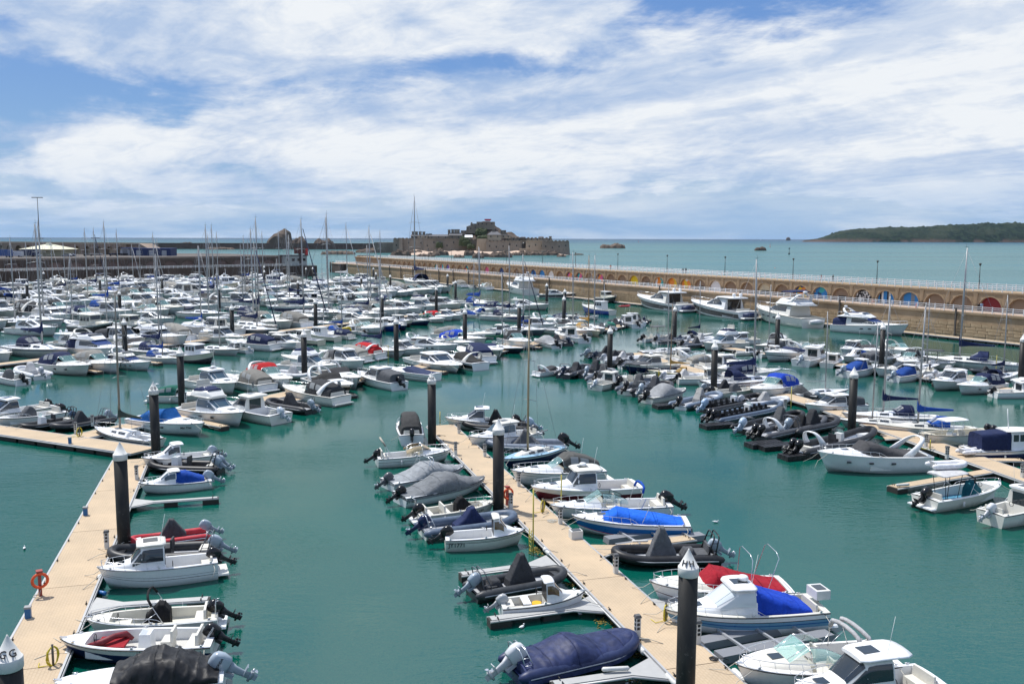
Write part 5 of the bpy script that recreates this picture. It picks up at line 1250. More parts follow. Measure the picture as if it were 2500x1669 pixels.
def sail_rig(root, H, o, xm, z0, mh):
    bl = o.get('boom', NAVY); L = H.L; mr = .055 + .004 * mh
    MB().tube([(xm, 0, z0), (xm - mh * .005, 0, z0 + mh * .6), (xm - mh * .012, 0, z0 + mh)], [mr, mr * .9, mr * .6], 7).build('mast', mastalu if not o.get('mastc') else plain('mast_paint_%s' % str(o['mastc']), o['mastc'], .4), root)
    sp = MB()
    for f in ((.52,) if mh < 11 else (.38, .68)): sp.tube([(xm - .25, -H.B * .30, z0 + mh * f), (xm, 0, z0 + mh * f + .12), (xm - .25, H.B * .30, z0 + mh * f)], .022, 4)
    sp.build('spreader', mastalu, root)
    w = MB(); top = (xm - mh * .012, 0, z0 + mh * .98)
    w.tube([top, (H.X(.985), 0, H.z(.985))], .013, 3); w.tube([top, (H.X(.015), 0, H.hs + .1)], .013, 3)
    for s_ in (-1, 1): w.tube([top, (xm - .25, s_ * H.B * .30, z0 + mh * .52), (xm - .15, s_ * H.B * .44, H.z(.5))], .013, 3)
    w.build('rigging', wire, root)
    if o.get('furl') is not None: MB().tube([(lerp(top[0], H.X(.97), .94), 0, lerp(top[2], H.z(.97), .94)), (lerp(top[0], H.X(.97), .08), 0, lerp(top[2], H.z(.97), .08))], [.075, .045], 6).build('furled_sail', fab(o['furl']), root)
    zb = z0 + .95 + .02 * mh; xb = xm - L * .36
    b = MB().tube([(xm, 0, zb), (xb, 0, zb + .12)], .05, 6).build('boom', mastalu, root)
    if bl is not None:
        st = [(xb + .1, .07, zb + .06, .16), (lerp(xb, xm, .35), .10, zb + .02, .26), (lerp(xb, xm, .75), .13, zb - .02, .42), (xm - .25, .15, zb - .10, .62), (xm + .08, .13, zb - .12, 1.1), (xm + .14, .08, zb + .1, 1.0)]
        cover_arch(root, st, fab(bl), .8, .2, .02, 'sail_cover', 2)
    MB().tube([(xm - .05, 0, z0 + mh), (xm - .05, 0, z0 + mh + .45)], .012, 4).tube([(xm - .3, 0, z0 + mh + .1), (xm + .15, 0, z0 + mh + .1)], .012, 4).build('masthead_gear', black, root)

def b_sail(root, L, o):
    o = dict(o, sail=True); c1 = .34
    H = std_hull(root, L, o, cockpit=(.06, c1), B=o.get('B', L * .31), hs=o.get('hs', .75), hb=o.get('hb', 1.0), fine=1.9, blunt=.9, sternw=.68, rake=.13)
    hw = H.B * .30; m = gel(o.get('cab', WH))
    A = Arch([(H.X(c1 + .01), hw * 1.05, H.z(.4), .42), (H.X(.52), hw * .98, H.z(.5), .42), (H.X(.66), hw * .78, H.z(.64), .32), (H.X(.80), hw * .36, H.z(.8), .06)], .42, .25); A.body(MB(), sub=2).build('coachroof', m, root)
    g = MB(); A.side(g, .2, .85, .35, .80, off=.012); A.side(g, 1.1, 1.75, .35, .78, off=.012); g.build('cabin_window', glass_d, root)
    MB().box((H.X(.60), 0, H.z(.6) + .40), (.5, .45, .05)).build('hatch', glass_d, root)
    if o.get('hood') is not None:
        C = Arch([(H.X(c1 - .06), hw * 1.15, H.z(.35) + .2, .90), (H.X(c1 + .03), hw * 1.12, H.z(.35) + .2, .92), (H.X(c1 + .12), hw * .9, H.z(.35) + .34, .15)], .7, .1); C.body(MB(), caps=(False, True), sub=2).build('sprayhood', fab(o['hood']), root)
        w = MB(); C.patch(w, 1.15, 1.85, .28, .72, 3, 4, .02); w.build('sprayhood_window', vinyl, root)
    for s_ in (-1, 1): MB().box((H.X(.20), s_ * H.B * .26, H.hs - .12), (L * .24, H.B * .14, .3)).build('cockpit_seat', wht(), root)
    H.rail(root, .05, .985, .52, .06, 9, .011, name='guard_rail')
    sail_rig(root, H, o, H.X(.57), H.z(.57) + .38, o.get('mast', L * 1.22))
    return H

def b_covered(root, L, o):
    H = std_hull(root, L, o, B=o.get('B', L * .36), hs=o.get('hs', .62), hb=o.get('hb', .85))
    cm = (tarp if o.get('shiny') else fab)(o.get('cc', LGREY)); hh = o.get('ch', .9); pk = o.get('pk', .45); st = []
    t0, t1 = o.get('ct', (.0, .99))
    for i in range(15):
        t = lerp(t0, t1, i / 14); k = math.exp(-((t - pk) / o.get('pw_', .20)) ** 2)
        st.append((H.X(t), H.b(t) + .04, H.z(t) - o.get('drop', .18), (o.get('drop', .18) + .10 + hh * k) * (1 if t < .97 else .8)))
    cover_arch(root, st, cm, o.get('ce', .8), .02, o.get('wob', .05), 'cover', 2, seed=L)
    if o.get('hoop'): roll = a_frame(root, H.X(.40), H.B * .44, H.hs, 1.5, steel, .03, .5)
    return H

def b_trawler(root, L, o):
    """upright wheelhouse work boat"""
    H = std_hull(root, L, o, cockpit=(.05, .40), B=o.get('B', L * .33), hs=o.get('hs', .95), hb=o.get('hb', 1.75), pw=2.4, fine=2.6)
    m = gel(o.get('cab', WH)); x0, x1 = H.X(o.get('w0', .40)), H.X(o.get('w1', .66)); hw = H.B * .34; z0 = H.z(.45); hh = o.get('ch', 1.65)
    A = Arch([(x0, hw, z0 - .1, hh), (x1 - .15, hw * .96, z0 - .1, hh), (x1, hw * .9, z0 - .1, hh * .55), (x1 + .06, hw * .88, z0 - .1, .2)], .16, .06); A.body(MB(), sub=1).build('wheelhouse', m, root)
    for u0, u1 in ((.10, .34), (.40, .64), (.70, .94)): g = MB(); A.side(g, u0, u1, .50, .86, nu=1); g.build('side_window', glass_d, root)
    for a0, a1 in ((.22, .39), (.41, .59), (.61, .78)): A.patch(MB(), 1.10, 1.85, a0, a1, 2, 2).build('windscreen', glass_d, root)
    slab(MB(), x0 - .35, x1 + .25, hw * 1.12, hw * 1.08, z0 + hh - .12, .08, .04).build('roof', gel(o.get('roofc', WH)), root)
    A2 = Arch([(x1 - .05, hw * .95, H.z(.66), .5), (H.X(.82), hw * .6, H.z(.8), .35), (H.X(.86), hw * .5, H.z(.85), .05)], .35, .1); A2.body(MB()).build('fore_cabin', m, root)
    MB().tube([(x0 + .3, 0, z0 + hh), (x0 + .1, 0, z0 + hh + 1.8)], [.05, .03], 6).build('signal_mast', white_p, root)
    if o.get('awn') is not None: cover_arch(root, [(H.X(.08), hw * 1.1, H.hs + .1, 1.35), (x0, hw * 1.05, H.hs + .1, 1.55)], fab(o['awn']), .3, .06, .02, 'cockpit_awning', 2)
    else: seat(root, H.X(.12), 0, .4, H.B * .5, .5, .4, False)
    H.rail(root, .50, .975, .5, .08, 6, .018); return H
KINDS = dict(rib=b_rib, open=b_open, cuddy=b_cuddy, hardtop=b_hardtop, cruiser=b_cruiser, fly=b_fly, express=b_express, sail=b_sail, covered=b_covered, trawler=b_trawler)
CATS = dict(rib='inflatable boat', open='open boat', cuddy='cabin boat', hardtop='cabin cruiser', cruiser='sports cruiser', fly='motor yacht', express='motor yacht', sail='sailing boat', covered='covered boat', trawler='work boat')
NAMES = dict(rib='rigid_inflatable_boat', open='open_boat', cuddy='cabin_boat', hardtop='hardtop_cruiser', cruiser='sports_cruiser', fly='flybridge_yacht', express='express_motor_yacht', sail='sailing_boat', covered='covered_boat', trawler='work_boat')
LREF = dict(rib=6.5, open=5.8, cuddy=6.2, hardtop=8.2, cruiser=9.0, fly=12.5, express=14., sail=9.5, covered=6., trawler=8.5)
PROTO = {}; BOATS = []
def joined(k):
    src = PROTO[k]; mats, vs, fs, mi, sm_ = [], [], [], [], []
    def walk(o_, M):
        M = M @ o_.matrix_local if o_ is not src else Matrix()
        if o_.type == 'MESH':
            b = len(vs); vs.extend(tuple(M @ v.co) for v in o_.data.vertices)
            idx = []
            for m_ in o_.data.materials:
                if m_ not in mats: mats.append(m_)
                idx.append(mats.index(m_))
            for p in o_.data.polygons: fs.append([b + i for i in p.vertices]); mi.append(idx[p.material_index] if idx else 0); sm_.append(p.use_smooth)
        for c in o_.children: walk(c, M)
    walk(src, Matrix()); me = bpy.data.meshes.new(NAMES[k[0]]); me.from_pydata(vs, [], fs)
    for m_ in mats: me.materials.append(m_)
    me.polygons.foreach_set('material_index', mi); me.polygons.foreach_set('use_smooth', sm_); me.update(); return me
JOINED = {}
def put_boat(kind, x, y, ang, L, label, key=None, o=None, group=None):
    o = o or {}
    if key is None:
        SPLIT[0] = True; r = empty(NAMES[kind], (x, y, 0), ang, label, CATS[kind], group); KINDS[kind](r, L, o); SPLIT[0] = False
    else:
        k = (kind, key)
        if k in PROTO and y > 285 and kind != 'sail' and L < 13.5:      # too far off for its parts to show
            if k not in JOINED: JOINED[k] = joined(k)
            r = mobj(NAMES[kind], JOINED[k], None, (x, y, 0), ang, (L / LREF[kind],) * 3); tag(r, label, CATS[kind], group); BOATS.append((kind, x, y, L)); return r
        if k not in PROTO:
            r = empty(NAMES[kind], (0, 0, 0), 0, label, CATS[kind], group); KINDS[kind](r, LREF[kind], o); PROTO[k] = r
        else: r = copy_tree(PROTO[k])
        r.location = (x, y, 0); r.rotation_euler = (0, 0, ang); s = L / LREF[kind]; r.scale = (s, s, s); tag(r, label, CATS[kind], group)
        if group is None and 'group' in r: del r['group']
    BOATS.append((kind, x, y, L)); return r
def boat(kind, bow, stern, label, group=None, L=None, zb=None, zs=None, **o):
    """bow and stern: (crop, x, y) of the stem head and the middle of the transom top"""
    d = dict(rib=(.75, .6), open=(.92, .62), cuddy=(1.05, .72), hardtop=(1.28, .85), cruiser=(1.3, .95), fly=(1.95, 1.15), express=(1.9, 1.05), sail=(1., .75), covered=(.85, .62), trawler=(1.75, .95))[kind]
    zb = zb or o.get('hb', d[0]); zs = zs or o.get('hs', d[1])
    a, b = P(*bow, zb), P(*stern, zs); v = (a - b).xy; LL = v.length
    if L: c = (a + b) / 2; LL = L
    c = (a + b) / 2; o.setdefault('lines', True)
    return put_boat(kind, c.x, c.y, atan2(v.y, v.x), LL, label, None, o, group)
# ================================================================ PONTOONS, PILES
def strip_line(p0, p1, off0=0, ext=0.):
    a, b = G(*p0, DZ), G(*p1, DZ); d = (b - a).normalized(); return a - d * ext, b
# pontoon H (centre), G (left), J (right), K (long one behind), and others farther back
def two_edge(l0, r0, l1, r1):
    a = (G(*l0, DZ) + G(*r0, DZ)) / 2; b = (G(*l1, DZ) + G(*r1, DZ)) / 2
    return a, b
hl0, hr0, hl1, hr1 = (1653, 1667), (1823, 1667), (1042, 1037), (1108, 1037)
HA, HB = two_edge(hl0, hr0, hl1, hr1); hd = (HB - HA).normalized()
WH_, LH_, AH = walkway('central_pontoon', HA - hd * 9, HB, 2.75, 'tan decked pontoon in the middle running away from the big lettered H pile', 10.)
GA, GB = two_edge((25.6, 1559), (167, 1595), (277, 1121.6), (350, 1150)); gd = (GB - GA).normalized()
_, LG_, AG = walkway('near_left_pontoon', GA - gd * 12, GB + gd * 2.2, 2.9, 'tan decked pontoon at the lower left leading up to the junction', 10., z=DZ)
ga, gb = G(-60, 1040, DZ), G(345, 1098, DZ)
walkway('junction_pontoon', ga, gb + (gb - ga).normalized() * .3, 2.75, 'tan decked pontoon arm running off the left edge from the junction', 11., z=DZ - .004)
ka, kb = P('c7', 760, 838, DZ), G(1560, 785, DZ); kd = (kb - ka).normalized()
ka = ka + kd * 0
K_DIR = Vector((kd.x, kd.y)); K_ANG = atan2(kd.y, kd.x)
walkway('long_pontoon', ka - kd * 1.0, kb, 2.6, 'very long tan pontoon between the moored rows running from the junction towards the pier', 10., z=DZ - .008)
# J pontoon, traced through the visible bends
jp = [(2560, 1216), (2318, 1105), (2200, 1063), (2040, 1003), (1900, 955), (1760, 925), (1640, 892), (1560, 868)]
jp = [(2600, 1196), (2360, 1108), (2128, 1022), (1990, 985), (1850, 952), (1720, 915), (1610, 880), (1545, 861)]
JL = [G(*p, DZ) for p in jp]
fit = []
for i, (a, b) in enumerate(((0, 3), (3, 7))):
    walkway('right_pontoon', JL[a], JL[b], 2.6, ('tan decked pontoon at the right edge behind the white motor cruiser', 'tan decked pontoon among the moored inflatables')[i], 10., z=DZ - .004 * i)
LA, LB = G(2560, 985, DZ), G(1650, 830, DZ)
walkway('outer_right_pontoon', G(2520, 958, DZ), LB, 2.3, 'tan pontoon behind the cabin boats on the right, before the pier wall', 10.)
walkway('wall_pontoon', WP(-50, -2.2), WP(300, -2.2), 2.0, 'narrow tan pontoon floating along the foot of the pier wall', 14., group=None)
QA_ = QP(-30, -2.5); QB_ = QP(QL - 8, -2.5); walkway('quay_pontoon', QA_, QB_, 2.0, 'narrow pale pontoon along the foot of the dark quay', 16., group=None)

PL = [((291.8, 1078), 'standing at the junction beside the lower left pontoon', None), ((17, 1548), 'cut by the lower left corner, marked with a black G', 'G'), ((373.7, 931), 'marked G in front of the blue wrapped cruiser', 'G'), ((1682, 1338), 'in the middle front, marked with two black letters H', 'H'),
      ((1217, 1021), 'beside the orange lifebuoy on the central pontoon', None), ((1053.6, 908), 'at the far end of the central pontoon, marked H', 'H'), ((438.5, 845), 'between the green canopy cruiser and the cream cabin cruiser', None), ((741, 802.7), 'behind the maroon covered cruiser', None),
      ((966.7, 773.5), 'left of the navy covered cruiser at the deck end', None), ((1135, 751), 'beside the bright blue canopy cruiser', None), ((1267.6, 737), 'behind the grey dinghy on a stern, mid row', None), ((1065, 698.5), 'beside the grey sports cruiser in the third row', None),
      ((1092.5, 667.6), 'thin far one near the pier wall, farther of a pair', None), ((1112, 683), 'thin far one near the pier wall, nearer of a pair', None), ((1335, 690), 'in front of the dark banded yacht at the pier', None), ((1379, 704), 'close behind another, left of the fishing boat', None), ((1377, 721), 'nearest of the two left of the fishing boat', None),
      ((1490, 795), 'alone in the channel end of the inflatable row', None), ((1648.5, 745), 'below the two black hulled yachts', None), ((1745.7, 831), 'beside the boat with orange and blue gear', None), ((1900, 763), 'in front of the white motor yacht with grey fenders', None), ((2157, 786), 'in front of the white flybridge yacht at the pier', None),
      ((2500, 814), 'cut by the right edge of the picture', None), ((2086, 895), 'tall at the right pontoon behind the white arch cruiser', None), ((302, 775), 'thin dark one behind two bare masts', None), ((290.6, 708), 'left of the white and black express yacht', None), ((106, 661.6), 'far left against the dark quay wall', None),
      ((64.6, 686.6), 'far left among the third row boats', None), ((243, 675.7), 'far left by the navy cruiser', None), ((378, 653), 'farthest one against the dark quay wall', None), ((395, 672), 'just before the farthest one at the dark quay', None), ((528.8, 664), 'by the quay below the breakwater end', None), ((644.6, 647.6), 'beside the low wall, farther of two in line', None),
      ((645, 658), 'beside the low wall, nearer of two in line', None), ((565, 742), 'in front of the blue sail covered yacht', None), ((769.5, 728), 'in front of the dark blue motor yacht', None), ((727, 683), 'beside the tan sail cover', None), ((882, 672.5), 'before the white flybridge yacht near the mouth', None), ((911.5, 652), 'at the pier head, farther of two', None),
      ((917.6, 663), 'at the pier head, nearer of two', None), ((952.5, 669), 'right of the small white launch at the pier head', None), ((932.6, 716), 'right of the teal hulled sloop in the second row', None), ((533.6, 697), 'behind the blue sail cover far left of centre', None), ((763.5, 651), 'in the harbour mouth', None), ((747, 652), 'at the quay end in the harbour mouth', None)]
for tip, lab, let in PL: pile(tip, 'black pile with white cap, ' + lab, letter=let)

# ---- fingers seen near the camera
def fing(pt, tip, label, wide=.8, col=None):
    a, b = P(*pt, .46), P(*tip, .46); v = (b - a).xy; return finger(a, atan2(v.y, v.x), v.length, label, wide, col=col or deck_m)
al_deck = plain('grey_grating', (.42, .42, .41), .6, .2, .12)
fing(('c7', 1250, 1475), ('c7', 2090, 1418), 'empty grey finger pontoon with black end float near the lower left pile', .35, al_deck)
fing(('c3', 1380, 745), ('c3', 480, 868), 'grey finger with black end float beside the small white cabin boat with bucket', .5, al_deck)
fing(('c3', 1900, 1270), ('c3', 1000, 1400), 'grey finger in the bottom middle beside the navy covered inflatable', .5, al_deck)
fing(('c3', 1010, 400), ('c3', 245, 500), 'grey finger behind the grey inflatable with tall console cover', .5, al_deck)
fing(('c3', 1350, 310), ('c3', 2150, 200), 'tan finger behind the black inflatable with grey covers', .9)
fing(('c5', 0, 770), ('c5', 700, 690), 'grey finger behind the blue striped cabin boat', .8, al_deck)
fing(('d7', 2190, 1255), ('d7', 1090, 1440), 'tan finger behind the white boat carrying a dinghy', .9)
fing(('d7', 1830, 1175), ('d7', 2349, 1180), 'tan finger beside the navy canopied fishing boat', .9)
fing(('d7', 1000, 960), ('d7', 1340, 975), 'tan finger between two boats at the right pontoon', .9)
fing(('c1', 520, 1120), ('c1', 1200, 1075), 'grey finger behind the open white boat with the black cover', .5, al_deck)
fing(('c2', 1880, 1060), ('c4', 1300, 960), 'tan finger beside the maroon hulled cabin cruiser', .8)
fing(('e1', 1100, 830), ('e1', 1790, 775), 'tan tipped finger between the cream cruiser and black hull', .9)
fing(('c7', 1900, 690), ('c7', 2150, 745), 'tan tipped finger below the white cruiser with blue wrapping', .9)
fing(('d7', 1900, 380), ('d7', 1500, 455), 'tan finger beside the white inflatable with the engine', .8)

# ================================================================ NEAR BOATS
# pontoon G, berths on its right
boat('cuddy', ('c7', 1360, 1052), ('c7', 2045, 1000), 'white half cabin boat with raked screens, farthest on the lower left pontoon', hull=WH, c1=.50, ch=1.05, eng=(1, SILV), over=.1, reg='JY770', rt=.6, rs=.28, openback=True, zb=1.0)
boat('rib', ('c7', 1425, 1085), ('c7', 2120, 1120), 'black rigid inflatable with twin silver outboards beside the half cabin boat', tube=BLK, cover='open', eng=(2, SILV), arch='black', reg='JY802', rx=.06, rs=.30, cx=.12)
boat('cuddy', ('c7', 1335, 1290), ('c7', 2010, 1245), 'small white cabin boat with royal blue cockpit cover', c1=.50, ch=.85, canopy=ROYAL, eng=(1, SILV), reg='JY 167', rt=.62, rs=.26, glass=glass_b, hs=.6, hb=.85, roof=True, over=.1)
boat('rib', ('c1', 735, 735), ('c1', 1200, 690), 'red inflatable with grey console cover and silver outboard', tube=RED, cover='console', steep=True, cc=GREY, eng=(1, SILV), strake=WH, hull=WH, cx=-.02)
boat('rib', ('c1', 612, 805), ('c1', 1260, 790), 'dark grey inflatable behind the white cabin cruiser', tube=CHAR, cover='open', cc=GREY, eng=(1, SILV), arch='tube', cx=.1)
boat('hardtop', ('c1', 562, 905), ('c1', 1238, 845), 'white cabin cruiser with curved grey hull lines at the lower left pontoon', c1=.44, tf=.64, sf=.74, eng=(1, BLK), reg='JY1972', rt=.80, rs=.33, bands=((.36, WH), (.39, (.1, .1, .1)), (.52, WH), (.54, (.12, .12, .12)), (1, WH)), hs=1.0, hb=1.25, over=.1, platform=.6, name=('Zazu', .5, .2), rub='grey', ch=1.25)
boat('open', ('c1', 497, 1192), ('c1', 1250, 1158), 'open white day boat with black console cover and steel ladder', hull=WH, cc=BLK, eng=(1, BLK), ladder=True, pole=True, dk=(.70, .68, .60), sole_m=plain('cream_floor', (.66, .63, .53), .6), hs=.72, hb=1.0, rub='white', cx=-.04, platform=.4, rt0=.4)
boat('open', ('c1', 350, 1308), ('c1', 1232, 1300), 'open white dory with red cushion and navy hull sides', console='open', cushion=True, bands=((.62, NAVY), (1, WH)), eng=(1, BLK), brand='MERCURY', reg='JY 247', rt=.76, rs=.30, hs=.72, hb=.98, cx=-.05, rail=False, noseat=False, rm=None)
boat('covered', ('c1', 315, 1552), ('c1', 1285, 1490), 'white boat under a wrinkled black tarpaulin with a silver outboard', cc=(.010, .010, .012), shiny=True, ct=(.03, .66), pk=.38, pw_=.26, ch=.95, eng=(1, SILV), brand='HONDA', reg='JY0745', rt=.70, rs=.26, wob=.12, hs=.8, hb=1.1, rub='white', es=1.15, ce=.6, drop=-.02)
# pontoon H, left side
boat('cruiser', ('c2', 545, 240), ('c2', 622, 478), 'white cruiser seen from astern under a full charcoal canopy', canopy=(.05, .05, .05), cht=1.55, slope=False, eng=(1, BLK), L=6.8, vin=False, B=2.5, c1=.58, tilt=20, es=1.0, full=True)
boat('cruiser', ('c2', 978, 572), ('c2', 272, 645), 'white bowrider with beige screen cover and folded beige canopy', c1=.62, tonneau=None, bars=((.20, 1.5, -.9),), barc=(.55, .50, .42), eng=(1, BLK), sh=.45, bands=((.55, WH), (.6, (.05, .05, .05)), (1, WH)), hs=.75, hb=1.0, B=2.35, hatch=False, glass=fab((.48, .38, .24)))
boat('covered', ('c2', 1105, 722), ('c2', 372, 880), 'ski boat under a pale grey cover with hoops poking up', cc=(.32, .34, .36), ch=.85, pk=.52, pw_=.22, eng=(1, GREY), hoop=True, ce=.75)
boat('covered', ('c2', 1300, 835), ('c2', 488, 1010), 'runabout under a dark grey shrink-tight cover beside the pale one', cc=(.15, .16, .17), ch=1.0, pk=.50, pw_=.24, eng=(1, BLK), reg='JY1826', rt=.06, ce=.75, hs=.7, hb=1.0)
boat('open', ('c2', 1400, 1065), ('c2', 655, 1185), 'open cream-decked boat with bench seats and black console cover', cc=BLK, ladder=True, bench=True, eng=(1, BLK), dk=(.72, .69, .60), reg='JY 225', rt=.76, rs=.28, hs=.66, hb=.95, rub='grey', cx=.08, platform=.45)
boat('rib', ('c2', 1612, 1190), ('c2', 690, 1325), 'blue grey inflatable with navy console cover', tube=BLUEGREY, cover='console', cc=NAVY, steep=False, eng=(1, NAVY), strake=BLK, cx=.02, ch=1.3, cl=1.1, arch='steel', hull=WH)
boat('cuddy', ('c2', 1682, 1338), ('c2', 925, 1405), 'white fishing dory with forward shelter and brown side window', c1=.60, wf=.77, cc1=.90, hs=.72, hb=.98, ch=1.05, B=2.0, glass=glass_br, openback=True, over=-.15, noseat=True, eng=(1, BLK), reg='JY1771', rt=.14, rs=.36, bands=((.70, WH), (.74, BLK), (.80, WH), (.83, BLK), (1, WH)), rail=False)
boat('rib', ('c3', 1112, 462), ('c3', 330, 622), 'charcoal inflatable with tall pointed console cover', tube=(.03, .033, .037), cover='console', steep=True, ch=1.75, cc=(.06, .063, .07), eng=(1, SILV), arch='tube', aft=True, seatcover=True, cx=.02)
boat('cuddy', ('c3', 1262, 645), ('c3', 575, 752), 'little white motor boat with yellow bucket and open backed cabin', c1=.52, hs=.62, hb=.98, ch=.95, cc1=.84, wf=.72, eng=(1, (.42, .43, .44)), es=.75, bucket=True, openback=True, glass=glass_br, over=-.1, dk=(.66, .66, .62), rail=False, rub='black')
boat('rib', ('c3', 1690, 1000), ('c3', 655, 1262), 'big inflatable wrapped in a creased navy cover with white outboard', tube=NAVY, cover='full', cc=(.012, .022, .085), shiny=True, ch=1.35, pk=-.06, eng=(1, (.60, .61, .63)), arch='steel', es=1.15)
# pontoon H, right side
boat('hardtop', ('c2', 985, 268), ('c2', 1560, 300), 'white cabin cruiser at the far end of the central pontoon', c1=.45, eng=(1, BLK), skylight=True, L=7.2, canopy=None, hb=1.15, hs=.8)
boat('rib', ('c2', 1082, 310), ('c2', 1760, 350), 'black inflatable with dark cover beside the far cabin cruiser', tube=BLK, cover='console', steep=True, ch=1.8, cc=CHAR, eng=(1, (.45, .55, .68)), arch='tube')
boat('hardtop', ('c2', 1150, 450), ('c2', 1790, 400), 'white walkaround cruiser with teal windows and dinghy on its roof', c1=.38, eng=(1, GREY), glass=glass_b, reg='JY0257', rt=.85, rs=.26)
boat('rib', ('c2', 1300, 492), ('c2', 2090, 520), 'pale grey inflatable with pyramid cover and big black outboard', tube=(.15, .18, .23), cover='console', ch=1.6, cl=1.2, cc=(.13, .135, .145), eng=(1, BLK), es=1.2, strake=WH, cx=.0)
boat('sail', ('c2', 1478, 668), ('c4', 640, 545), 'small sailing boat with sky blue deck and bare tan mast', bands=((.75, NAVY), (1, WH)), dk=(.34, .55, .72), mast=11.2, boom=None, mastc=(.36, .28, .17), hs=.62, hb=.85, furl=None)
boat('cruiser', ('c4', 190, 772), ('c4', 1050, 750), 'white sports cruiser with grey canvas canopy and clear screen', canopy=(.085, .085, .08), cht=1.35, bands=((.7, WH), (.73, (.1, .1, .1)), (1, WH)), ant=True, hatch=True, platform=.7, hb=1.35, hs=1.0, glass=glass_c)
boat('hardtop', ('c4', 383, 925), ('c4', 1395, 900), 'maroon hulled pilothouse cruiser with white top and radar', bands=((.62, MAROON), (1, WH)), c1=.42, tf=.60, sf=.66, over=.5, ch=1.3, hs=1.05, hb=1.35, radar=True, reg='JY205', rt=.66, rs=.22, rf=.8, fend=((.88, -1), (.55, -1)), sole=.4, rub='white')
boat('cruiser', ('c4', 562, 1105), ('c4', 1690, 1080), 'bowrider with flat grey top, orange seats and blue folded hood', hull=WH, bars=((.30, 1.45, -.5),), barc=ROYAL, c1=.62, eng=(1, BLK), es=1.2, reg='JY101', rt=.92, rs=.24, glass=glass_c, B=2.5, hs=.85, hb=1.05, frame='black')
boat('cruiser', ('c4', 776, 1205), ('c4', 1880, 1262), 'blue and white sports boat with a bright blue cover', bands=((.08, WH), (.14, (.45, .03, .05)), (.72, (.012, .12, .34)), (1, WH)), tonneau=(.008, .12, .62), c1=.62, tht=.55, tpk=1.1, hs=.85, hb=1.15, bars=(), hoops=((.42, 1.3, -.5),), reg='JY2608', rt=.83, rs=.27, rf=.5, hatch=True, full=True, B=2.5)
boat('rib', ('c3', 1480, 318), ('c5', 520, 325), 'black inflatable with slab sided grey covers and a roll bar', tube=BLK, cover='console', steep=True, ch=1.9, cc=(.11, .115, .125), seatcover=True, aft=True, eng=(1, SILV), arch='black', reg='JY1246', rx=.28, rs=.30, cx=.04)
boat('cruiser', ('c3', 1806, 565), ('c5', 1075, 590), 'white sports cruiser under a crimson cover with steel hoops', tonneau=(.40, .012, .028), tht=.75, tpk=1.1, c1=.55, full=True, hoops=((.32, 1.9, -.1), (.20, 2.0, -.6)), bands=((.30, WH), (.36, (.09, .02, .02)), (1, WH)), dk=(.78, .77, .74), B=2.7, ports=(.7,), hatch=False)
boat('hardtop', ('c5', 80, 790), ('c5', 1335, 745), 'white cabin boat with blue hull bands and blue cockpit sheet', c1=.45, tf=.58, sf=.72, bands=((.34, WH), (.50, (.16, .34, .50)), (.56, (.02, .12, .34)), (.70, (.16, .34, .50)), (.74, BLK), (1, WH)), radar=True, glass=mat('curtained_glass', _glass, c=(.55, .60, .62)), reg='JY190', rt=.86, rs=.24, rf=.6, canopy=(.008, .06, .50), slope=True, over=.05, hs=1.0, hb=1.22, name=('Flipper 620', .58, .17, -1, .92), dk=(.76, .76, .73), platform=.5)
boat('cruiser', ('c5', 668, 1245), ('c5', 1890, 1150), 'white bowrider with green tinted screen and two folded grey hoods', glass=mat('green_tint_glass', _clear, c=(.30, .62, .56), a=.45), c1=.62, bars=((.30, 1.35, -.1), (.16, 1.4, .5)), barc=(.42, .42, .43), barr=.10, sh=.55, reg='JY451', rt=.80, rs=.22, rf=.35, dk=(.79, .78, .76), B=2.9, platform=.4, hs=1.0, hb=1.2, sole=.4)
boat('hardtop', ('c5', 1120, 1440), ('c5', 2260, 1330), 'white hardtop cruiser with long skylight, cut by the bottom edge', c1=.36, over=.9, hs=1.0, hb=1.3, ant=True, glass=glass_d, ch=1.25)
# pontoon J, near right
boat('cruiser', ('c6', 185, 590), ('c6', 1205, 612), 'large white motor cruiser with grey screen cover and swept arch', tonneau=(.07, .07, .075), tht=.85, tpk=.8, c1=.58, full=True, arch=True, ah=1.5, alean=-1.5, ports=(.38, .58, .77), fend=((.50, -1), (.17, -1)), hs=1.3, hb=1.7, B=3.2, zb=1.7, zs=1.3, rub='white')
boat('open', ('c6', 1925, 882), ('c6', 1205, 1040), 'white boat with black frame and hard top carrying a small dinghy', console='cover', cc=TEALC, ch=1.3, ttop=(.50,.50,.51), cx=.12, tx=-.33, hs=.8, hb=1.15, B=2.6, sole_m=plain('blue_sole', (.08, .26, .40), .6), eng=(1, BLK), es=1.1, pole=True, rub='white', platform=.5)
boat('hardtop', ('c6', 2500, 1000), ('c6', 1790, 1190), 'white pilothouse boat with white outboard at the right edge', c1=.42, eng=(1, (.60, .61, .63)), over=.1, L=6.8)
boat('open', ('d7', 1345, 935), ('d7', 2040, 905), 'white centre console boat with hard top and navy seat cover', console='open', ttop='w', hs=.95, hb=1.3, B=2.7, dk=(.66, .62, .52), cx=.06, eng=(2, BLK), c1=.84, cushion=False)
boat('trawler', ('d7', 2640, 1010), ('d7', 1850, 1080), 'navy and white fishing boat with navy cockpit canopy and dinghy astern', bands=((.72, NAVY), (1, WH)), awn=NAVY, hs=.9, hb=1.4, L=8.5)
boat('rib', ('d7', 905, 905), ('d7', 150, 1090), 'dark grey inflatable with white swept arch and two black outboards', tube=CHAR, cover='open', arch='white', eng=(2, BLK), es=1.15, hull=WH, r=.34)
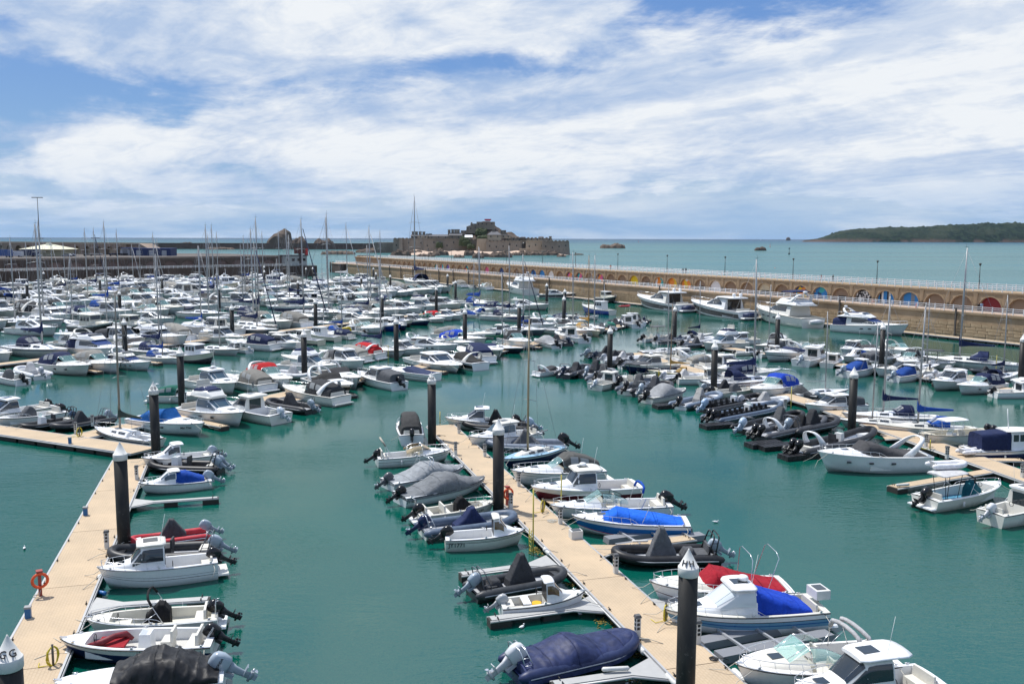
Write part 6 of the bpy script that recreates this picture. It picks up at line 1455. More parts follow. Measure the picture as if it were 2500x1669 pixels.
boat('rib', ('f6', 2280, 600), ('f6', 1080, 880), 'grey inflatable with pale arch and twin black outboards', tube=(.055, .058, .066), cover='console', arch='white', cc=CHAR, eng=(2, BLK), es=1.15, strake=LGREY, r=.32, cx=.15)
boat('rib', ('f6', 1880, 500), ('f6', 800, 770), 'black inflatable with charcoal cover and white and blue outboard', tube=BLK, cover='console', steep=True, ch=1.6, cc=(.12, .125, .13), eng=(1, (.45, .55, .68)), es=1.2, arch='tube', cx=.14)
boat('rib', ('f6', 1500, 330), ('f6', 250, 590), 'long blue grey inflatable with rows of black seats and turquoise line', tube=BLUEGREY, cover='seats', ns=9, eng=(2, BLK), es=1.15, strake=WH, B=3.0, floor=BLK)
boat('rib', ('f8', 1590, 480), ('f8', 560, 700), 'charcoal inflatable carrying seats under a flat grey awning', tube=(.02, .02, .022), cover='seats', ns=7, eng=(1, (.40, .52, .68)), es=1.2, arch='black', floor=BLK)
boat('rib', ('f8', 850, 440), ('f8', 110, 640), 'blue grey inflatable with beige sheets and white console cover', tube=(.14, .18, .24), cover='console', cc=(.45, .44, .42), ch=1.6, steep=True, eng=(1, BLK), hull=WH)
# ================================================================ MOORED FLEET
KN = Vector((K_DIR.y, -K_DIR.x))            # across the long rows, towards the channel
KOUT = atan2(KN.y, KN.x)
g1, g2 = (.095, .10, .11), (.045, .048, .055)
VAR = {   # key: (kind, description, options)
 'scn': ('cruiser', 'white sports cruiser with navy canopy', dict(canopy=NAVY, ports=(.5, .7), platform=.6, hatch=True)),
 'scb': ('cruiser', 'white sports cruiser with beige canopy', dict(canopy=(.26, .25, .225), ports=(.6,), platform=.6, dk=(.76, .75, .71))),
 'scg': ('cruiser', 'white sports cruiser with green canopy', dict(canopy=GREEN, platform=.5, radar=True, fend=((.4, -1), (.6, -1)))),
 'scr': ('cruiser', 'white sports cruiser with red covers', dict(canopy=(.55, .015, .02), tonneau=None, platform=.5, arch=True)),
 'sco': ('cruiser', 'open white sports cruiser with a steel screen', dict(platform=.6, ports=(.5, .7), arch=True)),
 'sct': ('cruiser', 'white sports cruiser under grey cockpit cover', dict(tonneau=(.06, .06, .065), full=True, arch=True, tht=.7, platform=.5)),
 'scv': ('cruiser', 'white sports boat under a navy cockpit cover', dict(tonneau=(.03, .045, .11), full=True, tht=.5, bands=((.5, WH), (.6, (.05, .05, .06)), (1, WH)))),
 'sck': ('cruiser', 'black hulled sports cruiser with black canopy', dict(bands=((.25, WH), (.75, BLK), (1, WH)), tonneau=(.03, .03, .03), full=True, arch=True, tht=.8)),
 'scy': ('cruiser', 'white sports cruiser with bright blue canopy', dict(canopy=(.006, .05, .42), platform=.5, hoops=((.2, 1.7, -.3),))),
 'scc': ('cruiser', 'white sports cruiser with charcoal canopy', dict(canopy=(.03, .032, .036), platform=.5, arch=True, ah=1.5)),
 'htw': ('hardtop', 'white hardtop cabin cruiser', dict(ports=(.5,), radar=False)),
 'htb': ('hardtop', 'white cabin cruiser with blue tinted windows', dict(glass=glass_b, radar=True, hull=(.74, .74, .72))),
 'hto': ('hardtop', 'white pilothouse boat with outboard', dict(c1=.44, eng=(1, BLK), hb=1.1, hs=.8, over=.3)),
 'hts': ('hardtop', 'white pilothouse boat with silver outboard', dict(c1=.42, eng=(1, (.55, .60, .66)), over=.7, hb=1.1, hs=.8)),
 'htg': ('hardtop', 'white cabin cruiser with grey aft awning', dict(canopy=g1, eng=(1, BLK), ports=(.6,))),
 'htf': ('hardtop', 'white cruiser with small flybridge', dict(fly=True, flycover=NAVY, glass=glass_b, ports=(.5, .68))),
 'htn': ('hardtop', 'navy hulled cabin cruiser with white top', dict(bands=((.72, NAVY), (1, WH)), radar=True)),
 'fbw': ('fly', 'white flybridge motor yacht', dict(alm=True)),
 'fbn': ('fly', 'white flybridge yacht with navy screen cover', dict(screencov=(.02, .05, .17), flycover=NAVY, aftcan=NAVY)),
 'fbb': ('fly', 'white flybridge yacht with navy bimini', dict(bimini=NAVY, tender=(.6, .6, .6))),
 'exw': ('express', 'white express motor yacht with dark windows', dict(ports=(.5, .6))),
 'exb': ('express', 'black hulled express motor yacht', dict(bands=((.16, WH), (.72, BLK), (1, WH)), ports=(), tender=NAVY)),
 'sln': ('sail', 'white sloop with navy sail cover', dict(boom=NAVY, hood=NAVY, bands=((.80, WH), (.88, (.02, .04, .15)), (1, WH)))),
 'slr': ('sail', 'white sloop with royal blue sail cover', dict(boom=(.01, .06, .30), hood=(.01, .07, .32), dk=(.70, .70, .68))),
 'slb': ('sail', 'white sloop with a bare boom', dict(boom=None, bands=((.85, WH), (.92, (.2, .02, .03)), (1, WH)))),
 'slg': ('sail', 'dark hulled sloop with green sail cover', dict(boom=(.008, .09, .05), hood=GREEN, bands=((.9, (.02, .03, .05)), (1, WH)))),
 'slt': ('sail', 'cream sloop with tan sail cover', dict(boom=(.38, .22, .06), hood=(.38, .24, .08), hull=(.68, .62, .48), dk=(.68, .63, .50), mastc=(.28, .18, .10))),
 'slk': ('sail', 'grey hulled sloop with a dark furled sail', dict(boom=NAVY, furl=NAVY, bands=((.9, (.13, .16, .20)), (1, WH)))),
 'slw': ('sail', 'pale blue hulled sloop', dict(boom=(.62, .62, .6), bands=((.9, (.30, .45, .62)), (1, WH)), furl=(.6, .6, .6))),
 'tww': ('trawler', 'white work boat with square wheelhouse', dict(bands=((.30, (.05, .05, .06)), (1, CREAM)))),
 'twk': ('trawler', 'black hulled work boat with cream wheelhouse', dict(bands=((.85, BLK), (1, WH)), cab=(.62, .60, .50), w0=.3, w1=.58)),
 'twb': ('trawler', 'blue hulled fishing boat with white wheelhouse', dict(bands=((.85, (.012, .05, .30)), (1, WH)), w0=.25, w1=.52)),
 'rbg': ('rib', 'grey inflatable with grey console cover', dict(tube=(.10, .115, .14), cc=g1, steep=True, eng=(1, BLK), ch=1.5)),
 'rbc': ('rib', 'black inflatable with charcoal cover and silver outboard', dict(tube=(.025, .026, .03), cc=g2, eng=(1, SILV), steep=True, ch=1.5, arch='tube')),
 'rbd': ('rib', 'dark inflatable with navy outboard', dict(tube=(.04, .045, .055), cc=g2, ch=1.2, eng=(1, (.02, .035, .07)), arch='tube')),
 'rbw': ('rib', 'white inflatable with pale cover and outboard', dict(tube=(.52, .53, .55), cc=(.5, .5, .5), steep=True, eng=(1, (.4, .42, .46)), strake=BLK)),
 'opw': ('open', 'open white boat with grey console cover', dict(cc=g1, eng=(1, BLK))),
 'opt': ('open', 'open white boat with grey top on poles', dict(console='open', ttop=g1, eng=(1, BLK))),
 'cvg': ('covered', 'boat under a pale grey peaked cover', dict(cc=(.30, .31, .32), eng=(1, BLK))),
 'cvk': ('covered', 'black hulled boat under a tall charcoal cover', dict(cc=(.075, .08, .085), hull=BLK, ch=1.3, eng=(1, SILV), arch=True)),
 'cdo': ('cuddy', 'small white cabin boat with outboard', dict(eng=(1, BLK), openback=True)),
 'cdb': ('cuddy', 'small white cabin boat with blue cockpit cover', dict(canopy=(.01, .06, .28), eng=(1, SILV))),
}
ZB = dict(rib=.75, open=.92, cuddy=1.05, hardtop=1.28, cruiser=1.3, fly=1.95, express=1.9, sail=1., covered=.85, trawler=1.75)
ZS = dict(rib=.6, open=.62, cuddy=.72, hardtop=.85, cruiser=.95, fly=1.15, express=1.05, sail=.75, covered=.62, trawler=.95)
PEND = []   # (row, key, x, y, ang, L, px)
def proj_x(x, y): 
    v = CM.transposed() @ (Vector((x, y, 1)) - Vector((0, 0, CAMH))); return CX + F * v.x / -v.z
def occupied(x, y, L, row):
    for q in PEND:
        d = Vector((x - q[2], y - q[3])); al = Vector((cos(q[4]), sin(q[4])))
        if abs(d.dot(al)) < (L + q[5]) / 2 * .92 and abs(d.dot(Vector((-al.y, al.x)))) < (L + q[5]) / 2 * .30: return True
    return False
def pend(row, key, x, y, ang, L, force=True, lab=None):
    if not force and occupied(x, y, L, row): return False
    PEND.append((row, key, x, y, ang, L, proj_x(x, y), lab)); return True
def at(row, mode, key, pt, L, ang=None, lab=None):
    """mode b: pt is the stem head, boat heads out (to the channel); s: pt is the transom, stern out"""
    kd_ = VAR[key][0]; ca = pt if isinstance(pt[0], str) else ('s',) + tuple(pt)
    a = KOUT if ang is None else ang
    k = dict(rib=.55 / 6.5).get(kd_, 1)
    sc = L / LREF[kd_]
    if mode == 'b': p = P(*ca, ZB[kd_] * sc); c = p.xy - Vector((cos(a), sin(a))) * L / 2; hd_ = a
    else: p = P(*ca, ZS[kd_] * sc); c = p.xy - Vector((cos(a), sin(a))) * L / 2; hd_ = a + pi
    pend(row, key, c.x, c.y, hd_, L, lab=lab)
def two(row, key, bow, stern, L=None, lab=None):
    kd_ = VAR[key][0]; a, b = P(*bow, ZB[kd_]), P(*stern, ZS[kd_]); v = (a - b).xy; c = (a + b) / 2
    if not L: L = max(LREF[kd_] * .62, min(LREF[kd_] * (1.75 if kd_ in ('express', 'fly') else 1.22), v.length))
    pend(row, key, c.x, c.y, atan2(v.y, v.x), L or v.length, lab=lab)
def mast(row, key, base, tip_y, ang, lab=None, hmin=9., Lk=None):
    b = G(*base, 1.3); d = b.y; zt = CAMH - (tip_y - yh(base[0])) / F * d; h = max(hmin, zt - 1.4); L = max(6.5, h / 1.25)
    a = Vector((cos(ang), sin(ang))); c = b.xy - a * (.07 * L); pend(row, key, c.x, c.y, ang, L, lab=lab)
IN = KOUT + pi
# --- long pontoon, channel side (row A) and far side (row B)
R_ = 'A'
two(R_, 'hto', ('c7', -330, 640), ('c7', 470, 545), lab='white pilothouse boat with rounded roof cut by the left edge above the pontoon arm')
two(R_, 'opw', ('c7', -60, 690), ('c7', 600, 610), lab='white and black open boat with bright blue console cover by the pontoon arm')
boat('rib', ('c7', 180, 735), ('c7', 720, 665), 'black inflatable with roll bar and rods alongside the pontoon arm', tube=(.015, .016, .018), cover='open', arch='black', eng=(1, (.05, .09, .15)), reg='JY2355', rx=.2, rs=.26, strake=LGREY, cx=.1)
two(R_, 'rbc', ('c7', 480, 740), ('c7', 1060, 655), lab='black inflatable with black tent cover at the pontoon junction')
R_ = 'A'
boat('cruiser', ('c7', 1950, 715), ('c7', 1290, 655), 'white cruiser wrapped in crumpled blue sheets behind the G pile', tonneau=(.006, .10, .34), tht=1.1, tpk=3.4, c1=.52, full=True, name=('Mai Thai', .84, .34, -1, .6), ports=(.42, .56), B=2.9)
boat('sail', ('c7', 905, 750), ('c7', 1490, 872), 'small white sailing boat with navy side stripe at the pontoon junction', bands=((.62, WH), (.80, NAVY), (1, WH)), mast=12.8, boom=(.05, .07, .06), mastc=(.22, .20, .17), hs=.75, hb=1.0)
two(R_, 'htf', ('e1', 645, 1000), ('e1', 0, 915), lab='cream cabin cruiser with raised aft cabin beside the tan finger tip')
two(R_, 'hts', ('e1', 400, 850), ('e1', 1010, 1000), lab='white boat with teal windows, blue aft deck and white outboard')
two(R_, 'rbc', ('e1', 880, 840), ('e1', 1340, 925), lab='dark inflatable with grey covers and twin silver outboards')
two(R_, 'scc', ('e1', 1030, 690), ('e1', 1640, 810), lab='cream striped cruiser with black canopy, stern to the channel')
two(R_, 'sck', ('e1', 1940, 705), ('e1', 1440, 590), lab='black sided sports cruiser with bow to the channel')
two(R_, 'htg', ('e1', 1700, 560), ('e1', 2130, 680), lab='white cabin boat with dark awning and black outboard at the channel edge')
two(R_, 'scv', ('e2', 165, 1085), ('e2', 700, 1165), lab='striped sports boat under navy cover with orange fenders')
boat('hardtop', ('e2', 955, 1075), ('e2', 490, 985), 'white hardtop cruiser with registration on its bow by the deck end', reg='JY2411', rt=.84, rs=.34, ports=(.5,))
two(R_, 'sck', ('e2', 780, 960), ('e2', 1170, 1060), lab='black and white speed boat with white arch at the channel')
two(R_, 'scn', ('e2', 900, 880), ('e2', 1285, 1015), lab='cruiser with full navy canopy and stern to the channel')
two(R_, 'scv', ('e2', 1515, 945), ('e2', 1200, 860))
two(R_, 'scc', ('e2', 1790, 870), ('e2', 1330, 770), lab='white cruiser with blue grey hood and pale arch at the channel')
two(R_, 'cvg', ('e2', 1700, 800), ('e2', 2000, 870))
two(R_, 'rbd', ('e2', 1840, 790), ('e2', 2090, 840))
two(R_, 'hto', ('e2', 1935, 720), ('e2', 2265, 800))
two(R_, 'slt', ('e5', 495, 745), ('e5', 120, 680), lab='cream sailing boat with red boot top near the channel bend')
two(R_, 'slb', ('e5', 545, 715), ('e5', 230, 655))
two(R_, 'rbd', ('e5', 430, 660), ('e5', 590, 700)); two(R_, 'scg', ('e5', 480, 600), ('e5', 690, 690), 6.5); two(R_, 'rbd', ('e5', 600, 610), ('e5', 770, 670)); two(R_, 'hto', ('e5', 640, 590), ('e5', 850, 650)); two(R_, 'hto', ('e5', 760, 570), ('e5', 920, 630)); two(R_, 'rbd', ('e5', 800, 580), ('e5', 950, 622))
R_ = 'B'
two(R_, 'scg', ('e1', 285, 745), ('c7', 1440, 430), lab='white cruiser with dark green canopy between two piles')
two(R_, 'htb', ('e1', 580, 690), ('e1', 60, 620), lab='white hardtop cruiser with twin skylights and radar')
two(R_, 'scb', ('e1', 430, 570), ('e1', 880, 680), lab='beige cruiser with folding seats on its stern beside the red one')
two(R_, 'scr', ('e1', 1120, 650), ('e1', 690, 560), lab='white cruiser with bright red canopy and maroon cover')
two(R_, 'htf', ('e1', 1655, 490), ('e1', 985, 470), lab='white flybridge cruiser behind the pile by the red covered boat')
two(R_, 'rbw', ('e1', 1340, 575), ('e1', 930, 545), lab='white tubed inflatable with charcoal covers before the flybridge cruiser')
two(R_, 'htg', ('e1', 1895, 450), ('e1', 1500, 400))
two(R_, 'sct', ('e1', 1830, 640), ('e1', 1390, 540))
mast(R_, 'sln', (936, 848), 629, KOUT, lab='white sloop with navy sail cover and sprayhood beside the deck end')
at(R_, 'b', 'exw', ('e2', 930, 855), 10.5); at(R_, 'b', 'htw', ('e2', 560, 900), 8.5); at(R_, 'b', 'scy', ('e2', 1230, 790), 10.); at(R_, 'b', 'sco', ('e2', 1330, 740), 8.5); at(R_, 'b', 'htn', ('e2', 1610, 715), 8.5)
mast(R_, 'slg', (1205, 842), 662, KOUT, lab='sloop with dark green sail cover by the channel'); at(R_, 'b', 'sco', ('e2', 1110, 830), 7.5)
at(R_, 'b', 'htg', ('e2', 1960, 640), 8.5); at(R_, 'b', 'slr', ('e2', 1830, 690), 8.0); at(R_, 'b', 'scn', ('e2', 2240, 590), 8.5); mast(R_, 'slk', (1280, 800), 617, KOUT)
mast(R_, 'slb', (1417, 802), 613, KOUT); at(R_, 'b', 'sct', ('e5', 330, 640), 8.); at(R_, 'b', 'htw', ('e5', 390, 600), 7.5); two(R_, 'twb', ('e5', 195, 445), ('e5', 740, 520), lab='blue hulled fishing boat with white wheelhouse near the pier'); at(R_, 'b', 'opw', ('e5', 480, 560), 6.)
# --- second row (C front, D back)
R_ = 'C'
two(R_, 'opw', ('d8', -160, 600), ('d8', 380, 720), lab='grey open boat with canvas console cover at the left edge'); two(R_, 'rbw', ('d8', 120, 530), ('d8', 610, 670), lab='white inflatable with dark outboard beside the navy canopy cruiser')
two(R_, 'scn', ('d8', 1120, 555), ('d8', 440, 490), lab='large white cruiser with navy canopy at the front left'); two(R_, 'scb', ('d8', 1435, 525), ('d8', 850, 470), lab='large white cruiser with beige canopy right of the navy canopied one')
at(R_, 'b', 'fbn', ('d8', 1730, 480), 9.); at(R_, 'b', 'slr', ('d8', 2080, 440), 9.); at(R_, 'b', 'tww', ('e1', 300, 340), 9.); at(R_, 'b', 'slb', ('e1', 578, 310), 10.5)
at(R_, 's', 'hts', ('e1', 680, 310), 6.5); two(R_, 'scn', ('e1', 470, 210), ('e1', 985, 260), lab='white cruiser with navy tent canopy and stern outwards in the second row'); at(R_, 'b', 'htw', ('e1', 1200, 240), 9.); at(R_, 's', 'tww', ('e1', 1430, 215), 8.)
at(R_, 's', 'tww', ('e1', 1600, 180), 8.); at(R_, 's', 'scn', ('e1', 1745, 165), 7.5, lab='cruiser with navy canopy and upright yellow dinghy on its stern'); at(R_, 's', 'hto', ('e1', 1880, 125), 6.5); at(R_, 'b', 'sco', ('e1', 2120, 75), 9.)
at(R_, 'b', 'htn', ('e1', 2280, 60), 8.); at(R_, 'b', 'sco', ('e2', 200, 660), 9.); at(R_, 'b', 'twb', ('e2', 350, 640), 8.); at(R_, 'b', 'tww', ('e2', 460, 600), 8.); at(R_, 'b', 'htn', ('e2', 640, 600), 8.5, lab='navy hulled boat with beige top in the second row'); at(R_, 'b', 'scg', ('e2', 800, 585), 7.5)
at(R_, 'b', 'scr', ('e2', 890, 560), 8.5, lab='white and red boat with red canopy in the second row'); at(R_, 'b', 'htb', ('e2', 975, 550), 8.5); at(R_, 's', 'cdb', ('e2', 1140, 550), 6.5); at(R_, 'b', 'sco', ('e2', 1300, 490), 9.); at(R_, 'b', 'scn', ('e2', 1510, 465), 9.5); at(R_, 'b', 'exw', ('e2', 1885, 435), 13., lab='long white express cruiser at the end of the second row')
at(R_, 'b', 'htw', ('e2', 1655, 480), 8.)
R_ = 'D'
at(R_, 'b', 'fbn', ('d8', 1250, 335), 13.5, lab='big white flybridge yacht with navy windscreen cover at the left')
mast(R_, 'sln', (110, 850), 549, KOUT, lab='white sloop with long navy sail cover beside the big flybridge yacht', hmin=15)
mast(R_, 'slb', (20, 846), 620, KOUT); at(R_, 'b', 'sct', ('d8', 1740, 285), 10.5); two(R_, 'fbw', ('e3', 2150, 845), ('e3', 1560, 850), lab='white flybridge yacht with orange dinghy hung on its side'); mast(R_, 'sln', (400, 852), 616, KOUT)
at(R_, 'b', 'hts', ('e1', 620, 160), 11., lab='flat roofed white catamaran with green windows and grey tube covers'); mast(R_, 'slb', (597, 796), 561, KOUT); mast(R_, 'slk', (639, 800), 590, KOUT, hmin=10)
at(R_, 'b', 'slw', ('e4', 1800, 690), 9.); at(R_, 'b', 'exw', ('e4', 2200, 640), 12.); at(R_, 'b', 'htf', ('e2', 60, 560), 10.)
# --- third row (E front, F back)
R_ = 'E'
at(R_, 'b', 'exw', ('e3', 655, 740), 14.5, lab='large white motor yacht with long foredeck at the left edge'); two(R_, 'slw', ('e3', 560, 650), ('e3', 990, 760), lab='pale blue sloop showing its open stern and lifebuoy'); at(R_, 'b', 'twk', ('e3', 1290, 690), 12., lab='black hulled work boat with long canopy and cream wheelhouse')
at(R_, 'b', 'slb', ('e3', 1395, 700), 11.); at(R_, 'b', 'twk', ('e3', 1720, 690), 11., lab='dark hulled motor boat with brown cockpit panels'); at(R_, 'b', 'exw', ('e3', 2010, 635), 13.)
mast(R_, 'slb', (510, 765), 553, KOUT); at(R_, 'b', 'slk', ('e4', 820, 520), 10.5); at(R_, 's', 'slw', ('e4', 1235, 520), 10.); mast(R_, 'sln', (639, 773), 536, KOUT, hmin=18, lab='tall white sloop with heavy navy sail cover before the dark blue yacht'); at(R_, 'b', 'htn', ('e4', 1560, 490), 13.5, lab='long dark blue hulled motor yacht in the third row')
mast(R_, 'slk', (740, 774), 539, KOUT, hmin=18); mast(R_, 'slb', (782, 766), 527, KOUT, hmin=20, lab='sloop with the tallest mast of the third row'); at(R_, 'b', 'exw', ('e4', 1720, 465), 12.); at(R_, 'b', 'exb', ('e4', 2020, 420), 12., lab='black hulled motor cruiser with white foredeck in the third row')
at(R_, 'b', 'scc', ('e4', 2250, 425), 12.5); mast(R_, 'slw', (905, 748), 556, KOUT, hmin=16, lab='teal hulled sloop moored in the third row'); at(R_, 'b', 'scn', ('e2', 360, 400), 10.); at(R_, 'b', 'sct', ('e2', 560, 430), 10.); at(R_, 'b', 'scc', ('e2', 960, 410), 12.5, lab='big pale sports cruiser with dark folded hood in the third row')
at(R_, 'b', 'rbd', ('e2', 1120, 405), 7.); mast(R_, 'slr', (1170, 738), 600, KOUT); mast(R_, 'sln', (1244, 770), 598, KOUT)
# --- fourth row and beyond filled from the sequences seen, spacing by beam
rr = random.Random(9)
def fill(row, p0, p1, seq, L0, L1, step, head=KOUT, jit=.6, skip=.0):
    a, b = G(*p0, 0).xy, G(*p1, 0).xy; n = max(1, int((b - a).length / step)); 
    for i in range(n + 1):
        if rr.random() < skip: continue
        key = rr.choice(seq); L = rr.uniform(L0, L1); p = a.lerp(b, i / n); kd_ = VAR[key][0]
        if kd_ in ('fly', 'express'): L = max(L, 11.5)
        if kd_ in ('rib', 'open', 'cuddy', 'covered'): L = min(L, 7)
        d = Vector((cos(head), sin(head))); c = p - d * (L / 2) + d * rr.uniform(-jit, jit)
        if key[:2] in ('rb', 'op', 'cd', 'cv') or key in ('hto', 'hts'): hd2 = head + pi
        else: hd2 = head if rr.random() < .8 else head + pi
        pend(row, key, c.x, c.y, hd2 + rr.uniform(-.03, .03), L, force=False)
mixA = ['scb', 'scb', 'sco', 'sct', 'scc', 'htw', 'htf', 'htw', 'htg', 'fbw', 'fbw', 'htw', 'exw', 'exw', 'exw', 'sln', 'slb', 'slw', 'sco', 'exb', 'fbb', 'slr', 'tww', 'sck', 'scc']
mixB = ['sco', 'sco', 'htw', 'htb', 'hto', 'htf', 'sct', 'sln', 'slb', 'slw', 'tww', 'cdb', 'scb', 'scr', 'opw', 'slr', 'scy', 'htf', 'fbw']
# named boats of row G (fourth row front) and H (against the quay)
at('G', 'b', 'exb', ('e3', 1790, 405), 13., lab='white topped express yacht with black hull in the fourth row'); at('G', 'b', 'exw', ('e3', 2215, 360), 15., lab='long white open backed motor yacht in the fourth row'); at('G', 'b', 'exw', ('e3', 830, 450), 13.); at('G', 'b', 'fbw', ('e3', 1090, 430), 12.)
at('F', 'b', 'exw', ('e3', 640, 480), 14.); at('F', 'b', 'exw', ('e3', 60, 480), 14.) ; at('F', 'b', 'fbw', ('e3', 820, 590), 13.); at('F', 'b', 'scn', ('e3', 1180, 590), 13., lab='white motor yacht with blue screen covers and blue sail beside it')
at('G', 'b', 'fbn', ('e4', 2150, 225), 15., lab='white flybridge yacht with navy windows near the harbour mouth'); at('G', 'b', 'exw', ('e4', 1660, 250), 14.); at('G', 'b', 'sco', ('e4', 1140, 280), 13.); at('G', 'b', 'sco', ('e4', 620, 310), 12.); at('G', 'b', 'slw', ('e4', 310, 330), 12.)
mast('G', 'slb', (125, 780), 544, KOUT, hmin=16) ; mast('G', 'slb', (215, 724), 561, KOUT, hmin=16); mast('G', 'slk', (236, 708), 560, KOUT, hmin=16); mast('F', 'slr', (264, 753), 546, KOUT, hmin=18, lab='sloop with bright blue sail cover beside the black work boat'); mast('G', 'sln', (523, 727), 553, KOUT, hmin=16); mast('G', 'slb', (703, 719), 562, KOUT, hmin=16)
mast('G', 'slb', (805, 692), 537, KOUT, hmin=18); mast('G', 'slw', (848, 686), 549, KOUT, hmin=18)
n_ = KN
def off(p, m):   # shift a pixel row back from the channel by m metres, return ground point as pixel
    q = G(*p, 0).xy - n_ * m; v = CM.transposed() @ (Vector((q.x, q.y, 0)) - Vector((0, 0, CAMH))); return CX + F * v.x / -v.z, CY - F * v.y / -v.z
A0, A1 = (400, 990), (1600, 790)
E0, E1 = (-40, 812), (1105, 716)
fill('B', off((925, 935), 14.5), off((1560, 800), 14.5), mixB, 8.2, 10, 3.6)
fill('C', (640, 857), (1300, 757), mixB, 8.5, 10.5, 3.7); fill('D', off((60, 925), 15.5), off((1330, 752), 15.5), mixA, 11.5, 14, 4.4, skip=.03)
fill('C', (-60, 965), (60, 945), mixB, 8, 9, 4)
fill('E', E0, E1, mixA, 13, 16, 4.7); fill('F', off(E0, 20), off((1105, 716), 20), mixA, 13.5, 16.5, 4.7)
G0, G1 = (-30, 764), (905, 693)
fill('G', off(G0, -4), off(G1, -4), mixA, 13.5, 16.5, 4.8); fill('H', off(G0, 17), off((890, 695), 17), mixA, 13.5, 16.5, 4.8); fill('H', off(G0, 34), off((880, 690), 34), mixA, 12, 14, 4.8)
I0, I1 = (-30, 726), (520, 690)
fill('I', I0, I1, mixA, 12.5, 14.5, 4.6); fill('J', off(I0, 17), off((480, 693), 17), mixA, 12, 14, 4.6)
fill('J', (-30, 707), (180, 698), mixB, 8, 10, 5)
# white-walk pontoons between those rows
def rowwalk(p0, p1, m, label, w=2.2):
    a, b = G(*off(p0, m), 0), G(*off(p1, m), 0); walkway('berth_pontoon', a, b, w, label, 14.)
rowwalk((40, 925), (1345, 750), 12.5, 'tan pontoon hidden among the boats of the second row'); rowwalk(E0, (1110, 714), 15.5, 'tan pontoon hidden among the boats of the third row'); rowwalk(G0, (925, 692), 15.5, 'tan pontoon hidden among the boats of the fourth row'); rowwalk(I0, (540, 688), 14, 'tan pontoon hidden among the boats before the dark quay')
# pontoon fingers among the rows, tips to the channel
for (x, y), lab in ((('e4', 330, 630), 'tan finger tip left of the pile with two masts'), (('e1', 2290, 660), 'tan finger tip at the channel right of the black outboard'), (('e2', 800, 1140), 'tan finger tip beside the navy covered sports boat'), (('e5', 1020, 605), 'tan finger tip at the very end of the long pontoon')) and ():
    pass
for c, x, y, lab in (('e4', 330, 635, 'tan finger tip in the second fairway near the grey sloop'), ('e1', 2290, 655, 'tan finger tip right of the cabin boat with black outboard'), ('e2', 805, 1140, 'tan finger tip beside the hardtop cruiser with registration'), ('e5', 1020, 603, 'tan finger tip ending the long pontoon'), ('e2', 1800, 885, 'tan finger tip below the grey covered boat'), ('d8', 1840, 495, 'tan finger tip by the sloop with blue sprayhood'), ('d8', 1150, 595, 'tan finger tip between the navy and beige canopied cruisers')):
    t = P(c, x, y, .46); finger(t - Vector((KN.x, KN.y, 0)) * 8., KOUT, 8., lab)
# --- right side: outer row near the pier and J pontoon boats
R_ = 'R'
two(R_, 'exb', ('e5', 890, 385), ('e5', 1400, 480), lab='black hulled express yacht along the pier, left one of the two'); two(R_, 'exb', ('e5', 1425, 440), ('e5', 2080, 560), lab='black hulled express yacht with two white domes along the pier, right one'); two(R_, 'fbb', ('d4', 1710, 1165), ('d4', 2349, 1290), lab='white motor yacht with navy bimini and dark fenders along the pier')
two(R_, 'fbn', ('d5', 1245, 1165), ('d5', 540, 1150), lab='white flybridge yacht with blue fenders moored along the pier'); two(R_, 'twk', ('e5', 790, 385), ('e5', 360, 360), lab='grey motor launch with navy hood along the pier')
two(R_, 'fbw', ('e2', 1400, 240), ('e2', 1770, 320), lab='white motor yacht with dark screen along the pier, stern to camera'); two(R_, 'exb', ('e2', 2175, 310), ('e2', 1790, 330), lab='white yacht with dark blue hull band along the pier'); two(R_, 'scb', ('e2', 870, 215), ('e2', 1010, 240)); two(R_, 'opt', ('e2', 1010, 240), ('e2', 1150, 270)); two(R_, 'sco', ('e2', 1150, 240), ('e2', 1265, 265))
two(R_, 'htw', S_ if False else ('e2', 90, 170), ('e2', 200, 200), 9., lab='small white launch right of the pier head')
bigm = G(1017, 690, 1.5); pend(R_, 'sln', bigm.x, bigm.y, WANG, 26., lab='very large sloop with the tallest mast of all along the far pier')
R_ = 'S'   # outer right pontoon, near side
two(R_, 'rbd', ('f5', 560, 440), ('f5', 130, 470)); two(R_, 'rbw', ('f5', 740, 480), ('f5', 270, 560), lab='white inflatable with silver outboard beside the outer finger'); two(R_, 'htf', ('f5', 510, 590), ('f5', 1330, 560), lab='white flybridge cruiser with black hull band at the outer pontoon'); two(R_, 'hto', ('f5', 1640, 640), ('f5', 1120, 700), lab='white pilothouse boat with striped cabin door and black outboard')
two(R_, 'hto', ('f5', 2120, 650), ('f5', 1540, 740), lab='white pilothouse boat with dark outboards, second along the outer pontoon'); two(R_, 'scv', ('f5', 1650, 760), ('d5', 330, 1400), lab='white sports cruiser with lilac grey cover at the outer pontoon'); two(R_, 'hts', ('d5', 500, 1400), ('d5', 180, 1500)); two(R_, 'htw', ('d5', 640, 1420), ('d5', 420, 1520), 7.)
two(R_, 'scc', ('d5', 60, 1230), ('d5', -60, 1300), 8.); two(R_, 'htw', ('d5', 560, 1390), ('d5', 850, 1350), 8.5); two(R_, 'sct', ('d5', 1050, 1430), ('d5', 700, 1330), 9.); two(R_, 'sco', ('d5', 1370, 1400), ('d5', 1000, 1350), 9.); two(R_, 'cdb', ('d7', 900, 290), ('d7', 660, 340), 7.5, lab='cruiser under a petrol blue tent canopy')
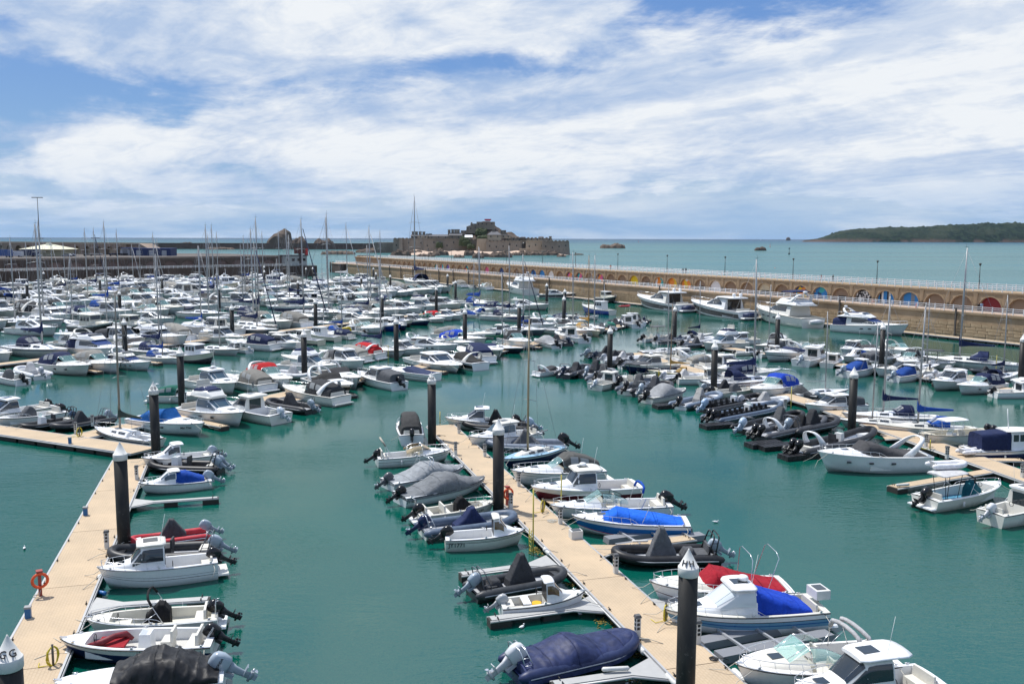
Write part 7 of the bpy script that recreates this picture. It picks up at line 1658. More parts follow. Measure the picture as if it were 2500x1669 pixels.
two(R_, 'htw', ('d7', 920, 305), ('d7', 1490, 330), lab='white cabin boat with red ball fender'); two(R_, 'scc', ('d7', 1100, 240), ('d7', 1400, 180), 9.); mast(R_, 'sln', (2342, 876), 603, 2.6, lab='white sloop with navy sprayhood near the right edge', hmin=14); two(R_, 'rbw', ('d7', 1830, 330), ('d7', 1400, 420), lab='white inflatable with black outboard beside a tan finger')
two(R_, 'rbd', ('d7', 1830, 310), ('d7', 2150, 320), lab='dark inflatable with blue cover and white outboard by the right edge'); two(R_, 'hto', ('d7', 2600, 480), ('d7', 2050, 520), lab='white pilothouse boat with black outboard at the right edge'); two(R_, 'opt', ('d7', 1560, 250), ('d7', 1380, 260), 6.5, lab='yellow railed work boat by the outer pontoon')
R_ = 'T'   # J pontoon: far part inflatables and the boats behind it
two(R_, 'sct', ('d6', 430, 160), ('d6', 110, 220), lab='black covered boat with black hoop at the channel end'); two(R_, 'rbd', ('d6', 560, 160), ('d6', 270, 250)); two(R_, 'rbc', ('d6', 700, 150), ('d6', 430, 270)); two(R_, 'rbg', ('d6', 720, 200), ('d6', 520, 310)); two(R_, 'hts', ('d6', 900, 240), ('d6', 600, 340), lab='little white pilothouse boat among the inflatables'); two(R_, 'opt', ('d6', 1190, 260), ('d6', 790, 340), lab='white boat with dark tower among the inflatables')
two(R_, 'rbg', ('d6', 1200, 300), ('d6', 860, 420)); two(R_, 'rbc', ('d6', 1320, 320), ('d6', 960, 440)); two(R_, 'cvg', ('d6', 1480, 390), ('d6', 1060, 480), lab='inflatable under a sagging pale tarpaulin'); 
two(R_, 'htn', ('d6', 880, 160), ('d6', 1360, 150), lab='navy hulled hardtop cruiser behind the inflatables'); two(R_, 'rbd', ('d6', 760, 130), ('d6', 900, 120), 6.); mast(R_, 'slt', (1637, 897), 729, 2.75, lab='cream sloop with tan sail cover behind the inflatables'); two(R_, 'hto', ('d6', 2000, 260), ('d6', 1400, 290), lab='long white boat with black framed cabin and twin outboards')
mast(R_, 'sln', (1840, 920), 628, .25, lab='sailing boat with navy boom cover and blue and orange deck gear', hmin=13); two(R_, 'scy', ('d6', 2095, 400), ('f5', 2150, 1290), lab='white cruiser with blue canopy bow towards the pontoon'); two(R_, 'cvk', ('f5', 1920, 1400), ('d7', 380, 560), lab='black boat under a tall charcoal peaked cover'); two(R_, 'htg', ('d7', 255, 640), ('d7', 800, 640), lab='white pilothouse cruiser with rounded roof behind the tall pile')
mast(R_, 'slb', (2126, 1010), 776, 3.0, hmin=9, lab='small white sloop left of the blue sail covered one'); mast(R_, 'sln', (2167, 1010), 715, 3.05, hmin=10, lab='maroon striped sloop beside the tall right hand pile'); mast(R_, 'slr', (2234, 1024), 732, 3.05, hmin=11, lab='white sloop with royal blue sail cover and blue sprayhood')
two(R_, 'rbc', ('d7', 560, 790), ('d7', 60, 900), lab='grey inflatable with orange bag lying behind the arched ones'); 
def fillw(row, a, b, seq, L0, L1, step, head, gap):
    n = max(1, int((b - a).length / step)); d = Vector((cos(head), sin(head)))
    for i in range(n + 1):
        key = rr.choice(seq); L = rr.uniform(L0, L1); kd_ = VAR[key][0]
        if kd_ in ('rib', 'open', 'cuddy', 'covered'): L = min(L, 6.8)
        c = a.lerp(b, i / n) + d * (gap + L / 2); out_ = key[:2] in ('rb', 'op', 'cd', 'cv') or key in ('hto', 'hts') or rr.random() < .3
        pend(row, key, c.x, c.y, (head + pi if out_ else head) + rr.uniform(-.03, .03), L, force=False)
J0, J1 = JL[3].xy, JL[7].xy; jd = (J1 - J0).normalized(); jr = atan2(-jd.x, jd.y)       # jr: outward to the sea side
ribs = ['rbg', 'rbc', 'rbd', 'rbg', 'rbc', 'rbw', 'hto', 'opw']; mixR = ['hto', 'htw', 'hts', 'scn', 'sct', 'sco', 'htg', 'cdb', 'opt', 'slb', 'scb', 'htf']
fillw('T', J0 + jd * 3, J1, ribs, 6., 7.2, 3.0, jr + pi, 1.4); fillw('T', J0 + jd * 6, J1, mixR, 7.5, 9, 3.5, jr, 1.4)
l0, l1 = G(2520, 958, 0).xy, G(1650, 830, 0).xy; ld = (l1 - l0).normalized(); lr = atan2(-ld.x, ld.y)
fillw('S', l0, l1, mixR + ['rbg', 'rbw'], 7., 9, 3.5, lr + pi, 1.2); fillw('S', l0, l1, mixR + ['slb', 'sln'], 7.5, 9, 3.6, lr, 1.2)
# ---- build them all with their labels
ROWN = dict(A='on the channel side of the long pontoon', B='on the far side of the long pontoon', C='along the front of the second row', D='along the back of the second row', E='along the front of the third row', F='along the back of the third row', G='along the front of the fourth row', H='along the back of the fourth row',
            I='in front of the dark quay', J='hard against the dark quay', R='along the pier wall', S='on the outer right pontoon', T='on the inflatables pontoon')
ROWS = dict(A='channel side of long pontoon', B='far side of long pontoon', C='front of second row', D='back of second row', E='front of third row', F='back of third row', G='front of fourth row', H='back of fourth row', I='before the dark quay', J='against the dark quay', R='along the pier wall', S='outer right pontoon', T='inflatables pontoon')
ORD = 'first second third fourth fifth sixth seventh eighth ninth tenth eleventh twelfth thirteenth fourteenth fifteenth sixteenth seventeenth eighteenth nineteenth twentieth 21st 22nd 23rd 24th 25th 26th 27th 28th 29th 30th 31st 32nd 33rd 34th 35th 36th 37th 38th 39th 40th 41st 42nd 43rd 44th 45th'.split() + ['%dth' % k for k in range(46, 99)]
def settle():
    """ease moored boats apart where two would touch"""
    B_ = [list(q) for q in PEND]
    for it in range(14):
        moved = 0
        for i in range(len(B_)):
            for j in range(i + 1, len(B_)):
                a, b = B_[i], B_[j]; dx, dy = b[2] - a[2], b[3] - a[3]
                if abs(dx) > 16 or abs(dy) > 16: continue
                ux, uy = cos(a[4]), sin(a[4]); al = dx * ux + dy * uy; pe = -dx * uy + dy * ux
                need_p = (a[5] + b[5]) * .5 * .31; need_a = (a[5] + b[5]) * .5 * .9
                if abs(al) < need_a and abs(pe) < need_p:
                    s_ = (need_p - abs(pe)) * .25 * (1 if pe >= 0 else -1)
                    b[2] += -uy * s_; b[3] += ux * s_; a[2] -= -uy * s_; a[3] -= ux * s_; moved += 1
        if not moved: break
    return B_
FLEET = settle()
for row in ROWN:
    L_ = sorted([q for q in FLEET if q[0] == row and -140 < proj_x(q[2], q[3]) < 2640], key=lambda q: proj_x(q[2], q[3]))
    byk = {}
    for q in L_: byk.setdefault(q[1], []).append(q)
    for i, q in enumerate(L_):
        _, key, x, y, ang, L, px, lab = q; kd_, desc, op = VAR[key]; same = byk[key]
        if lab is None:
            lab = '%s, %s from the left, %s' % (desc, ORD[i], ROWS[row]); w = len(lab.split())
            if w > 16: lab = lab.replace('from the left', 'from left')
        put_boat(kd_, x, y, ang, L, lab, key, op, 'boats moored ' + ROWN[row])
print('boats', len(BOATS)); print('rows', {r: sum(1 for q in FLEET if q[0] == r) for r in ROWN})
# ================================================================ SMALL THINGS ON AND ROUND THE PONTOONS
box_w = plain('pedestal_white', (.62, .62, .60), .45); blue_p = plain('bin_blue', (.02, .12, .30), .5); orange = plain('lifebuoy_orange', (.75, .09, .02), .45); yel = plain('hose_yellow', (.62, .50, .03), .5); yel_post = plain('pole_yellow', (.50, .42, .08), .5)
WHERE = dict()
ped = None
def pedestal(c, x, y, lab, face=None):
    global ped
    if ped is None:
        a = MB().box((0, 0, .5), (.22, .24, 1.0)).mesh('post', box_w); b = MB().box((0, 0, 1.05), (.30, .32, .12), top=.75).mesh('cap', plain('cap_grey', (.10, .10, .10), .5))
        s_ = MB().box((0, 0, 0), (.13, .02, .12)).mesh('socket', black); ped = (a, b, s_)
    g = P(c, x, y, DZ); r = empty('service_pedestal', g, AH, lab, 'service pedestal', 'white service pedestals along the pontoons')
    mobj('post', ped[0], r); mobj('cap', ped[1], r)
    for k in range(3):
        o = mobj('socket', ped[2], r, (-.02, .128, .88 - k * .2)); o = mobj('socket', ped[2], r, (-.12, 0, .88 - k * .2), pi / 2)
for c, x, y, lab in (('c1', 783, 398, 'by the junction beside the blue covered cabin boat'), ('c1', 612, 792, 'left of the pile by the red inflatable'), ('c2', 1058, 422, 'at the far end of the central pontoon'), ('c2', 1027, 622, 'by the bow of the beige covered bowrider'),
                     ('c2', 1305, 642, 'opposite the beige covered bowrider'), ('c2', 1630, 925, 'by the bow of the grey canopied cruiser'), ('c2', 1555, 1140, 'beside the orange lifebuoy at the middle pile'), ('c2', 2027, 1282, 'by the bow of the blue and white sports boat'), ('c3', 1520, 497, 'by the bow of the crimson covered cruiser'),
                     ('c3', 1698, 1025, 'behind the bow of the navy wrapped inflatable'), ('c5', 345, 1072, 'behind the big lettered H pile'), ('d7', 1410, 1052, 'with yellow hose beside the centre console boat'), ('d7', 1612, 1172, 'on the right pontoon before the navy canopied boat'), ('c6', 2140, 842, 'near the right edge above the pilothouse boat'),
                     ('c7', 885, 742, 'beside the black tented inflatable'), ('c7', 725, 815, 'with yellow hose at the pontoon junction'), ('d8', 2130, 948, 'behind the pile right of the blue wrapped cruiser'), ('e1', 717, 742, 'on the long pontoon behind the teal windowed boat'), ('d7', 65, 702, 'by the yellow pole among the inflatables')):
    pedestal(c, x, y, 'white service pedestal ' + lab)
def lifebuoy(c, x, y, lab):
    g = P(c, x, y, DZ); r = empty('lifebuoy_stand', g, AH + .3, lab, 'lifebuoy'); MB().box((0, 0, .65), (.16, .16, 1.3)).box((0, 0, 1.32), (.34, .3, .08)).build('post', plain('stand_red', (.30, .05, .04), .5), r)
    m_ = MB().tube([(-.14, .36 * cos(a * pi / 8), .85 + .36 * sin(a * pi / 8)) for a in range(16)], .075, 8, closed=True).build('ring_buoy', orange, r)
    MB().tube([(-.14, 0, .35), (-.3, .1, .05), (-.1, .35, .03), (.2, .25, .03), (.1, 0, .03)], .02, 4).build('rope', rope_m, r)
lifebuoy('c1', 232, 1062, 'orange lifebuoy on a red stand on the near left pontoon'); lifebuoy('c2', 1520, 1105, 'orange lifebuoy on a stand beside the middle pile of the central pontoon')
def hose(c, x, y, lab, s=1.):
    g = P(c, x, y, DZ); rr_ = random.Random(int(x)); pts = []
    for i in range(90):
        a = i * .55; q = .30 * s + .05 * sin(i * .9); pts.append((q * cos(a) * .35 + rr_.uniform(-.03, .03), q * cos(a) * .9, .42 * s + .42 * s * sin(a) + rr_.uniform(-.03, .03)))
    pts += [(.1, .1, .06), (.5, .3, .03), (.7, -.1, .03)]
    r = empty('hose_reel', g, AH + 1.2, lab, 'hose', 'yellow coiled hoses on the pontoons'); MB().tube(pts, .020, 4).build('hose', yel, r); MB().tube([(0, 0, 0), (0, 0, .95 * s)], .05, 8).build('post', plain('weathered_post', (.1, .09, .08)), r)
for c, x, y, lab in (('c2', 1860, 1172, 'coiled yellow hose on the central pontoon above the lying rope'), ('c3', 1930, 890, 'coiled yellow hose left of the big lettered H pile'), ('d7', 1450, 1078, 'coiled yellow hose by the white centre console boat'), ('c1', 305, 1460, 'yellow hose on a post at the lower left pontoon'), ('c7', 760, 842, 'yellow hose hung at the pontoon junction'), ('e5', 1105, 1195, 'yellow hose reel by the cream sloop'), ('e1', 400, 828, 'yellow hose on the long pontoon left of the teal windowed boat')): hose(c, x, y, lab)
def ypole(c, x, y, ytop, lab):
    g = P(c, x, y, DZ); px, py = S(c, x, ytop); h = (FZ(px, py, g.y) - DZ) * 1.02
    r = tag(MB().tube([(0, 0, -.6), (0, 0, h)], .045, 8).build('yellow_pole', yel_post), lab, 'pole', 'yellow poles beside the pontoons'); r.location = g
for c, x, y, yt, lab in (('c2', 1768, 1495, 1010, 'yellow pole at the left edge of the central pontoon'), ('c4', 665, 1130, 862, 'yellow pole by the grey topped bowrider'), ('d7', 120, 715, 495, 'yellow pole among the moored inflatables'), ('d7', 2078, 380, 190, 'yellow pole near the right edge by the dark inflatable'), ('c2', 878, 320, 230, 'short yellow pole at the end of the central pontoon'), ('e2', 205, 1020, 870, 'yellow pole by the sloop at the deck end')): ypole(c, x, y, yt, lab)
g = P('c2', 1740, 1490, DZ); lad = empty('boarding_ladder', g, AH, 'yellow ladder hanging at the edge of the central pontoon', 'ladder')
for s_ in (-.2, .2): MB().tube([(s_, 0, -.7), (s_, 0, 1.0)], .03, 6).build('rail', yel_post, lad)
rg = MB().tube([(-.2, 0, 0), (.2, 0, 0)], .022, 5).mesh('rung', yel_post)
for k in range(6): mobj('rung', rg, lad, (0, 0, -.6 + k * .28))
for c, x, y, lab in (('c1', 490, 602, 'blue meter box halfway up the near left pontoon'), ('c1', 162, 1188, 'blue meter box nearest the G pile on the near left pontoon'), ('c1', 401, 192, 'blue meter box on the pontoon arm')):
    r = empty('meter_box', P(c, x, y, DZ), AG, lab, 'meter box', 'blue meter boxes on the pontoons'); MB().box((0, 0, .24), (.26, .26, .48)).build('body', blue_p, r); MB().box((0, 0, .53), (.30, .30, .10)).build('lid', plain('lid_grey', (.3, .3, .3)), r)
r = empty('dock_box', P('c4', 805, 1418, DZ), AH, 'white box with small solar panel at the pontoon edge', 'dock box'); MB().box((0, 0, .25), (.55, .75, .5)).build('body', box_w, r); MB().box((0, 0, .52), (.4, .55, .04)).build('solar_panel', glass_d, r)
r = empty('dock_box', P('c5', 1330, 800, .6), .2, 'white box with solar panel on a post behind the blue striped boat', 'dock box'); MB().box((0, 0, .95), (.75, 1.0, .45)).build('body', box_w, r); MB().box((0, 0, 1.19), (.5, .6, .03)).build('solar_panel', glass_d, r); MB().tube([(0, 0, -.8), (0, 0, .75)], .06, 8).build('post', box_w, r)
def coil(c, x, y, s, lab, m=None):
    pts = [((s * (.10 + .008 * i)) * cos(i * .5), (s * (.10 + .008 * i)) * sin(i * .5), .03 + .02 * (i % 7) / 7) for i in range(44)]; pts += [(s * .9, .2 * s, .03), (s * 1.3, -.1, .03)]
    o = tag(MB().tube(pts, .02, 4).build('rope_coil', m or rope_m), lab, 'rope'); o.location = P(c, x, y, DZ)
coil('c2', 1945, 1262, .8, 'loose brown rope lying on the central pontoon edge'); coil('c5', 478, 1205, .5, 'dark rope coil on the pontoon right of the lettered pile', black); coil('c2', 865, 445, .5, 'small dark rope coil beside the far H pile', black)
# cleats along the edges of the near pontoons
cm = MB().box((0, 0, .03), (.12, .07, .06)).tube([(-.17, 0, .09), (.17, 0, .09)], .022, 6).mesh('cleat', black)
def cleats(A, B, w, step, lab, o0=1.):
    v = (B - A); L = v.length; d = v.normalized(); n = Vector((-d.y, d.x, 0)); a = atan2(d.y, d.x); k = 0
    s = o0
    while s < L:
        for sg in (-1, 1):
            q = A + d * s + n * sg * (w / 2 - .16); o = mobj('mooring_cleat', cm, None, (q.x, q.y, DZ), a); tag(o, lab, 'cleat', lab)
        s += step
cleats(HA, HB, 2.75, 3.6, 'small black mooring cleat on the edge of the central pontoon'); cleats(GA, GB, 2.9, 3.6, 'small black mooring cleat on the edge of the near left pontoon')
# white roll fenders bound along the pontoon edge
def edge_fender(c, x, y, L, ang, lab, z=.42, r=.15, m=None, col=None):
    g = P(c, x, y, z); d = Vector((cos(ang), sin(ang), 0)); o = tag(MB().tube([-d * L / 2, -d * (L / 2 - .06), -d * L * .2, d * L * .2, d * (L / 2 - .06), d * L / 2], [.05, r, r * .96, r, r, .05], 10).build('roll_fender', m or plain('fender_white', (.62, .62, .6), .45)), lab, 'fender'); o.location = g
for i, (c, x, y, lab) in enumerate((('c3', 962, 322, 'white roll fender on the pontoon edge above the grey inflatable'), ('c3', 1722, 1112, 'white roll fender at the bow of the navy wrapped inflatable'), ('c3', 1985, 1372, 'white roll fender at the bottom edge by the grey finger'), ('c2', 1905, 1545, 'white roll fender below the yellow ladder'), ('c2', 1005, 640, 'white roll fender behind the beige covered bowrider'), ('c2', 1170, 480, 'white roll fender by the far walkaround cruiser'))): edge_fender(c, x, y, 1.0, AH, lab)
edge_fender('c1', 565, 965, .7, AG, 'white fender at the bow of the white cabin cruiser'); edge_fender('c1', 572, 1045, .8, AG + .9, 'blue fender hanging below the white cabin cruiser bow', .2, .13, plain('blue_fender', (.02, .14, .38), .4)); edge_fender('c1', 385, 1390, .7, AG, 'white fender at the bow of the red cushioned dory')
edge_fender('c5', 690, 1350, 1.1, AH, 'cream ribbed fender by the bow of the green screened bowrider', .3, .2); edge_fender('c3', 1520, 1280, 1.2, 0.1, 'cream cylinder fender lying on the bottom finger', .62, .10); edge_fender('c3', 1720, 235, 1., .1, 'cream fender lying on the tan finger', .64, .08); edge_fender('d7', 1190, 1420, 1.1, .2, 'white fender lying on the finger tip at the right', .62, .1)
def ball_buoy(c, x, y, z, lab, r=.26, m=None): o = tag(MB().ball((0, 0, 0), r, 10).cyl((0, 0, r * .9), .05, .12, 6).build('ball_fender', m or plain('ball_orange', (.75, .08, .03), .4)), lab, 'ball fender', 'orange ball fenders'); o.location = P(c, x, y, z)
for c, x, y, lab in (('e2', 265, 1120, 'orange ball fender near the bow of the navy covered sports boat'), ('e2', 450, 1150, 'orange ball fender amidships on the navy covered sports boat'), ('e2', 558, 1188, 'orange ball fender near the stern of the navy covered sports boat'), ('d7', 1225, 368, 'orange ball fender on the white cabin boat'), ('f3', 2025, 1355, 'orange ball fender on the bow beside the blue sloop')): ball_buoy(c, x, y, .45, lab)
# weed growing on the floats, seen in the water's edge
wd = MB(); rr_ = random.Random(8)
for c, x, y, n, sp in (('c3', 1450, 905, 60, 1.0), ('c3', 900, 330, 40, .8), ('c3', 1650, 1345, 50, .8), ('c3', 1190, 600, 30, .8), ('c2', 1790, 1530, 40, .7), ('c3', 1270, 700, 30, .6), ('c3', 1760, 1180, 40, .8)):
    g = P(c, x, y, .02)
    for i in range(n):
        a = rr_.uniform(0, 2 * pi); q = Vector((g.x + rr_.gauss(0, sp * .35), g.y + rr_.gauss(0, sp * .35), rr_.uniform(-.02, .05))); l = rr_.uniform(.1, .3)
        wd.add([q, q + Vector((cos(a) * l, sin(a) * l, .03)), q + Vector((cos(a + .5) * l, sin(a + .5) * l, .0))], [(0, 1, 2)], False)
tag(wd.build('seaweed', weed_m), 'yellow brown weed growing along the waterline of the central pontoon', 'seaweed', kind='stuff')

# ---- dinghies carried or hung
def dinghy(c, x, y, z, col, ang, L, lab, tilt=(0, 0), d=None):
    g = P(c, x, y, z) if d is None else d; r = empty('dinghy', g, ang, lab, 'dinghy'); r.rotation_euler = (tilt[0], tilt[1], ang); B = L * .46; q = L * .075
    pts = [(-L / 2 - .08, B / 2 - q, 0), (-L / 2, B / 2 - q, 0), (-L / 2 + .25, B / 2 - q, 0), (L * .15, B / 2 - q, 0)] + [(L * .15 + (L * .35 - q) * sin(a * pi / 12), (B / 2 - q) * cos(a * pi / 12), .08 * sin(a * pi / 12)) for a in range(1, 6)]
    rr = [.02, q * .7, q, q] + [q] * 5; full = pts + [(L / 2 - q, 0, .08)] + [(a, -b, e) for a, b, e in pts[::-1]]
    MB().tube(full, rr + [q] + rr[::-1], 10).build('inflatable_tube', rub(col), r); MB().box((-.05 * L, 0, -q * .4), (L * .75, B - q * 2, .05)).build('floor', plain('dinghy_floor', (.35, .36, .38), .6), r); MB().box((-L * .42, 0, .06), (.06, B - q * 2, q * 2)).build('transom', plain('dinghy_floor', (.35, .36, .38)), r)
WT = (.62, .62, .64)
dinghy('c6', 1430, 722, 2.70, WT, .15, 2.9, 'small white dinghy on the hard top of the white boat'); dinghy('c6', 1660, 590, .9, WT, .3, 2.6, 'white dinghy hung behind the navy canopied fishing boat')
dinghy('e3', 1730, 818, 1.6, (.62, .09, .02), KOUT, 2.8, 'orange dinghy hung on the flybridge yacht', (1.2, 0)); dinghy('e1', 1695, 112, 1.5, (.60, .42, .01), 1.2, 2.8, 'yellow and grey dinghy standing upright on a stern', (1.35, 0)); dinghy('e5', 750, 458, 1.8, (.35, .02, .03), 0.2, 3., 'red dinghy hung off the grey launch stern')
dinghy('e3', 2145, 530, 1.6, NAVY, .4, 3.4, 'navy covered dinghy on the stern davits of a white yacht'); dinghy('d5', 378, 1112, .9, WT, .4, 3.2, 'white dinghy on the platform of the navy bimini yacht')
# ---- floating lift docks under two craft
for c, x, y, L_, lab in (('c4', 1560, 1420, 6.2, 'grey floating boat lift under the blue and white sports boat'), ('c5', 900, 1040, 6.4, 'grey floating boat lift behind the green screened bowrider')):
    g = P(c, x, y, .2); r = empty('boat_lift', g, AH + pi / 2 + .1, lab, 'boat lift'); mm = MB().box((0, 0, 0), (L_, .75, .36), top=.98).mesh('float', plain('lift_grey', (.20, .21, .23), .6))
    for s_ in (-.75, .75): mobj('float', mm, r, (0, s_, 0))
    bb = MB().box((0, 0, .24), (.12, 2.6, .1)).mesh('cross_beam', alu)
    for k in (-1.8, 0, 1.8): mobj('cross_beam', bb, r, (k, 0, 0))
# black cube docks under the inflatables
cube = MB().box((0, 0, .12), (.48, .48, .42), top=.9).mesh('float_cube', rub(BLK))
for c, x, y, lab in (('f6', 380, 745, 'black cube raft under the long inflatable'), ('f6', 1220, 1080, 'black cube raft under the arched grey inflatable'), ('f6', 1840, 1290, 'black cube raft nearest the white motor cruiser'), ('d6', 1300, 560, 'pale cube raft among the moored inflatables'), ('d6', 2330, 950, 'grey cube raft by the twin engines')):
    g = P(c, x, y, .1); r = empty('cube_raft', g, .35, lab, 'floating raft', 'cube rafts under the inflatables')
    for i in range(7):
        for j in range(3): mobj('float_cube', cube, r, (-1.5 + i * .5, -.5 + j * .5, 0))

# ================================================================ PEOPLE AND THE SEA
def skin_body(name, joints, edges, m, parent):
    me = bpy.data.meshes.new('tmp'); me.from_pydata([j[0] for j in joints], edges, []); o = bpy.data.objects.new('tmp', me); COL.objects.link(o)
    md = o.modifiers.new('s', 'SKIN'); o.modifiers.new('u', 'SUBSURF').levels = 1
    for i, j in enumerate(joints): me.skin_vertices[0].data[i].radius = (j[1], j[1] * (j[2] if len(j) > 2 else 1))
    me.skin_vertices[0].data[0].use_root = True
    dg = bpy.context.evaluated_depsgraph_get(); m2 = bpy.data.meshes.new_from_object(o.evaluated_get(dg)); bpy.data.objects.remove(o); bpy.data.meshes.remove(me)
    m2.materials.clear(); m2.materials.append(m); m2.polygons.foreach_set('use_smooth', [True] * len(m2.polygons)); m2.name = name
    return mobj(name, m2, parent)
skin = plain('skin', (.42, .25, .17), .6)
def person(g, face, top, legs, hair, lab, pose='walk', h=1.74):
    r = empty('person', g, face, lab, 'person'); k = h / 1.74; st = .22 if pose == 'walk' else .06
    sit = pose == 'sit'
    def V(x, y, z): return (x * k, y * k, z * k)
    # x forward. one continuous clothed body: pelvis, spine, arms, legs
    hz = .92 if not sit else .42
    J = [(V(0, 0, hz), .15, 1.), (V(0, 0, hz + .22), .13), (V(.01, 0, hz + .46), .15), (V(.01, 0, hz + .56), .06), (V(.03, 0, hz + .64), .055)]
    E_ = [(0, 1), (1, 2), (2, 3), (3, 4)]
    for s_ in (-1, 1):
        b = len(J)
        if sit: J += [(V(.02, s_ * .09, hz - .02), .09), (V(.42, s_ * .11, hz + .02), .07), (V(.48, s_ * .11, .08), .045), (V(.60, s_ * .11, .04), .04)]
        else: J += [(V(0, s_ * .09, .84), .09), (V(.04 + s_ * st * .4, s_ * .10, .47), .065), (V(s_ * st, s_ * .10, .08), .042), (V(s_ * st + .16, s_ * .11, .035), .035)]
        E_ += [(0, b), (b, b + 1), (b + 1, b + 2), (b + 2, b + 3)]
        b = len(J)
        if pose == 'point' and s_ == 1: J += [(V(0, .19, hz + .50), .055), (V(.26, .26, hz + .50), .042), (V(.50, .28, hz + .58), .035), (V(.60, .28, hz + .60), .03)]
        elif pose == 'photo': J += [(V(0, s_ * .19, hz + .50), .055), (V(.16, s_ * .24, hz + .30), .042), (V(.30, s_ * .08, hz + .52), .035), (V(.33, s_ * .05, hz + .57), .03)]
        else: J += [(V(0, s_ * .19, hz + .50), .055), (V(-.02 - s_ * st * .3, s_ * .25, hz + .24), .042), (V(.06 - s_ * st * .6, s_ * .25, hz + .02), .034), (V(.09 - s_ * st * .6, s_ * .25, hz - .07), .03)]
        E_ += [(2, b), (b, b + 1), (b + 1, b + 2), (b + 2, b + 3)]
    body = skin_body('body', J, E_, plain('cloth_%s' % str(top), top, .85), r)
    # trousers and skin by height along the one body
    me = body.data; me.materials.append(plain('cloth_%s' % str(legs), legs, .85)); me.materials.append(skin)
    for p in me.polygons:
        z = p.center.z / k
        if z < (hz + .03 if not sit else hz + .05) and abs(p.center.y) < .19 * k: p.material_index = 1
        if z > hz + .55: p.material_index = 2
        if abs(p.center.y) > .20 * k and z < hz + .06 and pose == 'walk': p.material_index = 2
    hm = MB().ball((.03 * k, 0, (hz + .72) * k), .105 * k, 12, sc=(.95, .78, 1.15)).ball((.135 * k, 0, (hz + .71) * k), .018 * k, 6); 
    for s_ in (-1, 1): hm.ball((.03 * k, s_ * .085 * k, (hz + .71) * k), .022 * k, 6, sc=(1, .5, 1.3))
    hm.build('head', skin, r); MB().ball((.005 * k, 0, (hz + .755) * k), .112 * k, 12, sc=(.95, .84, 1.0)).build('hair', plain('hair_%s' % str(hair), hair, .8), r)
    return r
def WX(px, o, z):   # on the pier at image column px, offset o outward
    q = (px - CX) / F; x0, y0 = WP(0, o).xy; y = (x0 + .558 * y0) / (q + .558); return Vector((q * y, y, z))
DK, PKc, LB = (.015, .017, .022), (.45, .22, .22), (.30, .42, .58)
person(WX(1666, 9, UP), 1.2, DK, DK, (.02, .015, .01), 'person in dark clothes on the pier top holding a phone up', 'photo'); person(WX(1673, 9.6, UP), 1.6, DK, (.02, .02, .04), (.02, .015, .01), 'person in dark clothes on the pier top with one arm out', 'point', 1.82)
person(WX(2003.5, 10, UP), 2.2, PKc, PKc, (.10, .06, .03), 'person in pale pink walking on the pier top', 'walk', 1.66); person(WX(2032, 10, UP), 5.2, DK, (.05, .05, .07), (.05, .03, .02), 'person in black leaning towards a dog on the pier top', 'walk')
person(WX(1489.5, 9, UP), 1.5, (.55, .14, .08), (.05, .05, .08), (.08, .05, .03), 'person in an orange top on the pier top'); person(WX(2125.5, 4.2, LOW), 1.5, (.02, .02, .03), (.30, .20, .14), (.03, .02, .01), 'person in a dark top standing by the blue striped mural'); person(WX(2132.5, 1.6, LOW), 4., (.50, .22, .14), (.35, .22, .15), (.05, .03, .02), 'person sitting on the edge of the lower pier walk', 'sit')
person(WX(2391.5, 4.0, LOW), 1.2, DK, DK, (.03, .02, .02), 'person in black before the red arch door'); person(WX(2398.5, 4.2, LOW), 1.4, LB, (.04, .05, .09), (.05, .035, .02), 'person in a light blue shirt before the red arch door', 'walk', 1.82)
person(P('f7', 655, 175, .9), .3, (.62, .62, .64), (.03, .035, .06), (.30, .36, .45), 'person in a white top and cap on the deck of the white cabin boat', 'stand', 1.6)
# dog
dg_ = WX(2054, 10.2, UP); r = empty('dog', dg_, 5.2, 'small black dog on the pier top', 'dog')
skin_body('body', [((0, 0, .36), .09), ((.2, 0, .38), .10), ((.34, 0, .44), .06), ((.42, 0, .54), .06), ((.54, 0, .50), .035), ((-.2, 0, .36), .08), ((-.34, 0, .46), .02)] + [(q, w_) for s_ in (-.06, .06) for q, w_ in (((.22, s_, .24), .035), ((.21, s_, .12), .022), ((.23, s_, .02), .025), ((-.20, s_, .24), .045), ((-.27, s_, .14), .022), ((-.24, s_, .02), .025))],
          [(0, 1), (1, 2), (2, 3), (3, 4), (0, 5), (5, 6)] + [e for b in (7, 13) for e in ((1, b), (b, b + 1), (b + 1, b + 2), (5, b + 3), (b + 3, b + 4), (b + 4, b + 5))], plain('dog_fur', (.012, .011, .010), .9), r)
o = tag(MB().cyl((0, 0, 0), .12, .75, 8).ball((0, 0, .78), .14, 8).cyl((0, 0, .45), .19, .08, 8).build('hydrant', plain('hydrant_red', (.50, .03, .02), .5)), 'small red hydrant on the lower pier walk', 'hydrant'); o.location = WX(2238.5, 1.2, LOW)
for c, x, y, col, lab in (('d5', 2148, 1285, (.65, .55, .02), 'yellow rescue box on the pontoon at the pier foot'), ('d5', 2187, 1290, (.05, .25, .5), 'blue box on the pontoon at the pier foot')):
    o = tag(MB().box((0, 0, .45), (.7, .7, .9), top=.85).box((0, 0, .95), (.8, .8, .12)).build('rescue_box', plain('box_%s' % str(col), col, .5)), lab, 'box'); o.location = P(c, x, y, DZ)
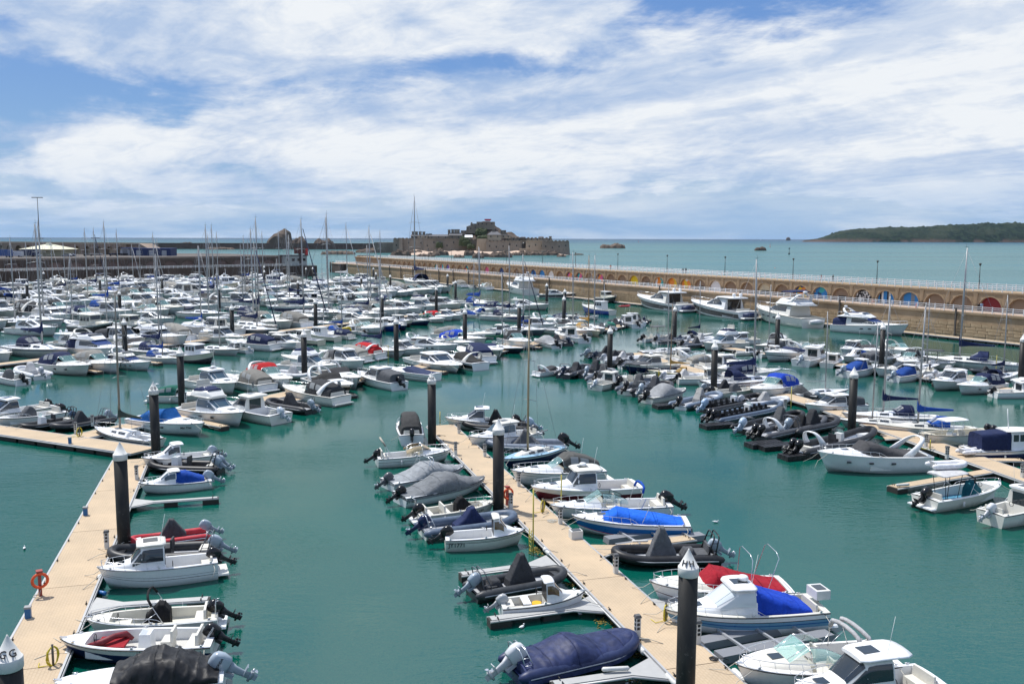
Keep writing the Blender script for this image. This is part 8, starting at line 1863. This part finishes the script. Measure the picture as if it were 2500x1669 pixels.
# markers and a sail out at sea
def marker(px, py, h, col, lab):
    g = G(px, py, 0); o = tag(MB().tube([(0, 0, -1), (0, 0, h * .2), (0, 0, h * .3), (0, 0, h)], [h * .16, h * .16, h * .05, h * .03], 8).box((0, 0, h * 1.05), (h * .22, h * .22, h * .2)).build('channel_marker', plain('marker_%s' % str(col), col, .5)), lab, 'sea marker'); o.location = g
marker(1559, 591.5, 9, (.35, .03, .03), 'small red channel marker far out at sea'); marker(1880, 603, 6, (.45, .05, .04), 'small marker beside the rock off the headland'); marker(1926.5, 621, 7, (.03, .04, .04), 'dark channel post in the open water before the headland')
g = G(1857, 586.6, 0); r = empty('distant_yacht', g, 0, 'tiny white sailing yacht near the horizon', 'sailing boat'); MB().grid([[(x, y * w, z) for y, z in ((-1, 1.2), (0, -.5), (1, 1.2))] for x, w in ((-7, 1.6), (0, 2.2), (5, 1.4), (8, .1))], True).build('hull', white_p, r); MB().add([(-1, 0, 2), (6, .1, 2), (1, .0, 19), (1, .3, 12)], [(0, 1, 2), (0, 3, 2), (1, 3, 2)], False).build('sail', white_p, r)
o = tag(MB().ball((0, 0, .1), .35, 8).build('mooring_buoy', plain('buoy_pink', (.7, .2, .15), .5)), 'small pink mooring buoy in the open water behind the pier', 'buoy'); o.location = P('d4', 1926, 762, 0)
# gulls resting on the water
for i, (c, x, y, lab) in enumerate((('c4', 2145, 1270, 'white gull low over the water above the crimson covered cruiser'), ('c3', 755, 942, 'white gull floating below the finger by the bucket boat'), ('c1', 140, 793, 'white gull floating left of the near left pontoon'))):
    o = tag(MB().ball((0, 0, .06), .13, 8, sc=(1.7, .8, .7)).ball((.2, 0, .17), .06, 6).tube([(.25, 0, .17), (.32, 0, .16)], [.02, .005], 4).add([(-.1, .1, .12), (-.38, .03, .12), (-.1, -.1, .12), (0, 0, .17)], [(0, 1, 3), (1, 2, 3)], False).build('gull', white_p), lab, 'gull'); o.location = P(c, x, y, .02); o.rotation_euler.z = i; o.scale = (.75,) * 3

# ================================================================ AIR
hz = bpy.data.materials.new('haze_air'); hz.use_nodes = True; t_ = hz.node_tree; t_.nodes.clear(); g_ = N(t_)
pv = g_.n('VolumePrincipled', {'Color': (.55, .75, 1., 1), 'Density': 0.9e-5, 'Anisotropy': .1}); g_.L.new(pv.outputs[0], g_.n('OutputMaterial').inputs[1])
HB = MB().box((0, 0, 95), (84000, 84000, 212)); o = HB.build('haze', hz, kind='stuff'); o['label'] = 'pale sea haze over the bay'
